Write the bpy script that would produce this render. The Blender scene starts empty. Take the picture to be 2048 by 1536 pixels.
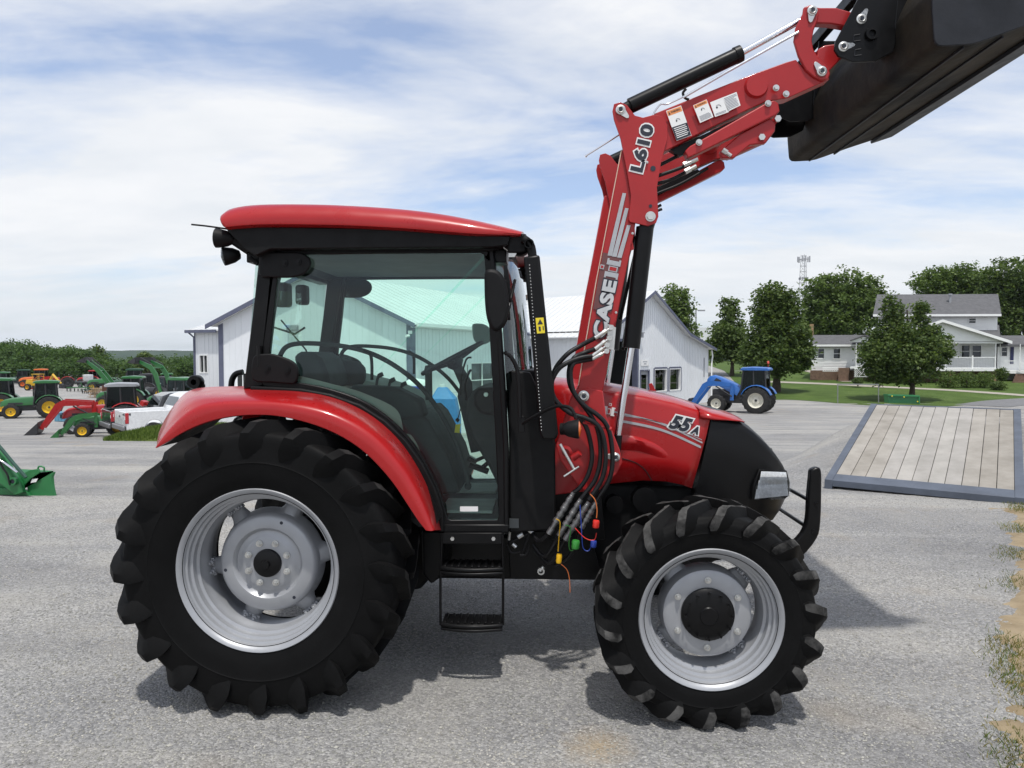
import bpy, bmesh, math, random
import numpy as np
from mathutils import Vector, Matrix, Euler, noise as mnoise
random.seed(7); np.random.seed(7)
R = math.radians
SC = bpy.context.scene
COL = SC.collection
# ---------------------------------------------------------------- camera
F = 1400.0; CH = 1.785; HZ = 710.0; VX = 1090.0      # focal length in px of a 2048 frame, eye height, horizon row, +Y vanishing column
PITCH = math.atan((768-HZ)/F); YAW = math.atan((VX-1024)/F)
cam = bpy.data.cameras.new('camera'); camo = bpy.data.objects.new('camera', cam); COL.objects.link(camo)
cam.sensor_width = 36; cam.lens = 36*F/2048; cam.clip_end = 8000; cam.clip_start = 0.05
camo.location = (0, 0, CH); camo.rotation_euler = (R(90)-PITCH, 0, YAW)
SC.camera = camo
# ---------------------------------------------------------------- sky and sun
SUN_DIR = Vector((0.05, -0.36, 1.0)).normalized()     # towards the sun
SUN_EL = math.asin(SUN_DIR.z); SUN_AZ = math.atan2(SUN_DIR.x, SUN_DIR.y)
w = bpy.data.worlds.new('World'); SC.world = w; w.use_nodes = True
nt = w.node_tree; nt.nodes.clear()
def N(t, typ, **kw):
    n = t.nodes.new(typ)
    for k, v in kw.items():
        if k.startswith('i_'): n.inputs[k[2:].replace('_', ' ')].default_value = v
        else: setattr(n, k, v)
    return n
def L(t, a, b): t.links.new(a, b)
out = N(nt, 'ShaderNodeOutputWorld'); bg = N(nt, 'ShaderNodeBackground'); bg.inputs['Strength'].default_value = 0.112
sky = N(nt, 'ShaderNodeTexSky', sky_type='NISHITA', sun_disc=False, sun_elevation=SUN_EL, sun_rotation=SUN_AZ, altitude=250, air_density=1.0, dust_density=1.6, ozone_density=1.2)
tc = N(nt, 'ShaderNodeTexCoord'); sep = N(nt, 'ShaderNodeSeparateXYZ'); L(nt, tc.outputs['Generated'], sep.inputs[0])
def math_(t, op, a, b=None, clamp=False):
    n = t.nodes.new('ShaderNodeMath'); n.operation = op; n.use_clamp = clamp
    for i, v in enumerate((a, b)):
        if v is None: continue
        if hasattr(v, 'links'): t.links.new(v, n.inputs[i])
        else: n.inputs[i].default_value = v
    return n.outputs[0]
def ramp(t, fac, stops, interp='LINEAR'):
    n = t.nodes.new('ShaderNodeValToRGB'); cr_ = n.color_ramp; cr_.interpolation = interp
    while len(cr_.elements) > 1: cr_.elements.remove(cr_.elements[0])
    for i, (p, c) in enumerate(stops):
        if not hasattr(c, '__len__'): c = (c, c, c)
        e = cr_.elements[0] if i == 0 else cr_.elements.new(p)
        e.position = p; e.color = (*c[:3], 1)
    t.links.new(fac, n.inputs[0]); return n.outputs[0]
def noise_(t, vec, scale, detail=5, rough=.55, dist=0.0):
    n = t.nodes.new('ShaderNodeTexNoise'); n.inputs['Scale'].default_value = scale; n.inputs['Detail'].default_value = detail
    n.inputs['Roughness'].default_value = rough; n.inputs['Distortion'].default_value = dist
    if vec is not None: t.links.new(vec, n.inputs['Vector'])
    return n.outputs[0]
def mix_(t, fac, a, b, blend='MIX'):
    n = t.nodes.new('ShaderNodeMix'); n.data_type = 'RGBA'; n.blend_type = blend
    for idx, v in ((0, fac), (6, a), (7, b)):
        if hasattr(v, 'links'): t.links.new(v, n.inputs[idx])
        else: n.inputs[idx].default_value = v if idx == 0 else (*v[:3], 1)
    return n.outputs[2]
den = math_(nt, 'ADD', math_(nt, 'MAXIMUM', sep.outputs[2], 0.0), 0.16)
cx = math_(nt, 'DIVIDE', sep.outputs[0], den); cy = math_(nt, 'DIVIDE', sep.outputs[1], den)
cmb = N(nt, 'ShaderNodeCombineXYZ'); L(nt, cx, cmb.inputs[0]); L(nt, cy, cmb.inputs[1])
mp = N(nt, 'ShaderNodeMapping'); L(nt, cmb.outputs[0], mp.inputs[0]); mp.inputs['Rotation'].default_value = (0, 0, R(24)); mp.inputs['Scale'].default_value = (0.62, 1.15, 1); mp.inputs['Location'].default_value = (3.7, 1.25, 0)
n1 = noise_(nt, mp.outputs[0], 0.9, 8, .56, .35)
mp2 = N(nt, 'ShaderNodeMapping'); L(nt, cmb.outputs[0], mp2.inputs[0]); mp2.inputs['Rotation'].default_value = (0, 0, R(40)); mp2.inputs['Scale'].default_value = (1.0, 1.7, 1)
n2 = noise_(nt, mp2.outputs[0], 2.2, 7, .6, .5)
cl = math_(nt, 'ADD', math_(nt, 'MULTIPLY', n1, 0.86), math_(nt, 'MULTIPLY', n2, 0.21))
low = math_(nt, 'SUBTRACT', 1.0, math_(nt, 'MULTIPLY', sep.outputs[2], 2.3), True)     # more cloud towards the horizon
cl = math_(nt, 'ADD', cl, math_(nt, 'MULTIPLY', low, 0.115))
mask = ramp(nt, cl, [(0.44, 0.20), (0.535, .64), (0.63, .95), (1, 1)])
shade = noise_(nt, mp.outputs[0], 2.3, 5, .55)
ccol = ramp(nt, shade, [(0.3, (7.5, 7.8, 8.15)), (0.62, (8.6, 8.7, 8.85))])
skyc = mix_(nt, 1.0, sky.outputs[0], (1.45, 1.52, 1.66), 'MULTIPLY')
col = mix_(nt, mask, skyc, ccol)
hz = math_(nt, 'SUBTRACT', 1.0, math_(nt, 'MULTIPLY', math_(nt, 'MAXIMUM', sep.outputs[2], 0.0), 7.0), True)
col = mix_(nt, math_(nt, 'MULTIPLY', hz, 0.72), col, (6.4, 7.0, 7.7))
L(nt, col, bg.inputs['Color']); L(nt, bg.outputs[0], out.inputs[0])
sl = bpy.data.lights.new('sun', 'SUN'); sl.energy = 3.3; sl.angle = R(1.6); sl.color = (1, .965, .91)
so = bpy.data.objects.new('sun', sl); COL.objects.link(so); so.rotation_euler = SUN_DIR.to_track_quat('Z', 'Y').to_euler()
SC.view_settings.view_transform = 'Standard'; SC.view_settings.look = 'None'; SC.view_settings.exposure = 0.0; SC.view_settings.gamma = 1
SC.cycles.max_bounces = 10; SC.cycles.transparent_max_bounces = 24; SC.cycles.caustics_reflective = False; SC.cycles.caustics_refractive = False
# ---------------------------------------------------------------- pixel of the photo + world plane -> point
CR = camo.rotation_euler.to_matrix()
def ray(px, py): return CR @ Vector(((px-1024)/F, (768-py)/F, -1))
def pt(px, py, Y):
    d = ray(px, py); t = Y/d.y
    return Vector((d.x*t, Y, CH+d.z*t))
def gnd(px, py, z=0.0):
    d = ray(px, py); t = (z-CH)/d.z
    return Vector((d.x*t, d.y*t, z))
# ---------------------------------------------------------------- materials
MATS = {}
def mat(name, col, rough=.5, metal=0, var=.08, vscale=6, bump=0, bscale=60, coat=0, spec=.5, col2=None, emis=None):
    if name in MATS: return MATS[name]
    m = bpy.data.materials.new(name); m.use_nodes = True; t = m.node_tree; b = t.nodes['Principled BSDF']
    b.inputs['Metallic'].default_value = metal; b.inputs['Roughness'].default_value = rough
    b.inputs['Specular IOR Level'].default_value = spec
    if coat: b.inputs['Coat Weight'].default_value = coat; b.inputs['Coat Roughness'].default_value = .08
    o = N(t, 'ShaderNodeTexCoord').outputs['Object']
    if col2 is None: col2 = tuple(min(1, c*(1+var)) for c in col); col = tuple(c*(1-var) for c in col)
    nz = noise_(t, o, vscale, 6, .6)
    c = ramp(t, nz, [(.35, col), (.65, col2)])
    L(t, c, b.inputs['Base Color'])
    r = ramp(t, noise_(t, o, vscale*2.7, 5, .6), [(.3, max(0, rough-.07)), (.7, min(1, rough+.09))])
    L(t, r, b.inputs['Roughness'])
    if bump:
        bn = N(t, 'ShaderNodeBump'); bn.inputs['Strength'].default_value = bump; bn.inputs['Distance'].default_value = .01
        L(t, noise_(t, o, bscale, 5, .6), bn.inputs['Height']); L(t, bn.outputs[0], b.inputs['Normal'])
    if emis: b.inputs['Emission Color'].default_value = (*emis[:3], 1); b.inputs['Emission Strength'].default_value = emis[3]
    MATS[name] = m; return m
def glass(name, tint, gloss=1.0, haze=.0, hcol=(.5, .6, .6)):
    if name in MATS: return MATS[name]
    m = bpy.data.materials.new(name); m.use_nodes = True; t = m.node_tree; t.nodes.clear()
    o = N(t, 'ShaderNodeOutputMaterial'); tr = N(t, 'ShaderNodeBsdfTransparent'); tr.inputs[0].default_value = (*tint, 1)
    g = N(t, 'ShaderNodeBsdfGlossy'); g.inputs['Roughness'].default_value = .02; g.inputs[0].default_value = (.9, .95, 1, 1)
    fr = N(t, 'ShaderNodeFresnel'); fr.inputs[0].default_value = 1.5
    mx = N(t, 'ShaderNodeMixShader'); L(t, math_(t, 'MULTIPLY', fr.outputs[0], gloss), mx.inputs[0]); L(t, tr.outputs[0], mx.inputs[1]); L(t, g.outputs[0], mx.inputs[2])
    last = mx.outputs[0]
    if haze:
        df = N(t, 'ShaderNodeBsdfDiffuse'); df.inputs[0].default_value = (*hcol, 1); m2 = N(t, 'ShaderNodeMixShader')
        m2.inputs[0].default_value = haze; L(t, last, m2.inputs[1]); L(t, df.outputs[0], m2.inputs[2]); last = m2.outputs[0]
    L(t, last, o.inputs[0]); MATS[name] = m; return m
RED = mat('red_paint', (.335, .006, .008), .30, 0, 0, 2.5, coat=.4, spec=.3, col2=(.375, .012, .013))
REDL = mat('red_loader_paint', (.36, .016, .018), .38, 0, .07, 3, .04, 30, coat=.2, spec=.35)
BLK = mat('black_paint', (.0045, .0045, .005), .36, 0, .2, 5, spec=.22)
BLKP = mat('black_plastic', (.006, .006, .0065), .55, 0, .2, 8, .1, 400, spec=.2)
RUB = mat('black_rubber', (.0045, .0045, .0047), .62, 0, .3, 3, .12, 60, spec=.12)
HOSE = mat('hose_rubber', (.008, .008, .009), .42, 0, .2, 9, .1, 300, spec=.3)
SIL = mat('silver_wheel_paint', (.36, .37, .39), .42, .35, .07, 5, .05, 40)
CHR = mat('chrome_rod', (.75, .76, .80), .12, 1, .04, 3)
ZINC = mat('zinc_steel', (.62, .62, .60), .32, .85, .1, 20)
BKM = mat('worn_bucket_steel', (.010, .0115, .015), .5, .1, 0, 3, .2, 14, col2=(.022, .024, .030), spec=.3)
BKU = mat('weathered_bucket_floor', (.006, .006, .0065), .72, .1, 0, 2.2, .3, 20, col2=(.042, .033, .021), spec=.2)
DUST = mat('dusty_rubber', (.012, .012, .012), .85, 0, 0, 14, .3, 120, col2=(.095, .093, .090), spec=.1)
INT = mat('interior_grey', (.05, .056, .06), .7, 0, .12, 8, .1, 200, spec=.25)
INTL = mat('interior_light_grey', (.20, .215, .215), .75, 0, .08, 5)
WHT = mat('white_decal', (.80, .80, .79), .4, 0, .03, 5)
SILD = mat('silver_decal', (.42, .43, .45), .35, .3, .06, 30)
DKD = mat('dark_decal', (.018, .022, .035), .4, 0, .1, 10)
ORG = mat('orange_lens', (.85, .17, .01), .18, 0, .1, 60, coat=.8)
YEL = mat('yellow_label', (.78, .62, .03), .45, 0, .05, 10)
GLS = glass('green_tinted_glass', (.79, .975, .90), 1.0)
GLR = glass('rear_screen_glass', (.79, .975, .90), .25)
GLC = glass('clear_lens', (.93, .95, .97), 1.3)
GLD = glass('dark_window_glass', (.10, .12, .12), 1.4)
# ---------------------------------------------------------------- mesh builder
class MB:
    def __init__(s): s.v = []; s.f = []; s.m = []
    def add(s, vs, fs, mi=0):
        b = len(s.v); s.v += [tuple(v) for v in vs]; s.f += [tuple(i+b for i in f) for f in fs]; s.m += [mi]*len(fs); return s
    def box(s, c, d, rot=None, mi=0):
        M = (Euler(rot).to_matrix() if rot and not isinstance(rot, Matrix) else rot) or Matrix.Identity(3)
        c = Vector(c); h = Vector(d)/2
        vs = [c+M@Vector((x*h.x, y*h.y, z*h.z)) for x in (-1, 1) for y in (-1, 1) for z in (-1, 1)]
        return s.add(vs, [(0, 1, 3, 2), (4, 6, 7, 5), (0, 4, 5, 1), (2, 3, 7, 6), (0, 2, 6, 4), (1, 5, 7, 3)], mi)
    def loft(s, secs, closed=True, caps=True, mi=0):
        n = len(secs[0]); vs = [p for q in secs for p in q]; fs = []
        for i in range(len(secs)-1):
            for j in range(n if closed else n-1):
                a = i*n+j; b = i*n+(j+1) % n; fs.append((a, b, b+n, a+n))
        if caps and closed: fs.append(tuple(range(n))[::-1]); fs.append(tuple(range((len(secs)-1)*n, len(secs)*n)))
        return s.add(vs, fs, mi)
    def tube(s, pts, r, seg=10, mi=0, caps=True):
        pts = [Vector(p) for p in pts]; n = len(pts); rs = r if hasattr(r, '__len__') else [r]*n
        tan = [(pts[min(i+1, n-1)]-pts[max(i-1, 0)]).normalized() for i in range(n)]
        up = Vector((0, 0, 1)) if abs(tan[0].z) < .9 else Vector((1, 0, 0))
        u = tan[0].cross(up).normalized(); secs = []
        for i in range(n):
            u = (u-tan[i]*u.dot(tan[i])).normalized(); v = tan[i].cross(u)
            secs.append([pts[i]+(u*math.cos(2*math.pi*k/seg)+v*math.sin(2*math.pi*k/seg))*rs[i] for k in range(seg)])
        return s.loft(secs, True, caps, mi)
    def cyl(s, a, b, r, seg=24, r2=None, mi=0): return s.tube([a, b], [r, r if r2 is None else r2], seg, mi)
    def lathe(s, prof, c, axis=(0, 1, 0), seg=48, mi=0, close=False):
        """prof: (radius, distance along axis)"""
        c = Vector(c); ax = Vector(axis).normalized(); u = ax.cross(Vector((0, 0, 1)) if abs(ax.z) < .9 else Vector((1, 0, 0))).normalized(); v = ax.cross(u)
        secs = [[c+ax*y+(u*math.cos(2*math.pi*k/seg)+v*math.sin(2*math.pi*k/seg))*max(r, 1e-4) for k in range(seg)] for r, y in prof]
        if close: secs.append(secs[0])
        return s.loft(secs, True, False, mi)
    def prism(s, poly, vec, mi=0):
        n = len(poly); poly = [Vector(p) for p in poly]; vec = Vector(vec)
        return s.add(poly+[p+vec for p in poly], [tuple(range(n))[::-1], tuple(range(n, 2*n))]+[(i, (i+1) % n, (i+1) % n+n, i+n) for i in range(n)], mi)
    def ring(s, o, i, vec, mi=0):
        n = len(o); o = [Vector(p) for p in o]; i = [Vector(p) for p in i]; vec = Vector(vec)
        vs = o+i+[p+vec for p in o]+[p+vec for p in i]; fs = []
        for k in range(n):
            l = (k+1) % n
            fs += [(k, l, n+l, n+k), (2*n+k, 3*n+k, 3*n+l, 2*n+l), (k, 2*n+k, 2*n+l, l), (n+k, n+l, 3*n+l, 3*n+k)]
        return s.add(vs, fs, mi)
    def build(s, name, mats, parent=None, loc=(0, 0, 0), smooth=35, bevel=0, local=False, segs=2):
        me = bpy.data.meshes.new(name); off = Vector((0, 0, 0)) if local else Vector(loc)
        p = parent
        if not local:
            while p is not None: off = off+Vector(p.location); p = p.parent
        me.from_pydata([tuple(Vector(v)-off) for v in s.v], [], s.f)
        mats = mats if isinstance(mats, (list, tuple)) else [mats]
        for m in mats: me.materials.append(m)
        me.polygons.foreach_set('material_index', s.m)
        bm = bmesh.new(); bm.from_mesh(me); bmesh.ops.recalc_face_normals(bm, faces=bm.faces); bm.to_mesh(me); bm.free()
        if smooth:
            me.polygons.foreach_set('use_smooth', [True]*len(me.polygons)); me.set_sharp_from_angle(angle=R(smooth))
        me.update()
        o = bpy.data.objects.new(name, me); COL.objects.link(o); o.parent = parent; o.location = loc
        if bevel:
            b = o.modifiers.new('bevel', 'BEVEL'); b.width = bevel; b.segments = segs; b.limit_method = 'ANGLE'; b.angle_limit = R(40)
        return o
def tag(o, label=None, cat=None, group=None, kind=None):
    if label: o['label'] = label
    if cat: o['category'] = cat
    if group: o['group'] = group
    if kind: o['kind'] = kind
    return o
def empty(name, loc, label=None, cat=None, group=None, rz=0, sc=1):
    o = bpy.data.objects.new(name, None); COL.objects.link(o); o.location = loc; o.rotation_euler = (0, 0, rz); o.scale = (sc, sc, sc); o.empty_display_size = .2
    return tag(o, label, cat, group)
def kids(o): return [c for c in bpy.data.objects if c.parent == o]
def cr(pts, n=8):
    P = [Vector(p) for p in pts]; out = []
    for i in range(len(P)-1):
        a = P[max(i-1, 0)]; b = P[i]; c = P[i+1]; d = P[min(i+2, len(P)-1)]
        for k in range(n):
            t = k/n; out.append(.5*((2*b)+(c-a)*t+(2*a-5*b+4*c-d)*t*t+(3*b-a-3*c+d)*t**3))
    out.append(P[-1]); return out
def cr2(pts, n=6, closed=False):
    q = [(p[0], p[1], 0) for p in pts]
    return [(p.x, p.y) for p in cr(q, n)]
def pp(pts, Y): return [pt(x, y, Y) for x, y in pts]
def plate(name, px, Y0, Y1, m, parent, bevel=.003, smooth=35):
    b = MB(); b.prism(pp(px, Y0), (0, Y1-Y0, 0)); return b.build(name, m, parent, bevel=bevel, smooth=smooth)
def text3(s, c, u, v, w, h, m, name, parent, proud=.003, bold=0, shear=0, thick=.0015, grow=0, space=1.0):
    """flat lettering fitted to w x h metres, centred on c, u = reading direction, v = up; grow = extra outline round the same letters"""
    def make(off):
        cu = bpy.data.curves.new('tmp', 'FONT'); cu.body = s; cu.size = 1; cu.offset = off; cu.shear = shear; cu.resolution_u = 3; cu.space_character = space
        to = bpy.data.objects.new('tmp', cu); COL.objects.link(to); bpy.context.view_layer.update()
        me = bpy.data.meshes.new_from_object(to.evaluated_get(bpy.context.evaluated_depsgraph_get())); bpy.data.objects.remove(to); bpy.data.curves.remove(cu)
        return me, np.array([v_.co[:] for v_ in me.vertices])
    me, co = make(bold); mn = co.min(0); mx = co.max(0)
    if grow: bpy.data.meshes.remove(me); me, co = make(bold+grow)
    u = Vector(u).normalized(); v = Vector(v).normalized(); nrm = u.cross(v); c = Vector(c)
    b = MB(); vs = [c+u*((p[0]-(mn[0]+mx[0])/2)/(mx[0]-mn[0])*w)+v*((p[1]-(mn[1]+mx[1])/2)/(mx[1]-mn[1])*h)+nrm*proud for p in co]
    b.add(vs, [tuple(p.vertices) for p in me.polygons]); bpy.data.meshes.remove(me)
    n = len(b.v); fr = list(b.f); b.v += [tuple(Vector(p)-nrm*thick) for p in b.v]
    cnt = {}
    for f in fr:
        for i in range(len(f)): cnt[(f[i], f[(i+1) % len(f)])] = 1
    for f in fr: b.f.append(tuple(i+n for i in f)[::-1]); b.m.append(0)
    for (i, j) in list(cnt):
        if (j, i) not in cnt: b.f.append((j, i, i+n, j+n)); b.m.append(0)
    return b.build(name, m, parent, smooth=0)
def mirror(o, Yc, parent=None):
    me = o.data.copy(); 
    for v in me.vertices: v.co.y = -v.co.y
    me.flip_normals(); me.update()
    c = o.copy(); c.data = me; COL.objects.link(c); c.parent = parent or o.parent
    for k in kids(o): mirror(k, Yc, c)
    return c
# ================================================================ ground
def interp(x, xs, ys):
    return float(np.interp(x, xs, ys))
LX = [-50, 0, 8, 18, 28, 50, 115, 200, 600, 2500]; LZ = [0, 0, 0, -.5, -1.75, -2.9, -3.6, -5, -14, -20]
RX = [-50, 0, 8, 20, 39, 48, 60, 66, 75, 120, 600, 2500]; RZ = [0, 0, 0, -.5, -1.45, -1.5, -.95, -.6, .1, .8, -6, -20]
# the loading ramp
RA = gnd(1652, 966); RU = Vector((.537, .845, 0)).normalized(); RW = Vector((RU.y, -RU.x, 0)); RLEN = 4.05; RWID = 2.22; RSL = .205
def sstep(t): t = max(0, min(1, t)); return t*t*(3-2*t)
def gz(x, y, berm=True):
    d = max(y, 0.0)
    r = sstep(((x/max(y, 4.0))+.06)/.2)
    z = interp(d, LX, LZ)*(1-r)+interp(d, RX, RZ)*r
    if berm and 7 < y < 20 and x > 0:
        q = Vector((x, y, 0))-RA; t = q.dot(RU); s = q.dot(RW)
        if t > -.3 and s < RWID+3:
            h = RSL*min(max(t, 0), RLEN)*(1-sstep((t-RLEN-.3)/4.5))
            side = 1-sstep((-s-.0)/1.7) if s < 0 else 1-sstep((s-RWID)/2.0)
            z += max(0, h*side-.035)
    return z
def sheet(name, m, xs, ys, zf, kind='structure', label=None):
    b = MB(); nx = len(xs); vs = [(x, y, zf(x, y)) for y in ys for x in xs]
    b.add(vs, [(j*nx+i, j*nx+i+1, (j+1)*nx+i+1, (j+1)*nx+i) for j in range(len(ys)-1) for i in range(nx-1)])
    o = b.build(name, m, smooth=60); tag(o, kind=kind); 
    if label: tag(o, label)
    return o
def gravel_mat():
    # crushed stone: chips, worn lanes, damp and clay-stained patches
    m = bpy.data.materials.new('crushed_limestone_gravel'); m.use_nodes = True; t = m.node_tree; b = t.nodes['Principled BSDF']
    o = N(t, 'ShaderNodeTexCoord').outputs['Object']
    vor = N(t, 'ShaderNodeTexVoronoi'); vor.inputs['Scale'].default_value = 85; L(t, o, vor.inputs['Vector'])
    cellv = ramp(t, N(t, 'ShaderNodeSeparateColor').outputs[0], [(0, .2), (1, .8)])
    sc_ = [n for n in t.nodes if n.bl_idname == 'ShaderNodeSeparateColor'][0]; L(t, vor.outputs['Color'], sc_.inputs[0])
    chips = ramp(t, sc_.outputs[0], [(0, (.20, .199, .198)), (.35, (.275, .273, .268)), (.75, (.345, .34, .33)), (1, (.455, .447, .435))])
    big = ramp(t, noise_(t, o, .55, 6, .6, .4), [(.3, (.80, .80, .81)), (.5, (1, 1, 1)), (.72, (1.13, 1.10, 1.05))])
    fine = ramp(t, noise_(t, o, 190, 3, .7), [(.3, (.72, .72, .73)), (.7, (1.2, 1.2, 1.2))])
    c = mix_(t, 1, chips, big, 'MULTIPLY'); c = mix_(t, .55, c, fine, 'MULTIPLY')
    tracks = ramp(t, noise_(t, o, 1.6, 5, .65, .6), [(.47, 0), (.68, .6)])
    c = mix_(t, tracks, c, (.345, .335, .315))
    mpg = N(t, 'ShaderNodeMapping'); mpg.inputs['Scale'].default_value = (.16, 1.1, 1); mpg.inputs['Rotation'].default_value = (0, 0, R(-9)); L(t, o, mpg.inputs[0])
    lane = ramp(t, noise_(t, mpg.outputs[0], .9, 5, .55, .5), [(.42, (.86, .86, .87)), (.5, (1, 1, 1)), (.62, (1.16, 1.14, 1.10))]); c = mix_(t, .9, c, lane, 'MULTIPLY')
    damp = ramp(t, noise_(t, o, 2.7, 4, .6, .8), [(.62, (1, 1, 1)), (.76, (.88, .87, .86))]); c = mix_(t, 1, c, damp, 'MULTIPLY')
    sx = N(t, 'ShaderNodeVectorMath', operation='DISTANCE'); L(t, o, sx.inputs[0]); pc = gnd(1195, 1492); sx.inputs[1].default_value = tuple(pc)
    spot = math_(t, 'MULTIPLY', ramp(t, math_(t, 'ADD', sx.outputs['Value'], math_(t, 'MULTIPLY', noise_(t, o, 14, 4, .7), .22)), [(.10, 1), (.30, 0)]), .6); c = mix_(t, spot, c, (.42, .31, .17))
    tan = ramp(t, noise_(t, o, .9, 3, .5), [(.60, 0), (.76, .40)]); c = mix_(t, tan, c, (.34, .27, .18))
    L(t, c, b.inputs['Base Color']); b.inputs['Roughness'].default_value = .92; b.inputs['Specular IOR Level'].default_value = .2
    bn = N(t, 'ShaderNodeBump'); bn.inputs['Strength'].default_value = .75; bn.inputs['Distance'].default_value = .010
    h = math_(t, 'ADD', math_(t, 'MULTIPLY', vor.outputs['Distance'], -1.2), math_(t, 'MULTIPLY', noise_(t, o, 150, 3, .7), .9))
    L(t, h, bn.inputs['Height']); L(t, bn.outputs[0], b.inputs['Normal'])
    return m
GRV = gravel_mat()
xs = sorted(set([-1500, -900, -500, -300, -200, -140]+list(np.arange(-100, -20, 5))+list(np.arange(-20, 0, 1.0))+list(np.arange(0, 14, .25))+list(np.arange(14, 30, 1.0))+list(np.arange(30, 101, 5))+[140, 200, 300, 500, 900, 1500]))
ys = sorted(set([-60, -20, -5]+list(np.arange(0, 7, 1.0))+list(np.arange(7, 20, .25))+list(np.arange(20, 80, 1.5))+list(np.arange(80, 200, 8))+[200, 260, 340, 500, 700, 1000, 1500, 2500]))
sheet('ground', GRV, xs, ys, gz)
def veg_mat(name, a, b_, c, s=3.0, s2=40):
    m = bpy.data.materials.new(name); m.use_nodes = True; t = m.node_tree; b = t.nodes['Principled BSDF']
    o = N(t, 'ShaderNodeTexCoord').outputs['Object']
    c1 = ramp(t, noise_(t, o, s, 6, .6), [(.3, a), (.55, b_), (.75, c)])
    c2 = mix_(t, .8, c1, ramp(t, noise_(t, o, s2, 4, .7), [(.3, (.6, .62, .6)), (.7, (1.35, 1.3, 1.3))]), 'MULTIPLY')
    L(t, c2, b.inputs['Base Color']); b.inputs['Roughness'].default_value = .9; b.inputs['Specular IOR Level'].default_value = .15
    bn = N(t, 'ShaderNodeBump'); bn.inputs['Strength'].default_value = .8; bn.inputs['Distance'].default_value = .05; L(t, noise_(t, o, s2*.8, 4, .7), bn.inputs['Height']); L(t, bn.outputs[0], b.inputs['Normal'])
    return m
LAWN = veg_mat('mown_lawn', (.052, .088, .020), (.075, .122, .028), (.11, .16, .045), .5, 9)
FIELD = veg_mat('far_field', (.05, .09, .03), (.07, .11, .035), (.10, .13, .05), .02, .3)
HILL = veg_mat('far_wooded_hills', (.022, .045, .028), (.035, .062, .034), (.055, .08, .04), .02, .25)
LEAFM = {}
def leaf_mat(name, dark, light, trans=True):
    m = bpy.data.materials.new(name); m.use_nodes = True; t = m.node_tree; b = t.nodes['Principled BSDF']
    g = N(t, 'ShaderNodeNewGeometry')
    c = ramp(t, g.outputs['Random Per Island'], [(0, dark), (.6, tuple((x+y)/2 for x, y in zip(dark, light))), (1, light)])
    o = N(t, 'ShaderNodeTexCoord').outputs['Object']
    c = mix_(t, .7, c, ramp(t, noise_(t, o, .6, 4, .6), [(.35, (.62, .66, .6)), (.7, (1.35, 1.28, 1.15))]), 'MULTIPLY')
    L(t, c, b.inputs['Base Color']); b.inputs['Roughness'].default_value = .6; b.inputs['Specular IOR Level'].default_value = .25
    if trans:
        tl = N(t, 'ShaderNodeBsdfTranslucent'); L(t, mix_(t, 1, c, (1.3, 1.35, .7), 'MULTIPLY'), tl.inputs[0]); ms = N(t, 'ShaderNodeMixShader'); ms.inputs[0].default_value = .35
        om = [n for n in t.nodes if n.bl_idname == 'ShaderNodeOutputMaterial'][0]; L(t, b.outputs[0], ms.inputs[1]); L(t, tl.outputs[0], ms.inputs[2]); L(t, ms.outputs[0], om.inputs[0])
    return m
# lawn in front of the house: a sheet laid over the slope, its near edge ragged along the gravel yard
def lawn_z(x, y): return gz(x, y)+.012
b = MB()
rows = []
near = [(1480, 806), (1560, 800), (1640, 804), (1720, 810), (1800, 814), (1880, 814), (1960, 808), (2040, 798), (2100, 790)]
near_pts = []
for px, py in near:
    d = ray(px, py); best = None
    for k in range(400):
        Y = 30+k*.15; P = Vector((d.x*Y/d.y, Y, CH+d.z*Y/d.y))
        if P.z <= gz(P.x, P.y, False): best = P; break
    near_pts.append(best or P)
near_pts = cr([(p.x, p.y, 0) for p in near_pts], 8)
ny = 40
for j in range(ny+1):
    rows.append([(p.x*(1+.9*(j/ny)), p.y+(125-p.y)*(j/ny)**1.4, 0) for p in near_pts])
vs = [(x, y, lawn_z(x, y)) for r_ in rows for x, y, _ in r_]; nx = len(near_pts)
b.add(vs, [(j*nx+i, j*nx+i+1, (j+1)*nx+i+1, (j+1)*nx+i) for j in range(ny) for i in range(nx-1)])
tag(b.build('lawn', LAWN, smooth=60), kind='structure')
# concrete walk crossing the lawn
def ground_hit(px, py):
    d = ray(px, py)
    for k in range(1500):
        Y = 4+k*.1; x = d.x*Y/d.y; z = CH+d.z*Y/d.y
        if z <= gz(x, Y, False): return Vector((x, Y, gz(x, Y, False)))
    return Vector((x, Y, gz(x, Y, False)))
CONC = mat('pale_concrete', (.34, .31, .26), .85, 0, .1, 2, .1, 30)
def strip(name, pxs, width, m, lift=.03):
    P = cr([ground_hit(*q) for q in pxs], 10); b = MB(); vs = []
    for i, p in enumerate(P):
        t = (P[min(i+1, len(P)-1)]-P[max(i-1, 0)]); t.z = 0; t.normalize(); n = Vector((-t.y, t.x, 0))*width/2
        for q in (p-n, p+n): vs.append((q.x, q.y, gz(q.x, q.y, False)+lift))
    b.add(vs, [(2*i, 2*i+1, 2*i+3, 2*i+2) for i in range(len(P)-1)]); return tag(b.build(name, m), kind='structure')
strip('front_walk', [(1540, 764), (1640, 768), (1760, 774), (1900, 781), (2060, 792)], 1.5, CONC)
strip('side_walk', [(1610, 741), (1655, 752), (1700, 764)], 1.4, CONC, .04)
strip('driveway', [(1960, 812), (2020, 806), (2110, 800)], 3.0, mat('asphalt_drive', (.16, .16, .165), .9, 0, .1, 3), .02)
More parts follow.
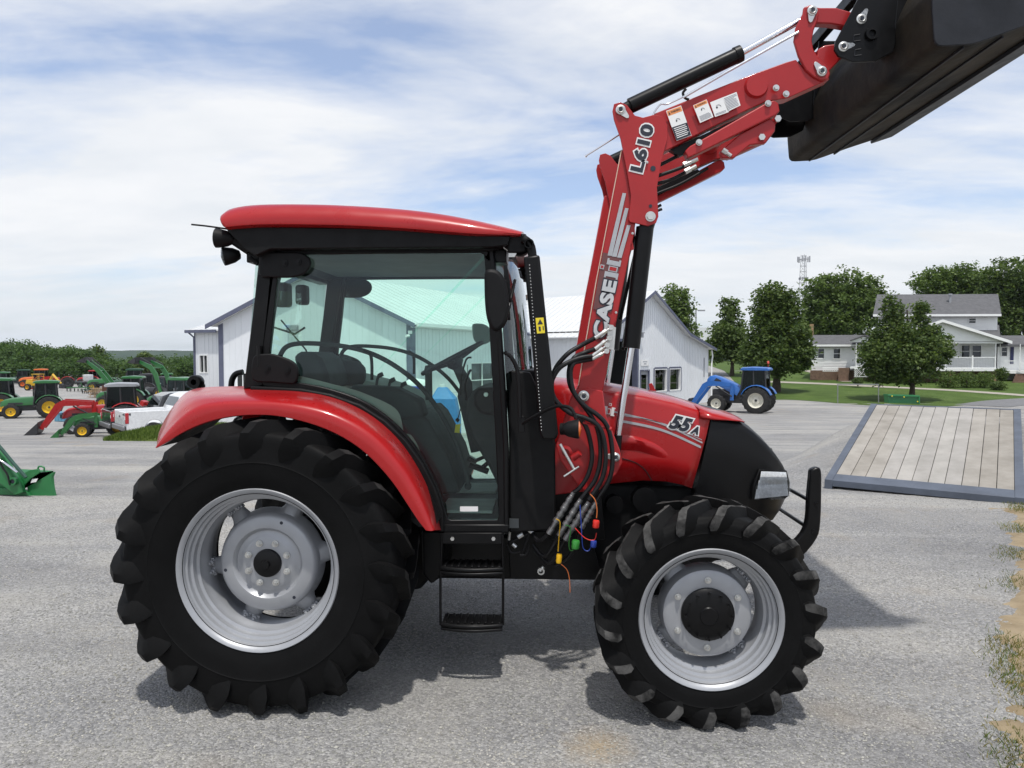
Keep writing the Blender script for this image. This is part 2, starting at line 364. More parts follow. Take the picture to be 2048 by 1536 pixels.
# grass mound by the parked trucks
mc = Vector(((400-VX)/F*20.5, 20.5, 0))
MG = veg_mat('mound_grass', (.06, .09, .02), (.09, .125, .03), (.13, .16, .05), 1.2, 22)
def mound_h(x, y):
    q = ((x-mc.x)/3.0)**2+((y-mc.y)/1.9)**2
    return .50*max(0, 1-q)**.9 if q < 1 else -.06
mx_ = np.arange(mc.x-3.4, mc.x+5.8, .15); my_ = np.arange(mc.y-2.0, mc.y+2.2, .12)
sheet('grass_mound', MG, mx_, my_, lambda x, y: gz(x, y)+mound_h(x, y)+.015*math.sin(x*9+y*7))
def blades(name, pts, m, hmin, hmax, wd, label=None, lean=.4, kind='stuff'):
    b = MB()
    for (x, y, z) in pts:
        h = random.uniform(hmin, hmax); a = random.uniform(0, 6.283); c, s = math.cos(a)*wd, math.sin(a)*wd
        lx = random.uniform(-lean, lean)*h; ly = random.uniform(-lean, lean)*h
        b.v += [(x-c, y-s, z), (x+c, y+s, z), (x+lx*.5+c*.6, y+ly*.5+s*.6, z+h*.6), (x+lx, y+ly, z+h)]; n = len(b.v); b.f.append((n-4, n-3, n-2, n-1)); b.m.append(0)
    o = b.build(name, m, smooth=0); tag(o, label, kind=kind); return o
LG = leaf_mat('grass_blade', (.055, .10, .02), (.16, .22, .05)); LGD = leaf_mat('dry_grass_blade', (.14, .13, .035), (.36, .30, .12))
pts = []
for _ in range(26000):
    x = random.uniform(mc.x-3.2, mc.x+3.2); y = random.uniform(mc.y-1.8, mc.y+1.9); h = mound_h(x, y)
    if h > .0: pts.append((x, y, gz(x, y)+h-.01))
blades('mound_grass_blades', pts, LG, .05, .15, .012, 'short green grass covering the low mound behind the tractor')
# dry dirt verge along the gravel at the side of the ramp
DIRT = mat('dry_dirt', (.20, .15, .085), .95, 0, 0, 3, .5, 60, col2=(.33, .26, .165))
edge = [gnd(2055, 1900), gnd(2016, 1560), gnd(2008, 1440), gnd(2004, 1330), gnd(1998, 1230), gnd(2010, 1120), gnd(2016, 1050), gnd(2030, 1014)]
ed = cr(edge, 26); b = MB(); vs = []
for i, p in enumerate(ed):
    for k in range(60):
        x = p.x-.30+k*.035; y = p.y; q = Vector((x*1.0, y, 0)); wv = .16*mnoise.noise(q*2.1)+.12*mnoise.noise(q*6.3+Vector((9, 0, 0)))
        vs.append((x, y, -.016+.034*sstep((k*.035-.30+wv+.10)/.34)+.010*mnoise.noise(q*13)+.008*mnoise.noise(q*31)))
b.add(vs, [(i*60+k, i*60+k+1, (i+1)*60+k+1, (i+1)*60+k) for i in range(len(ed)-1) for k in range(59)])
tag(b.build('dirt', DIRT, smooth=60), kind='structure')
b = MB(); vs = []
for i, p in enumerate([]):
    wob = .10*mnoise.noise(Vector((p.y*2.3, 0, 0)))+.06*mnoise.noise(Vector((p.y*11, 0, 0)))+.03*mnoise.noise(Vector((p.y*37, 4, 0)))
    for k in range(9): vs.append((p.x+wob*(1 if k == 0 else 0)+k*.22, p.y-k*.02, (0.006 if k == 0 else .02+.02*mnoise.noise(Vector((p.x+k, p.y*2, 1))))))
pts = []; pts2 = []
for _ in range(70000):
    i = random.randrange(len(ed)); p = ed[i]; k = random.random()**1.1*1.7; x = p.x+k+random.uniform(-.02, .08); y = p.y+random.uniform(-.25, .25)
    if mnoise.noise(Vector((x*1.7, y*1.3, 3)))+.25*k > random.uniform(-.05, .3): (pts if random.random() < .38 else pts2).append((x, y, .0))
blades('verge_grass', pts, LG, .012, .045, .0022, 'green tufts of grass growing along the dirt verge', .8)
blades('dry_verge_grass', pts2, LGD, .010, .04, .0024, 'straw coloured dry grass lying over the dirt verge', 1.0)
# loose stones near the camera
st = MB(); STN = leaf_mat('loose_stone', (.20, .198, .19), (.48, .465, .445), False)
octa = [(1, 0, 0), (-1, 0, 0), (0, 1, 0), (0, -1, 0), (0, 0, 1), (0, 0, -1)]; of = [(0, 2, 4), (2, 1, 4), (1, 3, 4), (3, 0, 4), (2, 0, 5), (1, 2, 5), (3, 1, 5), (0, 3, 5)]
for _ in range(52000):
    Y = 2.35+ (random.random()**1.5)*7.5; x = random.uniform(-.82*Y, .74*Y)
    s = random.uniform(.0028, .0078)*(1 if random.random() < .96 else 1.6); a = random.uniform(0, 3.14); c, n_ = math.cos(a), math.sin(a); sy = random.uniform(.6, 1); sz = random.uniform(.4, .8)
    vs = [((p[0]*c-p[1]*sy*n_)*s*random.uniform(.75, 1.25)+x, (p[0]*n_+p[1]*sy*c)*s*random.uniform(.75, 1.25)+Y, p[2]*s*sz+s*.2+gz(x, Y)) for p in octa]
    st.add(vs, of)
tag(st.build('loose_gravel', STN, smooth=0), 'loose grey limestone chips scattered over the yard', kind='stuff')
# wooden loading ramp framed in blue-grey steel
WOOD = [mat('grey_deck_wood_%d' % i, c1, .8, 0, 0, 3, .25, 60, col2=c2) for i, (c1, c2) in enumerate([((.255, .235, .205), (.34, .315, .28)), ((.29, .275, .25), (.375, .355, .325)), ((.225, .205, .175), (.31, .285, .25)), ((.27, .255, .232), (.355, .335, .31))])]
for m in WOOD:
    t = m.node_tree; tx = [n for n in t.nodes if n.bl_idname == 'ShaderNodeTexCoord'][0]
STEELB = mat('blue_grey_steel', (.085, .10, .13), .6, .1, .15, 3, .1, 20)
ramp_root = empty('loading_ramp', RA, 'wooden loading ramp with a blue-grey steel edge, sloping up from the gravel', 'ramp')
def rp(s, t, h=0): return RA+RW*s+RU*t+Vector((0, 0, RSL*t+h+.012))
bw = .20; npl = 11
b = MB()
def slab(b, s0, s1, t0, t1, h0, h1, mi=0):
    vs = [rp(s, t, h) for s in (s0, s1) for t in (t0, t1) for h in (h0, h1)]
    b.add(vs, [(0, 1, 3, 2), (4, 6, 7, 5), (0, 4, 5, 1), (2, 3, 7, 6), (0, 2, 6, 4), (1, 5, 7, 3)], mi)
slab(b, -.02, .08, 0.0, RLEN, -.10, .04); slab(b, RWID-.08, RWID+.02, 0, RLEN, -.10, .04); slab(b, .08, RWID-.08, 0, .26, -.05, .036)
slab(b, .08, RWID-.08, RLEN-.05, RLEN, -.1, .036)
b.build('steel_edge', STEELB, ramp_root, bevel=.004)
pw = (RWID-.16)/npl
for i in range(npl):
    b = MB(); slab(b, .08+i*pw+.0035, .08+(i+1)*pw-.0035, .265, RLEN-.055, -.02, .03+random.uniform(-.003, .003)); b.build('deck_plank', WOOD[[0, 2, 0, 3, 1, 3, 1, 3, 0, 2, 2, 1][i]], ramp_root, bevel=.004)
b = MB(); 
for s in (.02, RWID-.08):
    vs = [RA+RW*(s+ds)+RU*t+Vector((0, 0, z)) for ds in (0, .06) for t, z in ((.2, -.2), (RLEN, -.2), (RLEN, RSL*RLEN-.1), (.2, RSL*.2-.09))]
    b.add(vs, [(0, 1, 2, 3), (7, 6, 5, 4), (0, 4, 5, 1), (1, 5, 6, 2), (2, 6, 7, 3), (3, 7, 4, 0)])
b.build('side_wall', STEELB, ramp_root)
# hills on the skyline
def hills(name, Y, base, amp, col_, x0, x1, seed, off):
    b = MB(); n = 160; vs = []
    for i in range(n+1):
        x = x0+(x1-x0)*i/n; h = base+amp*mnoise.noise(Vector((x*.0022+seed, .3, 0)))+amp*.35*mnoise.noise(Vector((x*.011+seed, 2.3, 0)))+amp*.10*mnoise.noise(Vector((x*.05+seed, 2.3, 0)))
        vs += [(x, Y-250, -30), (x, Y-80, h*.6-8), (x, Y, h), (x, Y+300, -30)]
    b.add(vs, [(i*4+k, i*4+4+k, i*4+5+k, i*4+1+k) for i in range(n) for k in range(3)]); return tag(b.build(name, col_, smooth=60), kind='structure')
hills('hills', 1900, 12, 8, HILL, -1900, 1500, 1.1, 0)
hills('hills', 1150, -2, 7, HILL, -1300, 900, 5.1, 0)
# ================================================================ the red tractor
YC = 4.39
TR = empty('tractor', (-.1, YC, 0), 'large red cab tractor with its front loader raised, standing on the gravel in the foreground', 'tractor')
def duo(o): mirror(o, YC); return o
# ---------------- wheels
def carcass(R_, hw, rr):
    """half profile (y from centre, r) from the tread centre over the shoulder down to the bead"""
    h = R_-rr
    return [(0, R_-.045), (hw*.5, R_-.047), (hw*.82, R_-.055), (hw*.95, R_-.078), (hw*1.0, R_-h*.42), (hw*1.02, R_-h*.55), (hw*1.035, R_-h*.57), (hw*1.02, R_-h*.60), (hw*.98, R_-h*.78), (hw*.90, R_-h*.93), (hw*.84, rr-.008)]
def wheel(name, c, R_, hw, rr, nl, label, out=-1, phase=0, lug_h=.045, lean=1.0, swp=.26, dusty=False, front=False):
    root = empty(name, (0, 0, 0)); root.parent = TR; root.location = Vector(c)-TR.location
    if label: root['label'] = label
    half = carcass(R_, hw, rr); hs = [(p.x, p.y) for p in cr([(y, r, 0) for y, r in half], 5)]
    prof = [(r, -y) for y, r in hs[::-1]]+[(r, y) for y, r in hs[1:]]
    prof += [(r-.012, y*.97) for r, y in prof[::-1][:1]]
    b = MB(); b.lathe(prof, c, seg=96)
    # lugs
    ys_ = [h[0] for h in hs]; rs_ = [h[1] for h in hs]
    ks = 12
    tot = [0]
    for i in range(1, len(hs)): tot.append(tot[-1]+math.hypot(hs[i][0]-hs[i-1][0], hs[i][1]-hs[i-1][1]))
    wrap = np.interp(hw*.80, ys_[:20], tot[:20])+ (R_-rr)*.42
    for side in (-1, 1):
        for k in range(nl):
            base = phase+2*math.pi*(k+(.5 if side != out else 0))/nl
            secs = []
            for j in range(ks+1):
                u = -.05+1.05*j/ks; s_ = max(0, u)*wrap; y = float(np.interp(s_, tot, ys_)); r = float(np.interp(s_, tot, rs_))
                if u < 0: y = u*wrap
                y2 = float(np.interp(s_+.01, tot, ys_)); r2 = float(np.interp(s_+.01, tot, rs_)); tx, tr = y2-y, r2-r; l = math.hypot(tx, tr) or 1; nx_, nr = -tr/l, tx/l
                if nr < 0 and s_ < .05: nx_, nr = 0, 1
                f = min(1, max(0, y/hw)); th = base+lean*swp*(f**1.2)+(0.05*max(0, (s_-wrap*.7)/wrap))*lean
                q = s_/wrap; hh = lug_h*(1 if q < .62 else max(0.02, 1-((q-.62)/.38)**1.3))
                if q < .68 and q > .40: hh *= 1.14
                wb = (.031+.022*q)*(1 if q < .8 else max(.2, 1-(q-.8)/.2*.7)); wt = (.016+.016*q)*(1 if q < .8 else max(.12, 1-(q-.8)/.2*.8))
                ring = []
                for da, ht in ((-wb*(1.2+.9*q), -.005), (-wt*.75, hh), (wt*.9, hh), (wt*1.08, -.006)):
                    rad = r+nr*ht; yy = y+nx_*ht; a = th+da/max(rad, .1)
                    ring.append(Vector(c)+Vector((math.cos(a)*rad, side*yy, math.sin(a)*rad)))
                secs.append(ring)
            n0 = len(b.f); b.loft(secs, True, True, 0)
            for q in range(n0, len(b.f)):
                vi = b.f[q]
                if len(vi) == 4 and {(i-(vi[0]//1)) for i in vi}: pass
            # top faces are the second quad of each ring strip
            for i in range(ks):
                if i < ks*(.86 if dusty else .55): b.m[n0+i*4+1] = 1
    for i, v in enumerate(b.v):
        if v[2] < .003: b.v[i] = (v[0], v[1], .003+(v[2])*.04)
    o = b.build('tyre', [RUB, DUST if dusty else DUST2], root, loc=(0, 0, 0), smooth=34)
    # rim
    cy = Vector(c); s = out; Y0 = hw*.84
    b = MB()
    fl = rr+.022
    def P(r, d): return (r, s*(Y0-d))      # d = depth inward from the bead plane
    w2 = 2*Y0
    rim = [P(fl, -.012), P(fl-.004, -.018), P(fl-.014, -.014), P(rr-.008, .002), P(rr-.010, .020), P(rr-.020, .024), P(rr-.022, .046), P(rr-.034, .051), P(rr-.036, .082), P(rr-.049, .088), P(rr-.051, .12), P(rr-.058, .13), P(rr-.060, .19), P(rr-.056, w2*.62), P(rr-.04, w2*.72), P(rr-.03, w2*.85), P(rr-.012, w2-.004), P(fl-.01, w2+.014), P(fl, w2+.012)]
    rim += [(r+.006, y) for r, y in rim[::-1]][2:-2]
    b.lathe(rim, cy, seg=96, close=True); b.build('rim', SIL, root, smooth=50)
    return root
DUST2 = mat('slightly_dusty_rubber', (.006, .006, .006), .8, 0, 0, 9, .2, 120, col2=(.035, .034, .033), spec=.1)
RUBT = mat('tyre_lug_rubber', (.011, .011, .0115), .55, 0, 0, 14, .15, 120, col2=(.028, .028, .029))
def disc(parent, c, s, Y0, ntab, tab0, rtab, rap, prof, bolt_n, bolt_r, bolt_d, hub_prof, dtab, holes=None, bolt_s=.013):
    """wheel disc: an ntab-cornered dished plate; prof = [(r, depth)] of the dish"""
    c = Vector(c); b = MB(); seg = 120; secs = []
    rows = []
    for r, d in prof: rows.append([(r, d)]*seg)
    outer = []
    for k in range(seg):
        a = 2*math.pi*k/seg; best = min(abs(((a-R(tab0)-i*2*math.pi/ntab+math.pi) % (2*math.pi))-math.pi) for i in range(ntab))
        q = best/(math.pi/ntab); f = max(0, 1-(q/.36)**3) if q < .36 else 0
        outer.append((rap+(rtab-rap)*f, dtab))
    rows.append([((r+prof[-1][0])/2, (dtab+prof[-1][1])/2) for r, _ in outer]); rows.append(outer)
    rows.append([(r, d+.008) for r, d in outer]); 
    vs = []
    for row in rows:
        for k, (r, d) in enumerate(row):
            a = 2*math.pi*k/seg; vs.append(c+Vector((math.cos(a)*r, s*(Y0-d), math.sin(a)*r)))
    fs = [(i*seg+k, i*seg+(k+1) % seg, (i+1)*seg+(k+1) % seg, (i+1)*seg+k) for i in range(len(rows)-1) for k in range(seg)]
    b.add(vs, fs); o = b.build('wheel_disc', SIL, parent, smooth=40)
    m = MB(); m.lathe([(r, s*(Y0-d)) for r, d in hub_prof], c, seg=48); m.build('hub_cap', BLK, parent, smooth=40)
    for k in range(bolt_n):
        a = 2*math.pi*(k+.5)/bolt_n; q = c+Vector((math.cos(a)*bolt_r, s*(Y0-bolt_d), math.sin(a)*bolt_r)); m = MB()
        m.cyl(q, q+Vector((0, s*.006, 0)), bolt_s*1.35, 16); m.cyl(q+Vector((0, s*.006, 0)), q+Vector((0, s*.02, 0)), bolt_s, 6); m.cyl(q+Vector((0, s*.02, 0)), q+Vector((0, s*.028, 0)), bolt_s*.5, 10)
        m.build('wheel_bolt', ZINC, parent, smooth=30)
    for i in range(ntab):      # clamp brackets welded to the rim
        for da in (-.075, .075):
            a = R(tab0)+i*2*math.pi/ntab+da*(1 if ntab > 4 else 1.25); r = rtab-.012; q = c+Vector((math.cos(a)*r, s*(Y0-dtab+.0), math.sin(a)*r)); rad = Vector((math.cos(a), 0, math.sin(a)))
            m = MB(); Mr = Matrix((rad, Vector((0, 1, 0)), rad.cross(Vector((0, 1, 0))))).transposed()
            m.box(q+rad*.012, (.05, .03, .045), Mr); m.cyl(q-Vector((0, 0, 0)), q+Vector((0, s*.03, 0)), .015, 6); m.cyl(q, q+Vector((0, s*.045, 0)), .008, 8)
            m.build('rim_clamp', [SIL], parent, smooth=30, bevel=.002)
    for hx in (holes or []):
        a, r, d = hx; q = c+Vector((math.cos(R(a))*r, s*(Y0-d+.001), math.sin(R(a))*r)); m = MB(); m.cyl(q, q-Vector((0, s*.004, 0)), .0085, 16); m.build('wheel_hole', DKD, parent)
    return o
RW_ = dict(R_=.735, hw=.215, rr=.388, nl=20)
rc = pt(516, 1149, 3.355); rx, rz_ = rc.x, .722; rear_c = Vector((rx, 3.535, rz_))
def rear(side, label):
    c = rear_c.copy()
    if side > 0: c.y = 2*YC-c.y
    wr = wheel('rear_wheel', c, .742, .215, .388, 20, label, out=side, phase=R(148.5-19), lug_h=.05, swp=.31)
    disc(wr, c, side, .215*.84, 6, 8, .338, .272, [(.05, .125), (.125, .125), (.14, .132), (.155, .140), (.165, .140), (.172, .128), (.182, .118), (.232, .118), (.248, .128), (.256, .150), (.260, .165)], 8, .108, .125,
         [(.001, .085), (.02, .085), (.022, .10), (.055, .104), (.07, .11), (.073, .126)], .205, [(70, .222, .118), (190, .222, .118), (308, .222, .118)])
    return wr
rear(-1, 'rear wheel on the side facing the camera'); rear(1, 'rear wheel on the far side')
fc_ = pt(1423, 1261, 3.31); front_c = Vector((fc_.x, 3.455, .528))
def frontw(side, label):
    c = front_c.copy()
    if side > 0: c.y = 2*YC-c.y
    wr = wheel('front_wheel', c, .550, .155, .322, 18, label, out=side, phase=R(90), lug_h=.042, swp=.34, dusty=True)
    disc(wr, c, side, .155*.84, 4, 40, .272, .224, [(.10, .070), (.135, .070), (.198, .070), (.212, .078), (.218, .10), (.222, .15)], 6, .166, .070,
         [(.001, .030), (.04, .030), (.045, .036), (.10, .040), (.118, .048), (.128, .056), (.130, .075)], .17, None, .012)
    return wr
frontw(-1, 'front wheel on the side facing the camera'); frontw(1, 'front wheel on the far side')
b = MB(); n_ = 12
for k in range(n_):
    a = 2*math.pi*k/n_; q = front_c+Vector((math.cos(a)*.112, -(.155*.84-.036), math.sin(a)*.112)); b.cyl(q, q+Vector((0, -.012, 0)), .006, 6)
b.build('hub_bolts', BLK, TR); 
# ---------------- rear fender
outer = [(313, 893), (317, 868), (330, 838), (352, 806), (376, 788), (410, 781), (470, 779), (540, 780), (600, 783), (655, 792), (705, 810), (750, 836), (790, 871), (822, 912), (850, 962), (870, 1015), (882, 1060)]
inner = [(313, 896), (332, 886), (362, 868), (396, 852), (430, 841), (465, 834), (500, 831), (545, 832), (590, 840), (640, 855), (685, 876), (725, 903), (758, 935), (788, 971), (814, 1010), (834, 1040), (851, 1061)]
outer = cr2(outer, 4); inner = cr2(inner, 4)
FY0, FY1 = 3.40, 3.80
def fend(Yn, nm, m, off, parent=TR):
    secs = []
    for (ox, oy), (ix, iy) in zip(outer, inner):
        O = pt(ox, oy, 3.72); I = pt(ix, iy, 3.40); C_ = pt(ix+(ox-ix)*.60, iy+(oy-iy)*.60, 3.42); d = C_-I; g = O-C_
        q = [Vector((I.x+d.x*f, y, I.z+d.z*f)) for f, y in ((0, 3.412), (.05, 3.402), (.40, 3.400), (.70, 3.403), (.88, 3.412), (.97, 3.43))]
        q += [Vector((C_.x+g.x*f+d.x*s_, 3.42+.30*f, C_.z+g.z*f+d.z*s_)) for f, s_ in ((.12, .05), (.3, .10), (.6, .08), (1.0, 0))]+[Vector((O.x+g.x*.3, 3.86, O.z+g.z*.3))]
        q += [Vector((p.x-d.x*.06, p.y, p.z-d.z*.06)) for p in q[:5:-1]]+[Vector((I.x+d.x*f, 3.42, I.z+d.z*f)) for f in (.85, .5, .06)]
        secs.append(q)
    b = MB(); b.loft(secs, True, True); return b.build(nm, m, parent, smooth=50)
FD = fend(0, 'rear_fender', RED, 0); duo(FD)
# black seal line between fender and cab, and inner wheel arch liner
b = MB(); secs = []
for (ox, oy), (ix, iy) in zip(outer, inner):
    O = pt(ox, oy, 3.44); I = pt(ix, iy, 3.40); d = (O-I); A = I+d*.35
    secs.append([Vector((A.x, 3.425, A.z)), Vector((A.x, 3.90, A.z)), Vector((A.x+d.x*.1, 3.90, A.z+d.z*.1)), Vector((A.x+d.x*.1, 3.43, A.z+d.z*.1))])
b.loft(secs); duo(b.build('wheel_arch_liner', BLKP, TR, smooth=50))
# ---------------- cab
DY = 3.745                     # outer face of the near door
glass_o = cr2([(556, 501), (700, 499), (965, 497)], 4)+cr2([(974, 505), (978, 520), (990, 700), (1001, 900), (1006, 1035)], 4)[1:]+[(1003, 1046), (995, 1049), (900, 1049), (888, 1044)]+cr2([(881, 1020), (866, 975), (840, 924), (806, 877), (765, 838), (716, 807), (655, 786), (600, 775), (548, 770)], 4)+[(531, 766), (526, 755)]+cr2([(530, 700), (540, 610), (549, 510)], 4)
cen = (770, 760)
def inset(poly, d):
    n = len(poly); out_ = []
    for i in range(n):
        a = Vector(poly[i-1]); p = Vector(poly[i]); c = Vector(poly[(i+1) % n]); e1 = (p-a).normalized(); e2 = (c-p).normalized(); t = (e1+e2).normalized(); nn = Vector((-t.y, t.x)); k = 1/max(.5, nn.dot(Vector((-e1.y, e1.x))))
        out_.append((p.x+nn.x*d*k, p.y+nn.y*d*k))
    return out_
g_in = inset(glass_o, 9); g_out = inset(glass_o, -7)
DOOR = empty('cab_door', (0, 0, 0)); DOOR.parent = TR; DOOR['label'] = 'near cab door with tinted glass'
DOORF = empty('cab_door', (0, 0, 0)); DOORF.parent = TR; DOORF['label'] = 'far cab door seen through the cab'
def dpart(o):
    o.parent = DOOR; mirror(o, YC, DOORF); return o
b = MB(); b.ring(pp(g_out, DY), pp(g_in, DY), (0, .035, 0)); o = b.build('door_frame', BLK, TR, bevel=.005, smooth=50); dpart(o)
b = MB(); q = pp(inset(glass_o, 4), DY+.012); b.add(q, [tuple(range(len(q)))]); dpart(b.build('door_glass', GLS, TR, smooth=0))
for hp, bolts in (([(524, 505), (585, 504), (606, 507), (618, 517), (620, 531), (612, 544), (596, 552), (575, 555), (540, 554), (520, 551)], [(570, 526), (597, 524)]),
                  ([(520, 708), (545, 708), (575, 718), (590, 728), (596, 742), (592, 762), (583, 768), (545, 765), (505, 760), (505, 716)], [(535, 737), (575, 741)])):
    h = plate('door_hinge', cr2(hp+[hp[0]], 3)[:-1], DY-.03, DY-.002, BLKP, TR, .007)
    b = MB()
    for bx in bolts: q = pt(*bx, DY-.03); b.cyl(q, q-Vector((0, .006, 0)), .016, 20); b.cyl(q-Vector((0, .006, 0)), q-Vector((0, .012, 0)), .009, 6)
    bb = b.build('hinge_bolts', BLK, TR); bb.parent = h
    b = MB(); q = pt(hp[0][0]-2, (hp[0][1]+hp[-1][1])/2, DY-.02); b.cyl(q-Vector((0, 0, .055)), q+Vector((0, 0, .055)), .012, 12); bb = b.build('hinge_pin', BLK, TR); bb.parent = h
    dpart(h)
# lettered sticker on the glass
st_ = plate('glass_sticker', [(920, 1013), (956, 1013), (956, 1023), (920, 1023)], DY+.006, DY+.008, WHT, TR, 0); st_.parent = DOOR
b = MB(); b.tube(cr([pt(x, y, DY+.07) for x, y in [(560, 712), (570, 696), (590, 688), (630, 687), (690, 693), (745, 708), (795, 735), (840, 772), (880, 825), (912, 885), (932, 945), (936, 968)]], 5), .0135, 10)
e = pt(936, 972, DY+.07); b.lathe([(0.001, -.022), (.014, -.018), (.02, -.004), (.018, .012), (.001, .02)], e, (0, 0, 1), 14)
dpart(b.build('grab_rail', INT, TR, smooth=60))
b = MB(); b.tube(cr([pt(x, y, DY+.03) for x, y in [(728, 700), (742, 712), (744, 760)]], 4), .009, 8); dpart(b.build('grab_rail_bracket', BLKP, TR))
# pillars and frame
def pil(nm, px, y0, y1, m=BLK, bev=.008): o = plate(nm, px, y0, y1, m, TR, bev); duo(o); return o
pil('rear_pillar', [(519, 498), (560, 500), (548, 560), (530, 690), (526, 772), (486, 780), (497, 690), (508, 600)], DY, DY+.10)
pil('front_pillar', [(976, 492), (988, 500), (1000, 620), (1010, 760), (1017, 900), (1018, 1062), (1007, 1062), (1006, 900), (995, 700)], DY-.004, DY+.06)
pil('roof_rail', [(478, 470), (500, 455), (740, 458), (1012, 475), (1016, 492), (985, 502), (760, 498), (560, 500), (515, 505), (485, 492)], DY-.02, DY+.10)
pil('door_sill', [(884, 1049), (1018, 1049), (1018, 1066), (885, 1066)], DY-.006, DY+.2)
pil('cab_skirt', [(500, 772), (600, 777), (660, 788), (720, 809), (770, 841), (811, 880), (845, 927), (871, 978), (886, 1023), (888, 1064), (875, 1064), (860, 1010), (830, 945), (790, 890), (740, 845), (690, 812), (620, 796), (500, 792)], DY-.03, DY+.12, BLKP)
# cross members front/rear of the cab
b = MB()
def xbar(px, py, r=.03, y0=DY+.03): a = pt(px, py, y0); b.box(Vector((a.x, YC, a.z)), (r*2, 2*(YC-y0), r*2))
for q_ in ((505, 512, .035), (1000, 512, .035), (505, 765, .04)): b = MB(); xbar(*q_); b.build('cab_cross_rail', BLK, TR, bevel=.006)
# windscreen and rear screen
def panel_glass(nm, p0, p1, m=GLS, bow=.05, ncol=8, y0=DY+.03):
    a = pt(*p0, y0); c = pt(*p1, y0); secs = []
    for i in range(ncol+1):
        f = i/ncol; y = y0+(2*(YC-y0))*f; bx = bow*(1-(2*f-1)**2); secs.append([Vector((a.x+bx, y, a.z)), Vector(((a.x+c.x)/2+bx, y, (a.z+c.z)/2)), Vector((c.x+bx, y, c.z))])
    b = MB(); b.loft(secs, False, False); return b.build(nm, m, TR, smooth=70)
panel_glass('rear_screen', (512, 515), (494, 760), GLR, bow=-.04)
# front quarter glass curving round to the windscreen
qx = [(986, 505), (1018, 512), (1033, 550), (1045, 640), (1055, 760)]; ql = [(986, 505), (993, 540), (1000, 620), (1008, 700), (1014, 765)]
qx = cr2(qx, 3); ql = cr2(ql, 3); secs = []
for (ax, ay), (bx, by) in zip(ql, qx):
    A = pt(ax, ay, DY+.01); B = pt(bx, by, DY+.38)
    row = [A, A.lerp(B, .3)+Vector((.012, -.04, 0)), A.lerp(B, .65)+Vector((.016, -.03, 0)), B]
    M_ = [Vector((p.x, 2*YC-p.y, p.z)) for p in row[::-1]]
    secs.append(row+[Vector((B.x+.03, YC, B.z))]+M_)
b = MB(); b.loft(secs, False, False); b.build('windscreen', GLS, TR, smooth=60)
# roof
rt = cr2([(443, 440), (450, 424), (470, 412), (520, 405), (610, 404), (700, 407), (800, 414), (880, 424), (960, 440), (1047, 461)], 4)
rb = cr2([(444, 446), (449, 456), (470, 455), (520, 452), (610, 452), (700, 454), (800, 459), (880, 465), (960, 470), (1040, 469)], 4)
secs = []
for i, ((tx, ty), (bx, by)) in enumerate(zip(rt, rb)):
    T = pt(tx, ty, 3.72); B = pt(bx, by, 3.62); h = T.z-B.z; f = i/(len(rt)-1); x = (T.x+B.x)/2; nar = .12*(1-min(1, f*9))**2 + .10*max(0, (f-.85)/.15)**2
    q = [(3.66, 0), (3.62, .06), (3.615, .25), (3.625, .48), (3.65, .70), (3.69, .87), (3.76, .97), (3.90, 1.04), (4.15, 1.10), (YC, 1.12)]
    row = [Vector((B.x+(T.x-B.x)*z, YC-(YC-y)*(1-nar*.6), B.z+h*z)) for y, z in q]
    row += [Vector((p.x, 2*YC-p.y, p.z)) for p in row[::-1][1:]]
    secs.append(row)
b = MB(); b.loft(secs, True, True); b.build('cab_roof', RED, TR, smooth=50)
b = MB()   # black underside, rear overhang and headliner
for Y0_, m_ in ((3.66, 0),):
    un = [(450, 456), (500, 453), (740, 456), (1020, 472), (1016, 490), (985, 494), (540, 498), (510, 512), (492, 500), (470, 478)]
    b.prism(pp(un, Y0_), (0, 2*(YC-Y0_), 0))
b.build('roof_underside', BLKP, TR, bevel=.006)
b = MB(); a = pt(530, 502, DY+.1); c_ = pt(985, 512, DY+.1); b.box(((a.x+c_.x)/2, YC, a.z+.0), (c_.x-a.x, 2*(YC-DY-.1), .05)); b.build('headliner', INTL, TR, bevel=.01)
b = MB(); a = pt(750, 508, 4.9)
b.box((a.x+.1, 4.92, a.z+.02), (.9, .16, .07)); 
for x in (-.22, -.02, .14, .32): b.lathe([(.001, -.02), (.05, -.015), (.055, .01), (.001, .012)], (a.x+x, 4.8, a.z-.03), (0, 0, 1), 16)
b.build('overhead_console', INT, TR, bevel=.01)
# rear work lamps under the roof, antenna
def lamp(nm, c, ax, r, d, lensm, body=BLKP, parent=TR, bowl=1.0):
    c = Vector(c); ax = Vector(ax).normalized(); b = MB(); b.lathe([(.001, -d), (r*.45, -d*.95), (r*.8, -d*.6), (r*.98, -d*.15), (r, 0), (r*.9, .004)], c, ax, 28); o = b.build(nm, body, parent, smooth=50)
    b = MB(); b.lathe([(r*.9, .002), (r*.7, .008), (.001, .014)], c, ax, 28); l = b.build('lens', lensm, parent, smooth=50); l.parent = o; return o
lamp('rear_work_lamp', pt(432, 476, 3.70), (-1, -.15, .05), .052, .10, mat('red_lens', (.45, .02, .02), .15, coat=.8)); lamp('rear_work_lamp', pt(447, 513, 3.74), (-1, -.5, -.2), .05, .09, GLC)
duo([o for o in kids(TR) if o.name.startswith('rear_work_lamp')][0])
b = MB(); b.tube(cr([pt(x, y, 3.70) for x, y in [(383, 449), (420, 453), (470, 461), (488, 470)]], 4), .005, 6); b.box(pt(488, 474, 3.70), (.05, .05, .05)); b.build('antenna', BLKP, TR)
b = MB(); b.tube([pt(470, 480, 3.72), pt(500, 500, 3.74)], .03, 8); b.tube([pt(500, 516, 3.74), pt(516, 528, 3.74)], .012, 8); b.build('lamp_bracket', BLKP, TR)
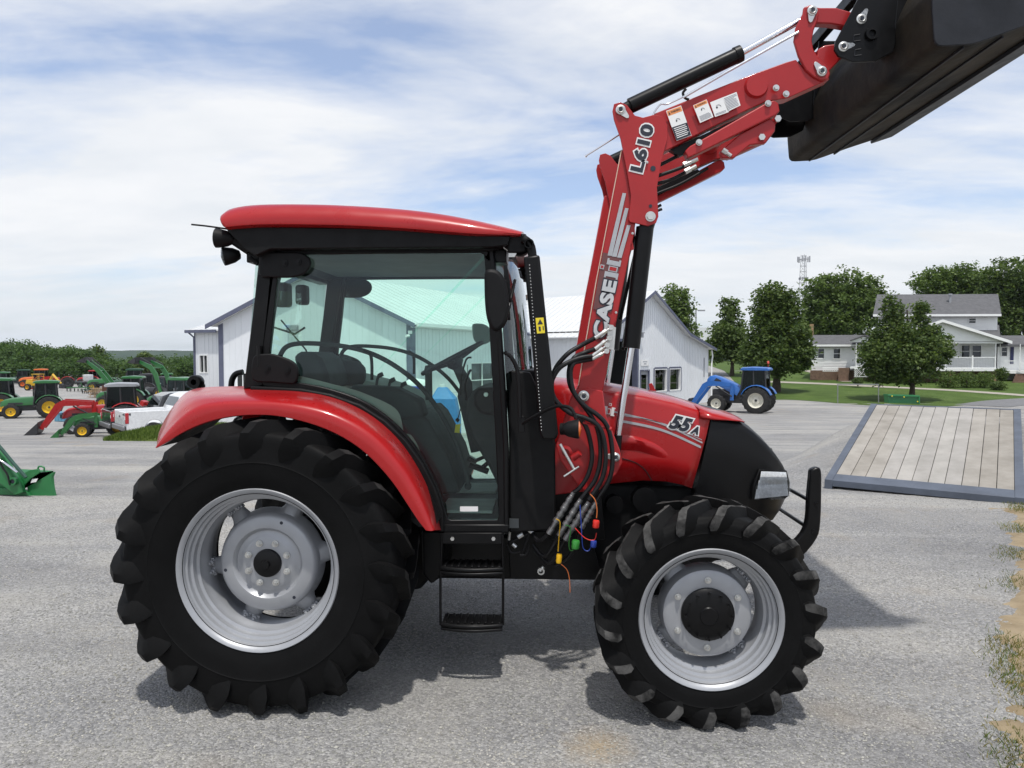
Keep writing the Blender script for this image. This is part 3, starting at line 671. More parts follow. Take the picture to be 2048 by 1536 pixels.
# exhaust stack
EY = 3.63
b = MB(); b.prism(pp([(1047, 513), (1079, 509), (1117, 868), (1112, 880), (1085, 880), (1080, 868)], EY), (0, .10, 0)); ES = b.build('exhaust_stack', BLK, TR, bevel=.012)
b = MB(); P = [pt(x, y, EY+.05) for x, y in [(1066, 520), (1062, 495), (1055, 484), (1046, 478)]]; b.tube(cr(P, 5), [.024]*16, 14)
b.lathe([(.024, 0), (.026, .0), (.02, -.0), (.018, -.05)], pt(1058, 487, EY+.0), (0, -1, 0), 20)
b.build('exhaust_pipe', BLK, TR, smooth=50)
b = MB(); 
for i in range(52):
    f = i/51; q = pt(1059+f*24, 530+f*330, EY-.001); b.cyl(q, q-Vector((0, .0015, 0)), .0024, 6)
b.build('guard_perforation', WHT, TR).parent = ES
[setattr(o, 'parent', ES) for o in kids(TR) if o.name.startswith('guard_perforation')]
lb = plate('warning_label', [(1071, 636), (1087, 635), (1090, 666), (1074, 667)], EY-.002, EY, YEL, TR, 0)
b = MB(); b.add(pp([(1080, 638), (1086, 648), (1075, 649)], EY-.0035), [(0, 1, 2)]); b.add(pp([(1077, 653), (1081, 653), (1082, 662), (1078, 662)], EY-.0035), [(0, 1, 2, 3)]); b.add(pp([(1085, 652), (1087, 652), (1088, 660), (1086, 660)], EY-.0035), [(0, 1, 2, 3)]); x = b.build('label_symbol', DKD, TR, smooth=0); x.parent = lb
b = MB(); b.box(pt(1035, 490, 3.75), (.10, .12, .10)); b.lathe([(.055, 0), (.06, .03), (.05, .09), (.02, .12)], pt(1040, 489, 3.70), (0, 1, 0), 20); duo(b.build('front_work_lamp', BLKP, TR, smooth=50, bevel=.01))
b = MB(); b.prism(pp([(1017, 501), (1029, 501), (1033, 507), (1029, 514), (1017, 514)], 3.70), (0, .008, 0)); b.tube([pt(1008, 474, 3.71), pt(1008, 496, 3.71), pt(1017, 502, 3.705)], .003, 6); duo(b.build('mirror_bracket', ZINC, TR))
# mirror
mp_ = cr2([(968, 556), (970, 542), (980, 537), (996, 541), (1008, 556), (1015, 585), (1018, 620), (1012, 645), (1000, 659), (988, 662), (978, 650), (972, 630), (969, 600), (968, 556)], 3)[:-1]
mo = plate('wing_mirror', mp_, 3.50, 3.56, BLKP, TR, .018)
b = MB(); b.tube(cr([pt(1010, 560, 3.57), pt(1014, 600, 3.58), pt(1018, 640, 3.6)], 4), .010, 8); b.tube([pt(1017, 620, 3.58), pt(1030, 560, 3.74)], .009, 8); b.prism(pp([(1007, 530), (1014, 528), (1020, 565), (1022, 600), (1015, 602), (1008, 560)], 3.6), (0, .02, 0)); b.build('mirror_arm', BLK, TR, bevel=.003).parent = mo
[setattr(o, 'parent', mo) for o in kids(TR) if o.name.startswith('mirror_arm')]
fm_ = plate('wing_mirror', [((x-992)*.8+963, (y-600)*.34+668) for x, y in mp_], 5.16, 5.21, INTL, TR, .015)
# entry handle
b = MB(); b.tube(cr([pt(x, y, 3.66) for x, y in [(1011, 706), (1022, 714), (1033, 735), (1038, 770), (1040, 835)]], 5), .011, 10); b.tube([pt(1011, 706, 3.66), pt(1011, 706, 3.75)], .011, 8); duo(b.build('grab_handle', BLK, TR, smooth=60))
b = MB(); b.tube(cr([pt(x, y, 4.2) for x, y in [(462, 780), (464, 760), (472, 748), (486, 744)]], 4), .018, 10); duo(b.build('rear_grab_handle', BLK, TR, smooth=60))
# round hitch lift roller behind the cab
b = MB(); c_ = pt(392, 764, 4.1); b.lathe([(.018, -.03), (.038, -.03), (.042, -.02), (.042, .02), (.038, .03), (.018, .03)], c_, seg=28, close=True); b.prism(pp([(384, 752), (398, 753), (406, 772), (404, 784), (394, 784)], 4.12), (0, .03, 0)); b.build('lift_arm_eye', BLK, TR, smooth=40)
# lower cab front and dashboard side
b = MB(); b.prism(pp([(1018, 740), (1060, 745), (1085, 800), (1110, 860), (1112, 1060), (1018, 1066)], 3.80), (0, .12, 0)); duo(b.build('cab_front_panel', BLKP, TR, bevel=.01))
b = MB(); b.box((pt(1060, 900, 4.0).x, YC, 1.25), (.10, 1.0, .9)); b.build('firewall', BLKP, TR, bevel=.01)
# interior
b = MB(); f0 = pt(880, 1035, DY+.04); f1 = pt(1010, 1035, DY+.04); b.box(((f0.x+f1.x)/2-.1, YC, f0.z-.03), (f1.x-f0.x+.35, 1.2, .05)); b.build('cab_floor', INT, TR)
FM = mat('floor_mat_light', (.6, .62, .60), .8, 0, .1, 12)
b = MB(); b.box(((f0.x+f1.x)/2-.05, YC-.3, f0.z+.0), (.30, .34, .02)); b.box(((f0.x+f1.x)/2-.05, YC+.25, f0.z+.0), (.26, .3, .02)); b.build('floor_mat', FM, TR, bevel=.004)
# seat base box
b = MB(); b.prism(pp([(800, 840), (812, 828), (840, 824), (858, 842), (874, 872), (900, 920), (920, 985), (880, 990), (850, 940), (820, 900)], 3.98), (0, .82, 0)); b.build('seat_pedestal', INT, TR, bevel=.012)
arch = cr2([(585, 750), (609, 754), (649, 764), (700, 777), (732, 788), (781, 810), (800, 830), (808, 864), (822, 870), (836, 892), (850, 930)], 3)
b = MB(); secs = []
for x, y in arch: secs.append([pt(x, y, DY+.05), pt(x, y, DY+.30), pt(x-30, y+48, DY+.30), pt(x-30, y+48, DY+.05)])
b.loft(secs); duo(b.build('inner_fender', mat('inner_fender_sheen_grey', (.38, .42, .38), .6, 0, .1, 4), TR, smooth=50))  # fender panel coloured pale to paint in the sheen on the door glass
def soft(nm, px, y0, y1, m, bev=.03): return plate(nm, px, y0, y1, m, TR, bev)
SEAT = empty('driver_seat', (0, 0, 0)); SEAT.parent = TR
for nm, px, y0, y1 in (('seat_back', [(585, 712), (600, 703), (622, 704), (642, 716), (654, 745), (660, 778), (605, 775)], 4.18, 4.62), ('seat_cushion', [(640, 782), (780, 788), (800, 800), (795, 822), (650, 820)], 4.15, 4.65), ('armrest', [(676, 718), (715, 724), (728, 735), (728, 762), (715, 775), (684, 770)], 4.68, 4.76)):
    o = soft(nm, px, y0, y1, INT, .025); o.parent = SEAT
for x, y in ((758, 752), (782, 762), (805, 770)):
    b = MB(); b.tube(cr([pt(x-6, y+30, 4.1), pt(x-4, y+10, 4.08), pt(x, y, 4.06), pt(x+8, y-4, 4.06)], 4), [.008]*8+[.014]*5, 8); b.build('control_lever', INT, TR, smooth=60)
b = MB(); b.prism(pp([(700, 770), (790, 775), (840, 800), (850, 835), (790, 840), (700, 810)], 3.95), (0, .16, 0)); b.build('side_console', INT, TR, bevel=.02)
# steering wheel and column
sc0 = pt(905, 716, 4.33); b = MB(); nrm = Vector((-.46, -.05, .88)).normalized(); u = Vector((.88, 0, .46)).normalized(); v_ = nrm.cross(u)
rim_ = [sc0+(u*math.cos(a)+v_*math.sin(a))*.205 for a in np.linspace(0, 2*math.pi, 41)]; b.tube(rim_, .015, 10, caps=False)
for a in (0.5, 2.6, 4.71): b.tube([sc0-nrm*.03, sc0+(u*math.cos(a)+v_*math.sin(a))*.2], .014, 8)
b.lathe([(.001, .01), (.05, .005), (.055, -.03), (.03, -.06)], sc0-nrm*.01, nrm, 20); SWH = b.build('steering_wheel', mat('steering_rubber', (.02, .023, .03), .5), TR, smooth=60)
b = MB(); b.tube([sc0-nrm*.05, sc0-nrm*.18, pt(930, 790, 4.36), pt(960, 900, 4.36)], [.03, .04, .05, .06], 14); b.build('steering_column', INT, TR, smooth=60)
b = MB(); b.tube([pt(858, 800, 4.2), pt(857, 740, 4.2)], .022, 12); b.lathe([(.001, -.03), (.02, -.026), (.026, 0), (.02, .026), (.001, .03)], pt(857, 740, 4.2), (0, 0, 1), 14); b.build('shuttle_lever', INT, TR, smooth=60)
b = MB(); b.prism(pp([(945, 782), (960, 772), (990, 776), (1004, 790), (1006, 1000), (990, 960), (975, 930), (945, 880), (930, 840), (935, 800)], 4.10), (0, .58, 0)); b.build('dashboard', INT, TR, bevel=.02)
b = MB(); b.prism(pp([(946, 790), (955, 776), (985, 774), (1000, 785), (1003, 815), (985, 832), (960, 828), (948, 812)], 3.98), (0, .12, 0)); b.build('instrument_pod', BLKP, TR, bevel=.02)
b = MB(); q = pt(972, 789, 3.975); b.lathe([(.001, -.008), (.012, -.008), (.014, 0)], q, (0, 1, 0), 16); b.build('ignition_switch', ZINC, TR)
b = MB(); b.tube([pt(990, 700+i, 3.86) for i in (10, 80)], .01, 8); b.tube(cr([pt(x, y, 3.95) for x, y in [(921, 790), (922, 760), (932, 720), (943, 715)]], 4), .006, 6); b.tube(cr([pt(x, y, 3.9) for x, y in [(933, 800), (930, 770), (938, 745), (943, 740)]], 4), .008, 6); b.build('mirror_stay', BLK, TR, smooth=60)
b = MB(); b.box(pt(958, 936, 4.1), (.12, .05, .03), (0, R(20), 0)); b.tube([pt(965, 935, 4.12), pt(1000, 905, 4.12)], .014, 8); b.box(pt(945, 920, 4.3), (.06, .06, .03), (0, R(30), 0)); b.tube([pt(950, 922, 4.3), pt(1000, 900, 4.3)], .012, 8); b.build('foot_pedals', BLK, TR, bevel=.004)
kt = plate('key_tag', [(911, 849), (921, 848), (919, 866), (909, 865)], 3.9, 3.903, YEL, TR, 0)
b = MB(); b.lathe([(.001, -.014), (.014, 0), (.001, .014)], pt(915, 840, 3.9), (0, 0, 1), 12); b.tube([pt(915, 840, 3.9), pt(922, 815, 3.9)], .003, 6); x = b.build('key_knob', BLK, TR, smooth=60); x.parent = kt
# rear wiper seen through the cab, far-side stay wires
b = MB(); b.tube([pt(562, 640, 4.9), pt(612, 700, 4.9), pt(622, 735, 4.9)], .006, 6); b.tube([pt(549, 655, 4.9), pt(590, 668, 4.9), pt(610, 655, 4.9)], .008, 6); b.build('rear_wiper', BLK, TR)
b = MB(); b.box(pt(565, 590, 4.6), (.10, .12, .16)); b.box(pt(605, 590, 4.9), (.08, .1, .14)); b.build('rear_interior_lamp', BLKP, TR, bevel=.02)
# ---------------- steps
SY = 3.72
b = MB()
for x, xb_ in ((884, 881), (1006, 1006)): b = MB(); b.tube(cr([pt(x, 1066, SY), pt(x-1, 1100, SY), pt(xb_, 1150, SY), pt(xb_, 1250, SY)], 4), .007, 8); b.build('step_hanger', BLK, TR, smooth=60)
b = MB(); b.prism(pp([(885, 1066), (1006, 1066), (1006, 1088), (885, 1088)], SY), (0, .02, 0)); b.build('step_bracket', BLK, TR, bevel=.003)
b = MB()
for bx in ((905, 1077), (987, 1077)): q = pt(*bx, SY); b.cyl(q, q-Vector((0, .01, 0)), .011, 6)
b.build('step_bolts', ZINC, TR)
for y0, hh in ((1135, 14), (1247, 20)):
    b = MB(); a = pt(883, y0, SY-.01); c_ = pt(1005, y0, SY-.01); L_ = c_.x-a.x
    sh = [Vector((a.x+L_*f, SY-.02-.03*math.sin(math.pi*f), a.z)) for f in np.linspace(0, 1, 13)]
    b.tube(sh, .012, 8); b.tube([Vector((p.x, p.y, p.z-.022)) for p in sh], .010, 8)
    b.box(((a.x+c_.x)/2, SY+.06, a.z-.002), (L_, .15, .006))
    for k in range(9): b.box((a.x+L_*(k+.5)/9, SY+.05, a.z+.006), (.014, .13, .012))
    b.build('step_tread', BLK, TR, bevel=.002)
# ---------------- chassis
b = MB(); b.prism(pp([(600, 1020), (850, 1000), (1010, 1070), (1190, 1070), (1300, 1060), (1300, 1150), (1190, 1162), (860, 1158), (840, 1180), (600, 1200)], 4.12), (0, .54, 0)); b.build('transmission_housing', BLK, TR, bevel=.02)
b = MB(); b.prism(pp([(842, 1062), (888, 1062), (888, 1150), (862, 1170), (845, 1150)], 3.80), (0, .35, 0)); b.build('tank_end', BLK, TR, bevel=.015)
b = MB(); b.prism(pp([(1015, 1062), (1180, 1062), (1200, 1140), (1190, 1160), (1020, 1158)], 4.0), (0, .10, 0)); duo(b.build('side_rail', BLK, TR, bevel=.006))
b = MB(); b.prism(pp([(1195, 965), (1385, 975), (1400, 1020), (1540, 1045), (1500, 1110), (1300, 1150), (1190, 1150), (1100, 1120), (1100, 960)], 4.10), (0, .58, 0)); b.build('engine', BLKP, TR, bevel=.02)
b = MB(); b.cyl((front_c.x, 3.52, front_c.z), (front_c.x, 2*YC-3.52, front_c.z), .075, 20); b.build('front_axle', BLK, TR, smooth=50); b = MB(); b.cyl((rx, 3.55, rz_), (rx, 2*YC-3.55, rz_), .10, 20); b.build('rear_axle', BLK, TR, smooth=50); b = MB(); b.lathe([(.05, -.2), (.16, -.1), (.17, .1), (.05, .2)], (front_c.x, YC, front_c.z), (0, 1, 0), 24); b.build('differential', BLK, TR, smooth=50)
b = MB()
for (x, y, r, l) in ((1230, 1010, .05, .12), (1290, 1000, .07, .10), (1330, 1060, .06, .1), (1260, 1090, .05, .12)): q = pt(x, y, 4.02); b = MB(); b.cyl(q, q+Vector((0, l, 0)), r, 24); b.build('engine_pulley', BLK, TR, smooth=40)
b = MB(); b.lathe([(.001, -.09), (.05, -.085), (.05, .085), (.001, .09)], pt(1140, 1060, 3.95), (0, 0, 1), 20); b.build('oil_filter', BLK, TR, smooth=50)
# ---------------- hood
HY = 4.02
def hood_secs(st_):
    secs = []
    for xt, yt, xb_, yb, hw in st_:
        T = pt(xt, yt, YC-hw); B = pt(xb_, yb, YC-hw); row = []
        d = B-T
        for f, w_, dz in ((1.0, .985, 0), (.72, 1.0, 0), (.42, 1.0, 0), (.25, .995, 0), (.20, .975, 0), (.08, .955, 0), (.02, .93, 0.0), (0, .88, 0), (-.02, .6, .012), (-.03, 0, .022)):
            p = T+d*f; row.append(Vector((p.x, YC-hw*w_, p.z+dz)))
        row += [Vector((p.x, 2*YC-p.y, p.z)) for p in row[::-1][1:]]
        secs.append(row)
    return secs
hs_ = [(1095, 771, 1095, 985, .37), (1150, 775, 1150, 978, .37), (1206, 780, 1200, 970, .37), (1290, 793, 1285, 961, .37), (1350, 806, 1332, 963, .372), (1400, 821, 1365, 970, .372), (1424, 830, 1384, 977, .37)]
b = MB(); b.loft(hood_secs(hs_), False, False); HOOD = b.build('hood', RED, TR, smooth=55)
sm = HOOD.modifiers.new('s', 'SOLIDIFY'); sm.thickness = .006; sm.offset = -1
gs = [(1426, 831, 1386, 1006, .368), (1452, 836, 1412, 1014, .368), (1484, 846, 1444, 1028, .362), (1510, 864, 1478, 1038, .350), (1535, 887, 1508, 1044, .325), (1555, 910, 1530, 1045, .29), (1568, 930, 1546, 1040, .24), (1577, 950, 1560, 1020, .17), (1580, 968, 1574, 990, .08)]
b = MB(); b.loft(hood_secs(gs), True, True); b.build('nose_grille', BLK, TR, smooth=50)
b = MB(); secs = []
for xt, yt, hw in ((1400, 820, .374), (1426, 829, .373), (1452, 834.5, .368), (1478, 841, .350), (1489, 845, .33)):
    T = pt(xt, yt, YC-hw); row = [Vector((T.x, YC-hw*w_, T.z+dz)) for w_, dz in ((1.0, -.034*(1490-xt)/70), (.99, -.018*(1490-xt)/70), (.955, -.004), (.90, .003), (.6, .014), (0, .024))]; row += [Vector((p.x, 2*YC-p.y, p.z)) for p in row[::-1][1:]]; secs.append(row)
b.loft(secs, False, False); o = b.build('hood_lip', RED, TR, smooth=60); sm = o.modifiers.new('s', 'SOLIDIFY'); sm.thickness = .006; sm.offset = 1
# grille slots in the nose, number roundel area left black
# hood crease bulge over the wheel
bul = cr2([(1240, 868), (1275, 872), (1310, 885), (1340, 905), (1362, 935)], 4); bul2 = cr2([(1240, 905), (1275, 905), (1305, 915), (1335, 930), (1360, 942)], 4)
b = MB(); secs = []
for k, (p, q) in enumerate(zip(bul, bul2)):
    f = math.sin(math.pi*min(1, k/(len(bul)-1)+.25))*.022; secs.append([pt(*p, HY+.004), pt((p[0]*.75+q[0]*.25), (p[1]*.75+q[1]*.25), HY-f), pt((p[0]+q[0])/2, (p[1]+q[1])/2, HY-f*.8), pt(*q, HY+.004)])
b.loft(secs, False, False); duo(b.build('hood_bulge', RED, TR, smooth=60))
b = MB(); b.tube([pt(x, y, HY-.001) for x, y in cr2([(1244, 917), (1270, 925), (1290, 940), (1304, 962)], 4)], .003, 6); b.build('hood_panel_gap', BLK, TR)
# decals on the hood
for y0, y1, t in (((1228, 822), (1405, 884), 3.2), ((1234, 838), (1402, 892), 5.0), ((1240, 829), (1404, 879), 1.4)):
    c1 = cr2([y0, ((y0[0]+y1[0])/2+4, (y0[1]+y1[1])/2-8), y1], 6); b = MB()
    for i in range(len(c1)-1): b.add(pp([c1[i], c1[i+1], (c1[i+1][0], c1[i+1][1]+t), (c1[i][0], c1[i][1]+t)], HY-.004), [(0, 1, 2, 3)])
    b.build('hood_stripe', SILD, TR, smooth=0)
def ptext(s, cx_, cy_, w_, h_, ang, Y, m, name, parent, **k):
    c = pt(cx_, cy_, Y); sc_ = (Y+.05)/F; u = Vector((math.cos(R(ang)), 0, math.sin(R(ang)))); v = Vector((-math.sin(R(ang)), 0, math.cos(R(ang))))
    return text3(s, c, u, v, w_*sc_, h_*sc_, m, name, parent, **k)
ptext('55', 1361, 847, 44, 28, -13, HY, WHT, 'model_number_outline', TR, bold=.05, grow=.075, shear=.3, proud=.006, space=1.12)
ptext('55', 1361, 847, 44, 28, -13, HY, DKD, 'model_number', TR, bold=.05, shear=.3, proud=.009, space=1.12)
ptext('A', 1389, 860, 16, 16, -13, HY, WHT, 'model_letter_outline', TR, bold=.05, grow=.12, shear=.3, proud=.006)
ptext('A', 1389, 860, 16, 16, -13, HY, DKD, 'model_letter', TR, bold=.05, shear=.3, proud=.009)
def ihlogo(cx_, cy_, h_, ang, Y, parent, tilt=0):
    """two uprights, red i between, dot above"""
    c = pt(cx_, cy_, Y); s = (Y+.05)/F*h_; u = Vector((math.cos(R(ang)), 0, math.sin(R(ang)))); v = Vector((-math.sin(R(ang)), 0, math.cos(R(ang)))); n = Vector((0, -1, 0))
    def rect(b, x0, x1, y0, y1, pr): b.add([c+u*x*s+v*y*s+n*pr for x, y in ((x0, y0), (x1, y0), (x1, y1), (x0, y1))], [(0, 1, 2, 3)])
    b = MB(); 
    for x in (-.42, .42): rect(b, x-.17, x+.17, -.5, .5, .004)
    for x in (-.5, .5): rect(b, x-.2, x+.2, .36, .5, .0041); rect(b, x-.2, x+.2, -.5, -.36, .0041)
    rect(b, -.2, .2, -.36, .30, .0045); rect(b, -.16, .16, .62, .92, .0045)
    o = b.build('emblem', SILD if h_ > 20 else WHT, parent, smooth=0)
    b = MB(); rect(b, -.13, .13, -.28, .22, .0055); rect(b, -.09, .09, .68, .86, .0055); x = b.build('emblem_centre', REDL, parent, smooth=0); return o
ihlogo(1218, 822, 17, -10, HY, TR)
# headlight
def L3(x, y, Y): return pt(x, y, Y)
hl = [(1519, 939, 4.045), (1574, 941, 4.16), (1580, 965, 4.19), (1578, 992, 4.18), (1570, 998, 4.15), (1503, 999, 4.03), (1508, 968, 4.03)]
b = MB(); q = [L3(*p) for p in hl]; cc = sum(q, Vector((0, 0, 0)))/len(q); back = [p+Vector((-.01, .07, 0)) for p in q]
b.add(q+back, [tuple(range(7)), tuple(range(7, 14))[::-1]]+[(i, (i+1) % 7, (i+1) % 7+7, i+7) for i in range(7)]); HLO = b.build('headlight', BLKP, TR, bevel=.004)
REF = mat('lamp_reflector', (.88, .89, .90), .25, .12, .03, 20)
inn = [p*.90+cc*.10+Vector((0, -.006, 0)) for p in q]; b = MB()
rows_ = 3
tl, tr_, r2, br, b2, bl, l2 = inn
for i in range(rows_):
    f0, f1 = i/rows_, (i+1)/rows_; L0 = tl.lerp(bl, f0); L1 = tl.lerp(bl, f1); R0 = tr_.lerp(br, f0); R1 = tr_.lerp(br, f1); mid = Vector((0, (.006, -.004, .005)[i], 0))
    up_ = Vector((0, -.013, 0)); b.add([L0, R0, R1+up_, L1+up_], [(0, 1, 2, 3)])
x = b.build('reflector', REF, TR, smooth=0); x.parent = HLO
b = MB(); o2 = [p*.96+cc*.04+Vector((0.002, -.024, 0)) for p in q]; b.add(o2, [tuple(range(7))]); x = b.build('lens', GLC, TR, smooth=0); x.parent = HLO
duo(HLO)
# front guard
gp = cr2([(1622, 940), (1634, 935), (1643, 941), (1644, 975), (1642, 1045), (1634, 1078), (1605, 1113), (1590, 1106), (1583, 1092), (1604, 1068), (1614, 1040), (1617, 990), (1622, 940)], 3)[:-1]
GRD = plate('guard_upright', gp, 3.95, 4.0, BLK, TR, .012); duo(GRD)
b = MB()
for x, y in ((1632, 1008), (1626, 1062)): q = pt(x, y, 3.96); b.cyl(q, Vector((q.x, 2*YC-3.96, q.z)), .011, 12); b.cyl(q-Vector((0, .015, 0)), q, .013, 6)
b.build('guard_rod', BLK, TR); b = MB(); a = pt(1590, 1098, 3.97); b.box((a.x-.05, YC, a.z), (.10, .9, .05)); b.box((a.x-.2, YC, a.z-.02), (.3, .5, .06)); b.build('guard_mount', BLK, TR, bevel=.005)
# turn lamp on its arm
b = MB(); b.tube(cr([pt(x, y, Yv) for x, y, Yv in [(1040, 850, 3.68), (1070, 832, 3.6), (1105, 815, 3.52), (1125, 812, 3.48), (1143, 818, 3.45), (1152, 838, 3.44)]], 5), .0085, 10); b.build('lamp_arm', BLKP, TR, smooth=60)
TL = lamp('turn_signal', pt(1157, 858, 3.44), (1, -.12, .02), .048, .085, ORG)
b = MB(); b.tube([pt(1122, 858, 3.46), pt(1135, 858, 3.45)], [.03, .028], 14); x = b.build('lamp_boot', RUB, TR, smooth=60); duo(TL)
b = MB(); b.prism(pp([(1036, 832), (1048, 832), (1050, 865), (1036, 865)], 3.66), (0, .01, 0)); b.build('lamp_hinge', BLK, TR, bevel=.003)
# ================================================================ loader
AY = 3.80; AW = .10           # near arm: face plane and beam width
def arm(nm, px, m=REDL, y0=AY, w_=AW, bev=.006, both=True):
    o = plate(nm, px, y0, y0+w_, m, TR, bev)
    if both: duo(o)
    return o
arm('loader_boom', [(1157, 771), (1193, 560), (1205, 500), (1243, 300), (1290, 300), (1268, 470), (1249, 560), (1206, 782), (1147, 792)], y0=AY+.012, w_=.085)
arm('loader_mast', [(1112, 890), (1140, 800), (1147, 781), (1180, 775), (1206, 782), (1212, 830), (1240, 900), (1245, 925), (1232, 950), (1180, 988), (1160, 976), (1120, 920)], y0=AY, w_=.02)
arm('loader_mast_inner', [(1094, 885), (1112, 885), (1147, 800), (1206, 790), (1215, 850), (1240, 900), (1240, 930), (1200, 980), (1110, 990), (1095, 1000)], y0=AY+.10, w_=.02)
arm('mount_bracket', [(1100, 960), (1200, 960), (1210, 1080), (1100, 1080)], BLK, AY+.13, .06)
knee = [(1225, 222), (1228, 208), (1241, 204), (1254, 210), (1270, 231), (1286, 235), (1309, 229), (1326, 233), (1335, 250), (1335, 277), (1322, 326), (1314, 374), (1317, 433), (1312, 446), (1296, 452), (1260, 444), (1257, 438), (1262, 391), (1254, 342), (1241, 277), (1228, 240)]
for yy in (AY-.008, AY+.10): arm('knee_plate', knee, y0=yy, w_=.012, bev=.002)
upper = [(1286, 240), (1309, 227), (1400, 190), (1498, 151), (1573, 124), (1592, 119), (1608, 138), (1640, 160), (1658, 156), (1660, 158), (1576, 196), (1531, 203), (1500, 217), (1417, 257), (1332, 301), (1300, 310)]
arm('upper_boom', upper, y0=AY+.008, w_=.085)
arm('boom_tip', [(1600, 130), (1635, 111), (1636, 98), (1650, 90), (1674, 87), (1690, 84), (1697, 96), (1690, 110), (1660, 140), (1652, 158), (1638, 160)], y0=AY+.025, w_=.05)
arm('torque_arm', [(1370, 302), (1380, 292), (1400, 281), (1530, 207), (1548, 200), (1557, 206), (1560, 222), (1552, 230), (1400, 305), (1376, 316)], y0=AY-.004, w_=.07)
arm('parking_stand', [(1440, 303), (1480, 268), (1540, 236), (1552, 244), (1550, 262), (1532, 286), (1500, 290), (1468, 316), (1445, 316)], y0=AY+.02, w_=.04, both=False)
clink = [(1606, 27), (1608, 14), (1622, 9), (1634, 14), (1638, 28), (1636, 40), (1628, 60), (1624, 80), (1627, 98), (1637, 114), (1655, 132), (1661, 146), (1657, 158), (1643, 161), (1628, 154), (1612, 140), (1597, 112), (1588, 82), (1592, 55), (1600, 38)]
CL = arm('bell_crank', clink, y0=AY-.006, w_=.02); 
arm('bell_crank', clink, y0=AY+.085, w_=.02)
arm('bucket_link', [(1612, 22), (1622, 12), (1640, 15), (1672, 15), (1704, 24), (1730, 30), (1734, 42), (1722, 52), (1700, 54), (1661, 47), (1636, 46), (1616, 42)], y0=AY+.02, w_=.055)
b = MB()
b.cyl(pt(1513, 172, AY+.012), pt(1513, 172, AY+.012)+Vector((0, 2*(YC-AY-.012), 0)), .056, 32); b.build('torque_tube', REDL, TR, smooth=50)
b = MB(); q = pt(1513, 172, AY); b.lathe([(.001, -.012), (.055, -.012), (.058, -.004), (.062, .006), (.064, .012)], q, seg=32); duo(b.build('tube_cap', REDL, TR, smooth=40))
# cylinders
b = MB(); b.cyl(pt(1260, 212, AY+.05), pt(1478, 109, AY+.05), .0405, 28); b.cyl(pt(1470, 112, AY+.05), pt(1482, 107, AY+.05), .044, 28); b.cyl(pt(1243, 221, AY+.05), pt(1262, 211, AY+.05), .03, 20); duo(b.build('tilt_cylinder', BLK, TR, smooth=40))
b = MB(); b.cyl(pt(1478, 109, AY+.05), pt(1610, 36, AY+.05), .0165, 20); duo(b.build('tilt_rod', CHR, TR, smooth=40))
b = MB(); b.tube(cr([pt(x, y, AY+.005) for x, y in [(1370, 192), (1335, 208), (1322, 208), (1310, 222), (1306, 232)]], 4), .0045, 8); b.tube([pt(1597, 64, AY-.01), pt(1450, 146, AY-.01), pt(1366, 195, AY-.01)], .007, 8); b.build('level_indicator', CHR, TR, smooth=60); b = MB(); b.tube([pt(1260, 256, AY+.13), pt(1171, 312, AY+.13)], .005, 8); b.cyl(pt(1173, 311, AY+.13), pt(1170, 313, AY+.13), .008, 8); b.build('indicator_tail', CHR, TR, smooth=60)
b = MB(); b.tube(cr([pt(x, y, AY+.01) for x, y in [(1372, 178), (1366, 186), (1370, 196), (1378, 199)]], 4), .007, 8); b.build('pipe_clip', BLK, TR)
b = MB(); b.cyl(pt(1290, 455, AY+.05), pt(1262, 696, AY+.05), .0475, 28); b.cyl(pt(1299, 434, AY+.05), pt(1292, 458, AY+.05), .04, 20); b.tube([pt(1277, 470, AY+.05), pt(1280, 540, AY+.06)], .012, 8); duo(b.build('lift_cylinder', BLK, TR, smooth=40))
b = MB(); b.cyl(pt(1263, 690, AY+.05), pt(1234, 880, AY+.05), .0195, 20); duo(b.build('lift_rod', CHR, TR, smooth=40))
b = MB(); b.cyl(pt(1236, 870, AY+.05), pt(1232, 914, AY+.05), .024, 16); duo(b.build('rod_eye', BLK, TR, smooth=40))
b = MB(); b.tube([pt(1270, 560, AY+.09), pt(1245, 700, AY+.09)], .011, 8); b.tube([pt(1262, 450, AY+.09), pt(1272, 500, AY+.09), pt(1240, 640, AY+.09)], .010, 8); b.build('boom_pipe', BLK, TR)
# pins
def pin(px, py, r=.026, flag=None, Y=AY-.01, m=ZINC):
    q = pt(px, py, Y); b = MB(); b.lathe([(.001, -.004), (r*.38, -.004), (r*.42, -.014), (r*.62, -.016), (r*.72, -.010), (r, -.008), (r, .006)], q, seg=24)
    if flag:
        a = Vector((math.cos(R(flag)), 0, math.sin(R(flag)))); n = Vector((-a.z, 0, a.x)); e = q+a*.055
        b.prism([q+n*r*.95-a*.005, e+n*.009, e+a*.006, e-n*.009, q-n*r*.95-a*.005], (0, -.005, 0))
    o = b.build('pivot_pin', m, TR, smooth=40, bevel=.001); duo(o)
    b = MB(); b.cyl(q-Vector((0, .0165, 0)), q-Vector((0, .0175, 0)), r*.34, 16); x = b.build('pin_bore', DKD, TR); x.parent = o
pin(1241, 220, flag=-45); pin(1624, 22, flag=-98); pin(1643, 143, flag=128); pin(1686, 94, flag=10, Y=AY-.04); pin(1722, 39, flag=62, Y=AY-.04); pin(1231, 914, .024, flag=175)
pin(1167, 792, .030)
def bolts(lst, r=.016, nm='boom_bolt', Y=AY-.008):
    for x, y in lst:
        q = pt(x, y, Y); b = MB(); b.cyl(q, q-Vector((0, .003, 0)), r*1.35, 20); b.cyl(q-Vector((0, .003, 0)), q-Vector((0, .014, 0)), r, 6); duo(b.build(nm, ZINC, TR))
bolts([(1301, 433)], .020); bolts([(1552, 176), (1572, 188), (1536, 207), (1398, 285)], .0125)
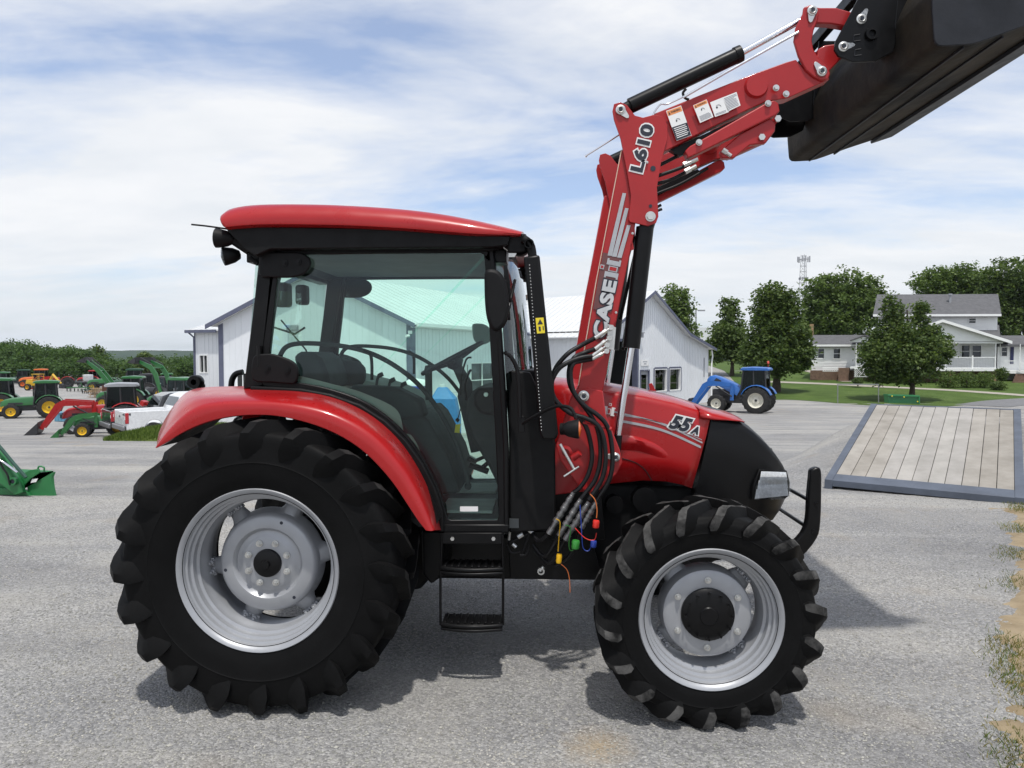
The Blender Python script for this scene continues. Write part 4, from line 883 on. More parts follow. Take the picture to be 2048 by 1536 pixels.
for x, y in ((1555, 238), (1523, 275)): q = pt(x, y, AY+.015); b = MB(); b.cyl(q, q-Vector((0, .012, 0)), .018, 6); b.build('boom_bolt', ZINC, TR)
bolts([(1265, 467), (1232, 625), (1294, 325)], .005, 'rivet')
for x, y, r in ((1306, 337, .014), (1301, 412, .009)):
    q = pt(x, y, AY-.009); b = MB(); b.cyl(q, q-Vector((0, .0015, 0)), r, 20); b.build('plate_hole', DKD, TR)
# under-boom clutter: hoses, couplers
b = MB()
for k, (p0, p1, p2, p3) in enumerate([((1315, 352), (1350, 340), (1375, 330), (1390, 322)), ((1312, 368), (1345, 358), (1370, 345), (1388, 338)), ((1320, 330), (1370, 305), (1430, 280), (1500, 240))]):
    b.tube(cr([pt(*p, AY+.04+.03*k) for p in (p0, p1, p2, p3)], 5), .010, 8)
duo(b.build('boom_hose', HOSE, TR, smooth=60))
for p0, p1 in (((1367, 330), (1395, 318)), ((1370, 344), (1392, 332)), ((1445, 300), (1462, 312))): b = MB(); b.cyl(pt(*p0, AY+.02), pt(*p1, AY+.02), .011, 10); b.cyl(pt(*p0, AY+.02), pt(p0[0]*.5+p1[0]*.5, p0[1]*.5+p1[1]*.5, AY+.02), .015, 6); b.build('hose_coupler', ZINC, TR, smooth=30)
b = MB(); b.prism(pp([(1340, 300), (1480, 235), (1490, 245), (1360, 312)], AY+.05), (0, .04, 0)); duo(b.build('cable_tray', BLK, TR))
# loader decals
def sticker(name, px, m=WHT, Y=AY-.0105, lines=None, head=None, parent=TR, sym=None):
    q = pp(px, Y+.0); b = MB(); b.prism(q, (0, -.0012, 0)); o = b.build(name, m, parent, smooth=0)
    A, B, C_, D = [Vector(v)-Vector((0, .0016, 0)) for v in q]     # tl tr br bl
    def P(s, t): return (A.lerp(B, s)).lerp(D.lerp(C_, s), t)
    if head:
        b = MB(); b.add([P(.03, .02), P(.97, .02), P(.97, head), P(.03, head)], [(0, 1, 2, 3)]); b.build('sticker_header', mat('orange_print', (.80, .30, .10), .5), parent, smooth=0).parent = o
        u = (B-A).normalized(); v = (A-D).normalized(); x = text3('WARNING', P(.56, head*.52)-Vector((0, .0006, 0)), u, v, (B-A).length*.62, (A-D).length*head*.42, DKD, 'sticker_word', parent, proud=.0006, thick=.0004); x.parent = o
        b = MB(); b.add([P(.08, head*.85), P(.2, head*.85), P(.14, head*.2)], [(0, 1, 2)]); 
        for i in range(3): b.v[i] = tuple(Vector(b.v[i])-Vector((0, .0008, 0)))
        b.build('sticker_triangle', DKD, parent, smooth=0).parent = o
    for (s0, s1, t0, t1, n, mm) in (lines or []):
        b = MB()
        for i in range(n):
            a0 = t0+(t1-t0)*(i+.2)/n; a1 = t0+(t1-t0)*(i+.62)/n; e = s1-(s1-s0)*random.choice([0, .05, .25, .1]); b.add([P(s0, a0)-Vector((0, .0005, 0)), P(e, a0)-Vector((0, .0005, 0)), P(e, a1)-Vector((0, .0005, 0)), P(s0, a1)-Vector((0, .0005, 0))], [(0, 1, 2, 3)])
        b.build('sticker_text', mm, parent, smooth=0).parent = o
    for (s, t, r_) in (sym or []):
        b = MB(); c = P(s, t)-Vector((0, .0005, 0)); b.tube([c+Vector((math.cos(a), 0, math.sin(a)))*r_ for a in np.linspace(.3, 2.6, 9)], .0008, 4); b.cyl(c+Vector((-r_*.6, 0, 0)), c+Vector((-r_*.6, -.0004, 0)), r_*.35, 10); b.build('sticker_symbol', DKD, parent, smooth=0).parent = o
    for x in kids(parent):
        if x.name.startswith('sticker_'): x.parent = o
    return o
GRYP = mat('grey_print', (.30, .31, .34), .5)
sticker('warning_sticker', [(1332, 222), (1362, 211), (1383, 271), (1353, 282)], lines=[(.08, .92, .70, .95, 6, WHT)], head=.18, sym=[(.5, .42, .012)])
sticker('warning_sticker_panel', [(1344, 255), (1374, 245), (1382, 270), (1353, 281)], DKD, AY-.0125, lines=[(.08, .9, .08, .92, 6, WHT)])
sticker('instruction_sticker', [(1386, 211), (1413, 199), (1427, 234), (1400, 246)], lines=[(.1, .9, .66, .95, 5, GRYP)], head=.2, sym=[(.5, .42, .010)])
sticker('instruction_sticker', [(1420, 205), (1445, 195), (1458, 224), (1430, 234)], sym=[(.45, .5, .014)], lines=[(.1, .9, .8, .95, 2, GRYP)])
sticker('instruction_sticker', [(1445, 195), (1473, 184), (1481, 211), (1456, 223)], lines=[(.06, .94, .08, .94, 9, GRYP)])
# model name on the knee plate
ptext('L610', 1284, 296, 92, 26, 76, AY-.009, WHT, 'model_name_outline', TR, bold=.045, grow=.07, proud=.002, space=1.1)
ptext('L610', 1284, 296, 92, 26, 76, AY-.009, DKD, 'model_name', TR, bold=.045, proud=.004, space=1.1)
# brand lettering with its grey ground and the three stripes
lt = AY+.008
b = MB(); b.prism(pp([(1206, 505), (1243, 512), (1222, 625), (1186, 618)], lt), (0, -.001, 0)); b.build('decal_ground', mat('decal_grey', (.14, .05, .05), .45), TR, smooth=0)
ptext('CASE', 1209, 618, 114, 27, 78.4, lt, DKD, 'brand_letters_outline', TR, bold=.05, grow=.055, proud=.003, space=1.08)
ptext('CASE', 1209, 618, 114, 27, 78.4, lt, mat('silver_letters', (.55, .56, .57), .35, .2, .08, 20), 'brand_letters', TR, bold=.05, proud=.005, space=1.08)
ihlogo(1225, 538, 27, 78.4, lt, TR)
for x0, y0, x1, y1 in ((1248, 386, 1219, 512), (1253, 416, 1228, 514), (1257, 450, 1238, 516)):
    b = MB(); b.add([p-Vector((0, .003, 0)) for p in pp([(x0-3, y0), (x0+4, y0+1), (x1+5, y1), (x1-4, y1-1)], lt)], [(0, 1, 2, 3)]); b.build('boom_stripe', SILD, TR, smooth=0)
b = MB(); b.tube([pt(1157, 770, lt), pt(1193, 560, lt), pt(1243, 300, lt)], .0022, 6); b.build('edge_highlight', mat('cream_edge_highlight', (.7, .5, .35), .5), TR)  # cream line painted in for the bright highlight along the boom's rear edge
# hose bundle: four hoses from the boom ports round a loop and down to the couplers
ports = [((1222, 655), (1190, 676)), ((1219, 676), (1190, 698)), ((1214, 690), (1185, 712)), ((1213, 702), (1184, 718))]
b = MB()
for (a, c_) in ports:
    A = pt(*a, AY-.05); C_ = pt(*c_, AY-.06); b.tube(cr([pt(a[0]+3, a[1]-3, AY), A, A.lerp(C_, .4)], 3), .007, 8); b.cyl(A.lerp(C_, .35), C_, .0115, 10); b.cyl(A.lerp(C_, .3), A.lerp(C_, .5), .013, 6); b.lathe([(.001, -.012), (.014, -.012), (.016, 0), (.016, .03)], A, seg=10)
b.prism(pp([(1216, 648), (1232, 655), (1228, 700), (1214, 698)], AY-.02), (0, .02, 0))
b.build('hose_fitting', ZINC, TR, smooth=40)
hoses = [
 ([(1190, 676), (1160, 692), (1135, 708), (1112, 735), (1104, 762), (1106, 790), (1122, 812), (1150, 830), (1170, 850), (1180, 880), (1184, 915), (1176, 950), (1160, 975), (1147, 985)], 3.74),
 ([(1190, 698), (1168, 706), (1148, 716), (1138, 740), (1140, 770), (1155, 796), (1175, 822), (1192, 850), (1200, 885), (1200, 925), (1190, 960), (1172, 985), (1162, 998)], 3.72),
 ([(1185, 712), (1160, 716), (1130, 728), (1112, 745), (1102, 772), (1110, 800), (1140, 826), (1170, 836), (1195, 850), (1208, 880), (1211, 925), (1203, 960), (1188, 985), (1178, 1000)], 3.69),
 ([(1184, 718), (1162, 722), (1146, 728), (1141, 750), (1148, 785), (1170, 812), (1195, 830), (1213, 850), (1222, 880), (1225, 925), (1218, 960), (1200, 990), (1192, 1002)], 3.71)]
for P, Y in hoses:
    b = MB(); b.tube(cr([pt(x, y, Y+(.03 if i < 2 else 0)) for i, (x, y) in enumerate(P)], 6), .0125, 12); b.build('hydraulic_hose', HOSE, TR, smooth=60)
cap_cols = [('yellow', (.75, .42, .01)), ('green', (.04, .25, .04)), ('blue', (.02, .05, .30)), ('red', (.65, .03, .02))]
cp = [((1147, 985), (1097, 1068), 3.735), ((1162, 998), (1118, 1072), 3.72), ((1178, 1004), (1130, 1080), 3.70), ((1192, 1004), (1162, 1056), 3.71)]
for (a, c_, Y) in cp:
    b = MB(); A = pt(*a, Y); C_ = pt(*c_, Y); prof = []
    n = 14
    for i in range(n+1):
        f = i/n; r = .0125 if f < .08 else (.017+(.003 if i % 2 else -.002)) if f < .62 else (.013 if f < .75 else .0155); prof.append(A.lerp(C_, f))
    rs = [.013, .014, .017, .014, .018, .019, .015, .020, .016, .020, .014, .013, .017, .017, .013]
    # stepped body: double each ring for crisp shoulders
    P2, R2 = [], []
    for i in range(n): P2 += [prof[i], prof[i].lerp(prof[i+1], .92)]; R2 += [rs[i], rs[i]]
    b.tube(P2, R2, 14); b.build('quick_coupler', mat('dull_coupler_steel', (.20, .20, .20), .42, .8, .2, 30), TR, smooth=30)
b = MB()
for a, mid, c_ in (((1097, 1068), (1078, 1082), (1065, 1066)), ((1118, 1072), (1090, 1112), (1066, 1090)), ((1130, 1080), (1100, 1125), (1072, 1100)), ((1162, 1056), (1140, 1110), (1110, 1130))):
    b.tube(cr([pt(*a, 3.74), pt(*mid, 3.78), pt(*c_, 3.85)], 7), .0115, 10)
b.build('return_hose', HOSE, TR, smooth=60)
caps_ = [('cap', (1118, 1117), 'yellow', [(1112, 1038), (1120, 1045), (1118, 1075), (1116, 1103)], 12, 18), ('cap', (1151, 1089), 'green', [(1130, 1050), (1141, 1056), (1138, 1085), (1140, 1100), (1147, 1100)], 17, 17), ('cap', (1187, 1088), 'blue', [(1160, 1010), (1163, 1060), (1166, 1095), (1176, 1102), (1182, 1094)], 13, 13), ('cap', (1192, 1048), 'red', [(1150, 1056), (1170, 1076), (1188, 1080), (1193, 1066)], 14, 15)]
for nm, c_, colr, P, w_, h_ in caps_:
    m = mat(colr+'_plastic', dict(cap_cols)[colr], .4); s = 3.66/F; b = MB(); q = pt(*c_, 3.66); b.lathe([(.001, -.5*h_*s), (.42*w_*s, -.5*h_*s), (.5*w_*s, -.3*h_*s), (.46*w_*s, 0), (.5*w_*s, .3*h_*s), (.42*w_*s, .5*h_*s), (.001, .5*h_*s)], q, (.1, 0, 1), 14)
    o = b.build('dust_cap', m, TR, smooth=40); b = MB(); b.tube(cr([pt(*p, 3.67) for p in P], 6), .0028, 6); x = b.build('cap_strap', m, TR, smooth=60); x.parent = o
    o['label'] = colr+' dust cap hanging by the hose couplers'
b = MB(); b.tube(cr([pt(*p, 3.67) for p in [(1180, 988), (1190, 1000), (1194, 1020), (1193, 1036)]], 6), .003, 6); b.tube(cr([pt(*p, 3.67) for p in [(1122, 1128), (1134, 1140), (1139, 1160), (1140, 1185)]], 6), .0022, 6); b.build('loose_strap', mat('orange_strap', (.6, .16, .04), .6), TR, smooth=60)
# locking pin, red lever, small red rod
b = MB(); b.tube([pt(1120, 888, 3.70), pt(1148, 938, 3.70)], .0085, 10); b.tube([pt(1128, 953, 3.69), pt(1158, 933, 3.69)], .006, 8); b.build('locking_pin', ZINC, TR, smooth=50)
b = MB(); b.tube([pt(1166, 845, 3.70), pt(1219, 858, 3.72)], .006, 8); b.cyl(pt(1217, 858, 3.71), pt(1223, 858, 3.71), .012, 8); b.build('lamp_guard_rod', REDL, TR)
b = MB(); b.tube([pt(1146, 916, 3.76), pt(1160, 906, 3.74)], [.02, .016], 10); b.lathe([(.02, 0), (.036, .004), (.036, .016), (.02, .02)], pt(1131, 905, AY-.02), seg=20); b.build('mast_latch', REDL, TR, smooth=40)
b = MB(); b.prism(pp([(1298, 768), (1304, 766), (1316, 790), (1318, 797), (1302, 797)], 4.55), (0, .02, 0)); b.build('hood_marker', RED, TR, bevel=.003)
# small lines and fittings under the cab
b = MB()
for P, r in (([(1094, 996), (1078, 1000), (1074, 1012), (1072, 1040), (1060, 1062)], .006), ([(1020, 1085), (1040, 1075), (1058, 1066)], .009), ([(1015, 1090), (1022, 1105), (1040, 1103)], .006), ([(1040, 1110), (1052, 1108), (1058, 1090)], .007), ([(1060, 1066), (1050, 1090), (1044, 1108)], .007)): b.tube(cr([pt(*p, 3.86) for p in P], 5), r, 8)
b.build('fuel_line', HOSE, TR, smooth=60)
b = MB()
for p0, p1, r in (((1072, 1012), (1075, 1028), .012), ((1036, 1074), (1046, 1068), .014), ((1058, 1060), (1066, 1066), .012), ((1018, 1080), (1020, 1060), .008), ((1025, 1088), (1032, 1094), .011), ((1080, 1142), (1087, 1134), .010)): b = MB(); b.cyl(pt(*p0, 3.85), pt(*p1, 3.85), r, 8); b.build('line_fitting', ZINC, TR, smooth=40)
b = MB(); b.lathe([(.012, -.01), (.02, -.01), (.02, .01), (.012, .01)], pt(1082, 1142, 3.85), seg=16, close=True); b.build('eye_ring', ZINC, TR, smooth=40)
# ---------------- bucket
brk = [(1727, -30), (1715, 0), (1690, 48), (1671, 83), (1669, 99), (1677, 112), (1706, 124), (1751, 122), (1786, 104), (1796, 70), (1800, -30)]
for yy in (AY-.045, AY+.105): arm('bucket_bracket', brk, BLK, yy, .015, .002)
BKT = empty('bucket', (0, 0, 0)); BKT.parent = TR
NY = 3.42; FY = 2*YC-NY
sec = cr2([(2085, -399), (1940, -165), (1872, -40), (1863, 0), (1867, 78)], 3)+[(1869, 86), (1876, 92), (1888, 93)]+cr2([(1920, 91), (1955, 86), (2050, 52), (2170, 12)], 3)
secw = pp(sec, NY)
b = MB(); ins = []
cenw = pt(2120, -150, NY)
for p in secw: ins.append(p+(cenw-p).normalized()*.012)
o_ = [p.copy() for p in secw]; loop = o_+ins[::-1]
b.prism(loop, (0, FY-NY, 0)); BS = b.build('bucket_shell', BKU, TR, smooth=40); BS.parent = BKT
b = MB(); poly = secw+[pt(2300, -150, NY)]
b.prism([p-Vector((0, .008, 0)) for p in poly], (0, .016, 0)); q = b.build('side_plate', BKM, TR, bevel=.003); q.parent = BKT; mirror(q, YC, BKT)
b = MB()      # wear strips and a stiffening rib running the width of the floor
for (x, y) in ((1930, 90), (2010, 68)):
    p = pt(x, y, NY); b.box((p.x, YC, p.z-.006), (.012, FY-NY-.03, .012))
p = pt(2165, 15, NY); b.box((p.x, YC, p.z-.01), (.16, FY-NY, .02), (0, R(-18), 0)); x = b.build('cutting_edge', BKM, TR, bevel=.003); x.parent = BKT
# hardware on the back of the shell
b = MB()
for y0 in (AY-.05, AY+.12, 2*YC-AY-.135, 2*YC-AY+.035):
    b.prism(pp([(1796, -100), (1868, -100), (1868, 60), (1840, 84), (1790, 100), (1780, 60)], NY+.38), (0, .014, 0)); b.v[-16:] = b.v[-16:]
    for i in range(len(b.v)-12, len(b.v)): v = b.v[i]; b.v[i] = (v[0], v[1]-NY-.38+y0, v[2])
p = pt(1800, 40, AY); b.box((p.x+.02, YC, p.z+.0), (.05, 2*(YC-AY)+.3, .07)); b.box((p.x+.0, YC, p.z+.40), (.05, 2*(YC-AY)+.3, .07)); x = b.build('carrier_frame', BLK, TR, bevel=.004); x.parent = BKT
b = MB(); q = pt(1743, 68, AY-.05); b.lathe([(.018, -.012), (.031, -.012), (.033, 0), (.033, .01), (.018, .01)], q, seg=24, close=True); b.cyl(q, q+Vector((0, .01, 0)), .018, 20); o = b.build('bracket_boss', BLK, TR, smooth=40); duo(o)
for (x, y) in ((1714, 77), (1716, 106)):
    b = MB()
    for ln in ([(-6, -6), (6, -8)], [(-6, -6), (-7, 6)], [(-7, 6), (7, 4)]) : b.tube([pt(x+ln[0][0], y+ln[0][1], AY-.046), pt(x+ln[1][0], y+ln[1][1], AY-.046)], .003, 5)
    b.build('cast_mark', BKM, TR)
# ================================================================ background: trees
def onY(px, Y): return (px-VX)/F*Y
LEAF_A = leaf_mat('leaf_mid_green', (.055, .098, .026), (.185, .255, .085)); LEAF_B = leaf_mat('leaf_dark_green', (.040, .076, .023), (.15, .205, .066))
LEAF_C = leaf_mat('leaf_fresh_green', (.055, .095, .03), (.17, .23, .085)); LEAF_D = leaf_mat('leaf_far_green', (.035, .078, .022), (.105, .175, .052))
BARK = mat('tree_bark', (.055, .042, .03), .9, 0, .25, 8, .5, 25)
def leaves(b, lobes, n, size, clump=.5, flat=.55, per=14):
    """lobes: (centre, (rx, ry, rz)); leaves gathered in clumps through each lobe's outer volume"""
    tot = sum(r[0]*r[2] for _, r in lobes)
    for c, r in lobes:
        nc = max(3, int(n*(r[0]*r[2]/tot)/per))
        for _ in range(nc):
            while True:
                d = Vector((random.gauss(0, 1), random.gauss(0, 1), random.gauss(0, 1)))
                if d.length > .1: break
            d.normalize(); q = random.random()**.38*random.uniform(.92, 1.07)
            q *= 1+.16*mnoise.noise(Vector((d.x*2.1+c[0], d.y*2.1, d.z*2.1+c[2])))
            cc = Vector((c[0]+d.x*r[0]*q, c[1]+d.y*r[1]*q, c[2]+d.z*r[2]*q))
            for _ in range(per):
                p = cc+Vector((random.gauss(0, clump*.5), random.gauss(0, clump*.5), random.gauss(0, clump*.34)))
                a = Vector((random.gauss(0, 1), random.gauss(0, 1), random.gauss(0, 1)*flat)).normalized(); e = Vector((random.gauss(0, 1), random.gauss(0, 1), random.gauss(0, 1)*flat)); bb = (e-a*e.dot(a)).normalized()
                s = size*random.uniform(.6, 1.25); a *= s*.5; bb *= s*.32
                k = len(b.v); b.v += [tuple(p-a), tuple(p+bb), tuple(p+a), tuple(p-bb)]; b.f.append((k, k+1, k+2, k+3)); b.m.append(0)
def tree(px, Y, lobes, n, size, leafm, label, trunk_r=.2, clump=.5, group=None, zb=None, name='broadleaf_tree'):
    x = onY(px, Y); z0 = gz(x, Y, False) if zb is None else zb
    root = empty(name, (x, Y, z0), label, 'tree', group)
    L_ = []
    for cx_, cy_, rx_, ry_ in lobes:
        s = Y/F; c = pt(cx_, cy_, Y); L_.append((c, (rx_*s, rx_*s*.9, ry_*s)))
    b = MB(); leaves(b, L_, n, size, clump); b.build('crown', leafm, root, smooth=0)
    top = max(c.z for c, _ in L_); bx = sum(c.x for c, _ in L_)/len(L_); b = MB()
    b.tube(cr([(x, Y, z0-.3), (x+.05, Y, z0+(top-z0)*.3), ((x+bx)/2, Y, z0+(top-z0)*.6), (bx, Y, top)], 3), [trunk_r*(1.25 if i < 2 else 1-.8*i/10) for i in range(10)], 10)
    for c, r in L_:
        for k in range(3): b.tube([((x+bx)/2, Y, z0+(top-z0)*(.3+.1*k)), (c.x+random.uniform(-.5, .5)*r[0], Y+random.uniform(-.5, .5)*r[1], c.z+random.uniform(-.2, .4)*r[2])], [trunk_r*.4, trunk_r*.08], 6)
    b.build('trunk', BARK, root, smooth=60); return root
tree(1350, 82, [(1350, 618, 34, 50), (1352, 670, 44, 50), (1345, 720, 42, 40)], 12000, .42, LEAF_A, 'oval green tree rising right behind the white gabled shop', .25, .6)
tree(1458, 70, [(1460, 628, 17, 34), (1455, 672, 38, 34), (1432, 700, 30, 22), (1475, 700, 34, 28)], 9000, .36, LEAF_C, 'loose pale green tree with a thin pointed top, beside the shop', .18, .5)
tree(1545, 56, [(1538, 612, 36, 44), (1568, 618, 30, 44), (1555, 668, 62, 48), (1550, 712, 74, 40), (1592, 700, 34, 44)], 24000, .28, LEAF_B, 'large dense dark green tree standing behind the blue machine', .28, .42)
tree(1690, 92, [(1640, 600, 42, 48), (1690, 590, 56, 50), (1735, 604, 42, 48), (1690, 635, 84, 50), (1640, 650, 40, 34)], 24000, .42, LEAF_A, 'broad spreading maple behind the low wing of the white house', .45, .6)
tree(1805, 50, [(1787, 620, 20, 30), (1843, 624, 15, 26), (1790, 668, 42, 32), (1852, 672, 26, 28), (1808, 705, 82, 38), (1760, 712, 40, 36), (1862, 700, 40, 38), (1800, 745, 66, 24)], 24000, .24, LEAF_B, 'twin topped dark tree on the lawn in front of the white house', .17, .36)
tree(1890, 95, [(1870, 570, 44, 34), (1915, 562, 50, 34), (1955, 578, 36, 34), (1900, 610, 70, 36)], 16000, .42, LEAF_A, 'rounded tree showing above the roof of the white house', .4, .6)
tree(2020, 86, [(2020, 560, 56, 48), (1990, 610, 40, 50), (2055, 600, 56, 60), (2015, 650, 60, 40)], 18000, .40, LEAF_B, 'tall dark tree rising at the far end of the white house', .4, .6)
tree(192, 150, [(196, 706, 11, 15), (200, 722, 13, 16)], 1800, .6, LEAF_B, 'dark isolated tree standing out at the end of the wooded bank', .2, .7)
tree(291, 120, [(290, 716, 13, 12), (288, 732, 16, 14)], 1800, .5, LEAF_B, 'small round dark tree behind the second raised loader', .2, .6)
# the wooded bank behind the machinery yard
b = MB(); L_ = []
xs_ = [-160, -60, 0, 60, 130, 185, 215, 240, 262, 300, 340, 380, 430]; ts_ = [672, 676, 677, 682, 690, 700, 712, 716, 716, 714, 710, 708, 708]
for i in range(70):
    px = random.uniform(-160, 420); Y = random.uniform(135, 185); top = float(np.interp(px, xs_, ts_))+random.uniform(-3, 11)+(4 if Y < 150 else 0); s = Y/F; rr = random.uniform(12, 20)
    if random.random() < .15: top -= 3
    L_.append((pt(px, top+rr*.8, Y), (rr*s*1.25, rr*s, rr*s*.85))); 
    L_.append((pt(px+random.uniform(-9, 9), top+rr*.8+18, Y-3), (rr*s*1.35, rr*s, rr*s*.9)))
for i in range(45): px = random.uniform(-160, 430); L_.append((pt(px, random.uniform(738, 746), 132), (2.3, 2, 1.6)))
leaves(b, L_, 95000, .55, .9)
tag(b.build('woodland', LEAF_D, smooth=0), 'green wooded bank behind the machinery yard', kind='stuff')
# ================================================================ buildings
WSID = mat('white_steel_siding', (.74, .76, .78), .45, .1, .03, .6); WROOF = mat('white_steel_roof', (.66, .67, .67), .4, .1, .03, .5); TRIM = mat('slate_blue_trim', (.10, .11, .165), .5, 0, .1, 3)
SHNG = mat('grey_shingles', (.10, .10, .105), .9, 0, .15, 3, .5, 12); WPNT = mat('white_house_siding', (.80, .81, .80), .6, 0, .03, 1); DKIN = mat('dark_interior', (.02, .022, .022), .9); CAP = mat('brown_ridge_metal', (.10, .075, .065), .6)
GRYD = mat('grey_door', (.28, .29, .31), .5); BRK = mat('brown_brick', (.16, .10, .07), .9, 0, .2, 6, .3, 30); TANC = mat('tan_stone', (.30, .20, .11), .9)
def rwall(b, o, d, Ln, zt, zb, holes=(), pitch=.30, out=None, rib=.014, mi=0):
    """ribbed steel wall from o along d for Ln metres; zt(t) the top edge, zb the foot, holes = (t0, t1, z0, z1)"""
    o = Vector((o[0], o[1], 0)); d = Vector((d[0], d[1], 0)).normalized(); n = Vector((d.y, -d.x, 0)) if out is None else Vector(out)
    def seg(t0, t1, h=0):
        cuts = [(zb, None)]
        tm = (t0+t1)/2; hs_ = sorted([(z0, z1) for a, c, z0, z1 in holes if a-1e-6 < tm < c+1e-6]); lo = zb; iv = []
        for z0, z1 in hs_: 
            if z0 > lo: iv.append((lo, z0))
            lo = z1
        iv.append((lo, None)); N_ = n*h
        for a, c in iv:
            A = o+d*t0+N_; B = o+d*t1+N_
            b.add([A+Vector((0, 0, a)), B+Vector((0, 0, a)), B+Vector((0, 0, c if c is not None else zt(t1))), A+Vector((0, 0, c if c is not None else zt(t0)))], [(0, 1, 2, 3)], mi)
            if h: 
                for T in (t0, t1): P = o+d*T; b.add([P+Vector((0, 0, a)), P+N_+Vector((0, 0, a)), P+N_+Vector((0, 0, c if c is not None else zt(T))), P+Vector((0, 0, c if c is not None else zt(T)))], [(0, 1, 2, 3)], mi)
    ev = sorted(set([0, Ln]+[round(x, 4) for h in holes for x in h[:2]]))
    for a, c in zip(ev, ev[1:]):
        if c-a > 1e-3:
            k = max(1, int((c-a)/1.0)); 
            for i in range(k): seg(a+(c-a)*i/k, a+(c-a)*(i+1)/k)
    t = pitch/2
    while t < Ln-.03:
        if not any(abs(t-e) < .05 for h in holes for e in h[:2]): seg(t, t+.035, rib)
        t += pitch
def P3(o, d, t, z, off=0): d = Vector((d[0], d[1], 0)).normalized(); n = Vector((d.y, -d.x, 0)); return Vector((o[0], o[1], 0))+d*t+n*off+Vector((0, 0, z))
def obox(b, o, d, t0, t1, z0, z1, o0, o1, mi=0):
    vs = [P3(o, d, t, z, f) for t in (t0, t1) for f in (o0, o1) for z in (z0, z1)]; b.add(vs, [(0, 1, 3, 2), (4, 6, 7, 5), (0, 4, 5, 1), (2, 3, 7, 6), (0, 2, 6, 4), (1, 5, 7, 3)], mi)
def window(parent, o, d, t0, t1, z0, z1, fm, mull=1, gm=None, nm='window', cross=False, deep=.10):
    f = MB(); w_ = .06
    obox(f, o, d, t0-w_, t0, z0-w_, z1+w_, -deep, .03); obox(f, o, d, t1, t1+w_, z0-w_, z1+w_, -deep, .03); obox(f, o, d, t0, t1, z0-w_, z0, -deep, .03); obox(f, o, d, t0, t1, z1, z1+w_, -deep, .03)
    for i in range(mull): t = t0+(t1-t0)*(i+1)/(mull+1); obox(f, o, d, t-.02, t+.02, z0, z1, -deep+.01, .015)
    if cross: obox(f, o, d, t0, t1, (z0+z1)/2-.02, (z0+z1)/2+.02, -deep+.012, .014)
    fo = f.build(nm, fm, parent, smooth=0); g = MB(); obox(g, o, d, t0, t1, z0, z1, -deep+.02, -deep+.03); g.build('pane', gm or GLD, parent, smooth=0).parent = fo
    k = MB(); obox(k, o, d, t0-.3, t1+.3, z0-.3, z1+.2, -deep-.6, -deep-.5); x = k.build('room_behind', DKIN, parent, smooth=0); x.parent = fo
    for c in kids(parent):
        if c.name.startswith(('pane', 'room_behind')): c.parent = fo
    return fo
# --- shop A: gable end towards us, long wall running back to the right
AO = Vector((onY(822, 30.3), 30.3, 0)); AL = Vector((onY(427, 31.2), 31.2, 0)); Ad = Vector((.4, .917, 0)).normalized(); Ag = (AO-AL); AgL = Ag.length; Ag.normalize()
zeA = 3.22; zpA = 5.40; zf = -2.4; SH = empty('farm_shop', (AO.x, AO.y, -1.9), 'white steel shop with its gable end behind the cab and long roof running back', 'building')
b = MB(); rwall(b, AL, Ag, AgL, lambda t: zeA+(zpA-zeA)*(1-abs(2*t/AgL-1)), zf, [(.85, 1.35, -2.4, .95)], .30); b.build('gable_wall', WSID, SH, smooth=0)
LA = 30.0; b = MB(); rwall(b, AO, Ad, LA, lambda t: zeA, zf, [(5.2, 7.6, -.35, 1.35), (3.2, 4.9, -2.4, 1.3)], .30); b.build('long_wall', WSID, SH, smooth=0)
window(SH, AO, Ad, 5.2, 7.6, -.35, 1.35, WPNT, 1, None, 'window', True)
mid = AL.lerp(AO, .5); off = Ad*.35
def quad3(b, pts, th=.06, mi=0): b.prism(pts, (0, 0, -th), mi)
def rooflet(name, parent, e0, e1, r0, r1, m, nr=40, th=.06, rib=.03):
    b = MB(); quad3(b, [e0, e1, r1, r0], th)
    for i in range(nr):
        f = (i+.5)/nr; A = e0.lerp(e1, f); B = r0.lerp(r1, f); u = (e1-e0).normalized()*.02; b.add([A-u, A+u, B+u, B-u]+[p+Vector((0, 0, rib)) for p in (A-u, A+u, B+u, B-u)], [(4, 5, 6, 7), (0, 1, 5, 4), (1, 2, 6, 5), (2, 3, 7, 6), (3, 0, 4, 7)])
    return b.build(name, m, parent, smooth=0)
def V(p, z): return Vector((p.x, p.y, z))
ov = .35; sl = (zpA-zeA)/(AgL/2)
rooflet('roof', SH, V(AO+Ag*ov-off, zeA-ov*sl+.08), V(AO+Ag*ov+Ad*LA, zeA-ov*sl+.08), V(mid-off, zpA+.08), V(mid+Ad*LA, zpA+.08), WROOF, 44)
rooflet('roof', SH, V(AL-Ag*ov-off, zeA-ov*sl+.08), V(AL-Ag*ov+Ad*LA, zeA-ov*sl+.08), V(mid-off, zpA+.08), V(mid+Ad*LA, zpA+.08), WROOF, 44)
b = MB()
for s in (-1, 1):
    E = (AO+Ag*ov if s > 0 else AL-Ag*ov)-off*1.03; M_ = mid-off*1.03; A = V(E, zeA-ov*sl+.10); B = V(M_, zpA+.10); b.prism([A, B, B-Vector((0, 0, .20)), A-Vector((0, 0, .20))], Ad*(-.04))
b.build('rake_trim', TRIM, SH, smooth=0)
b = MB(); obox(b, AO, Ad, -.03, .25, zf, zeA-.1, .0, .03); 
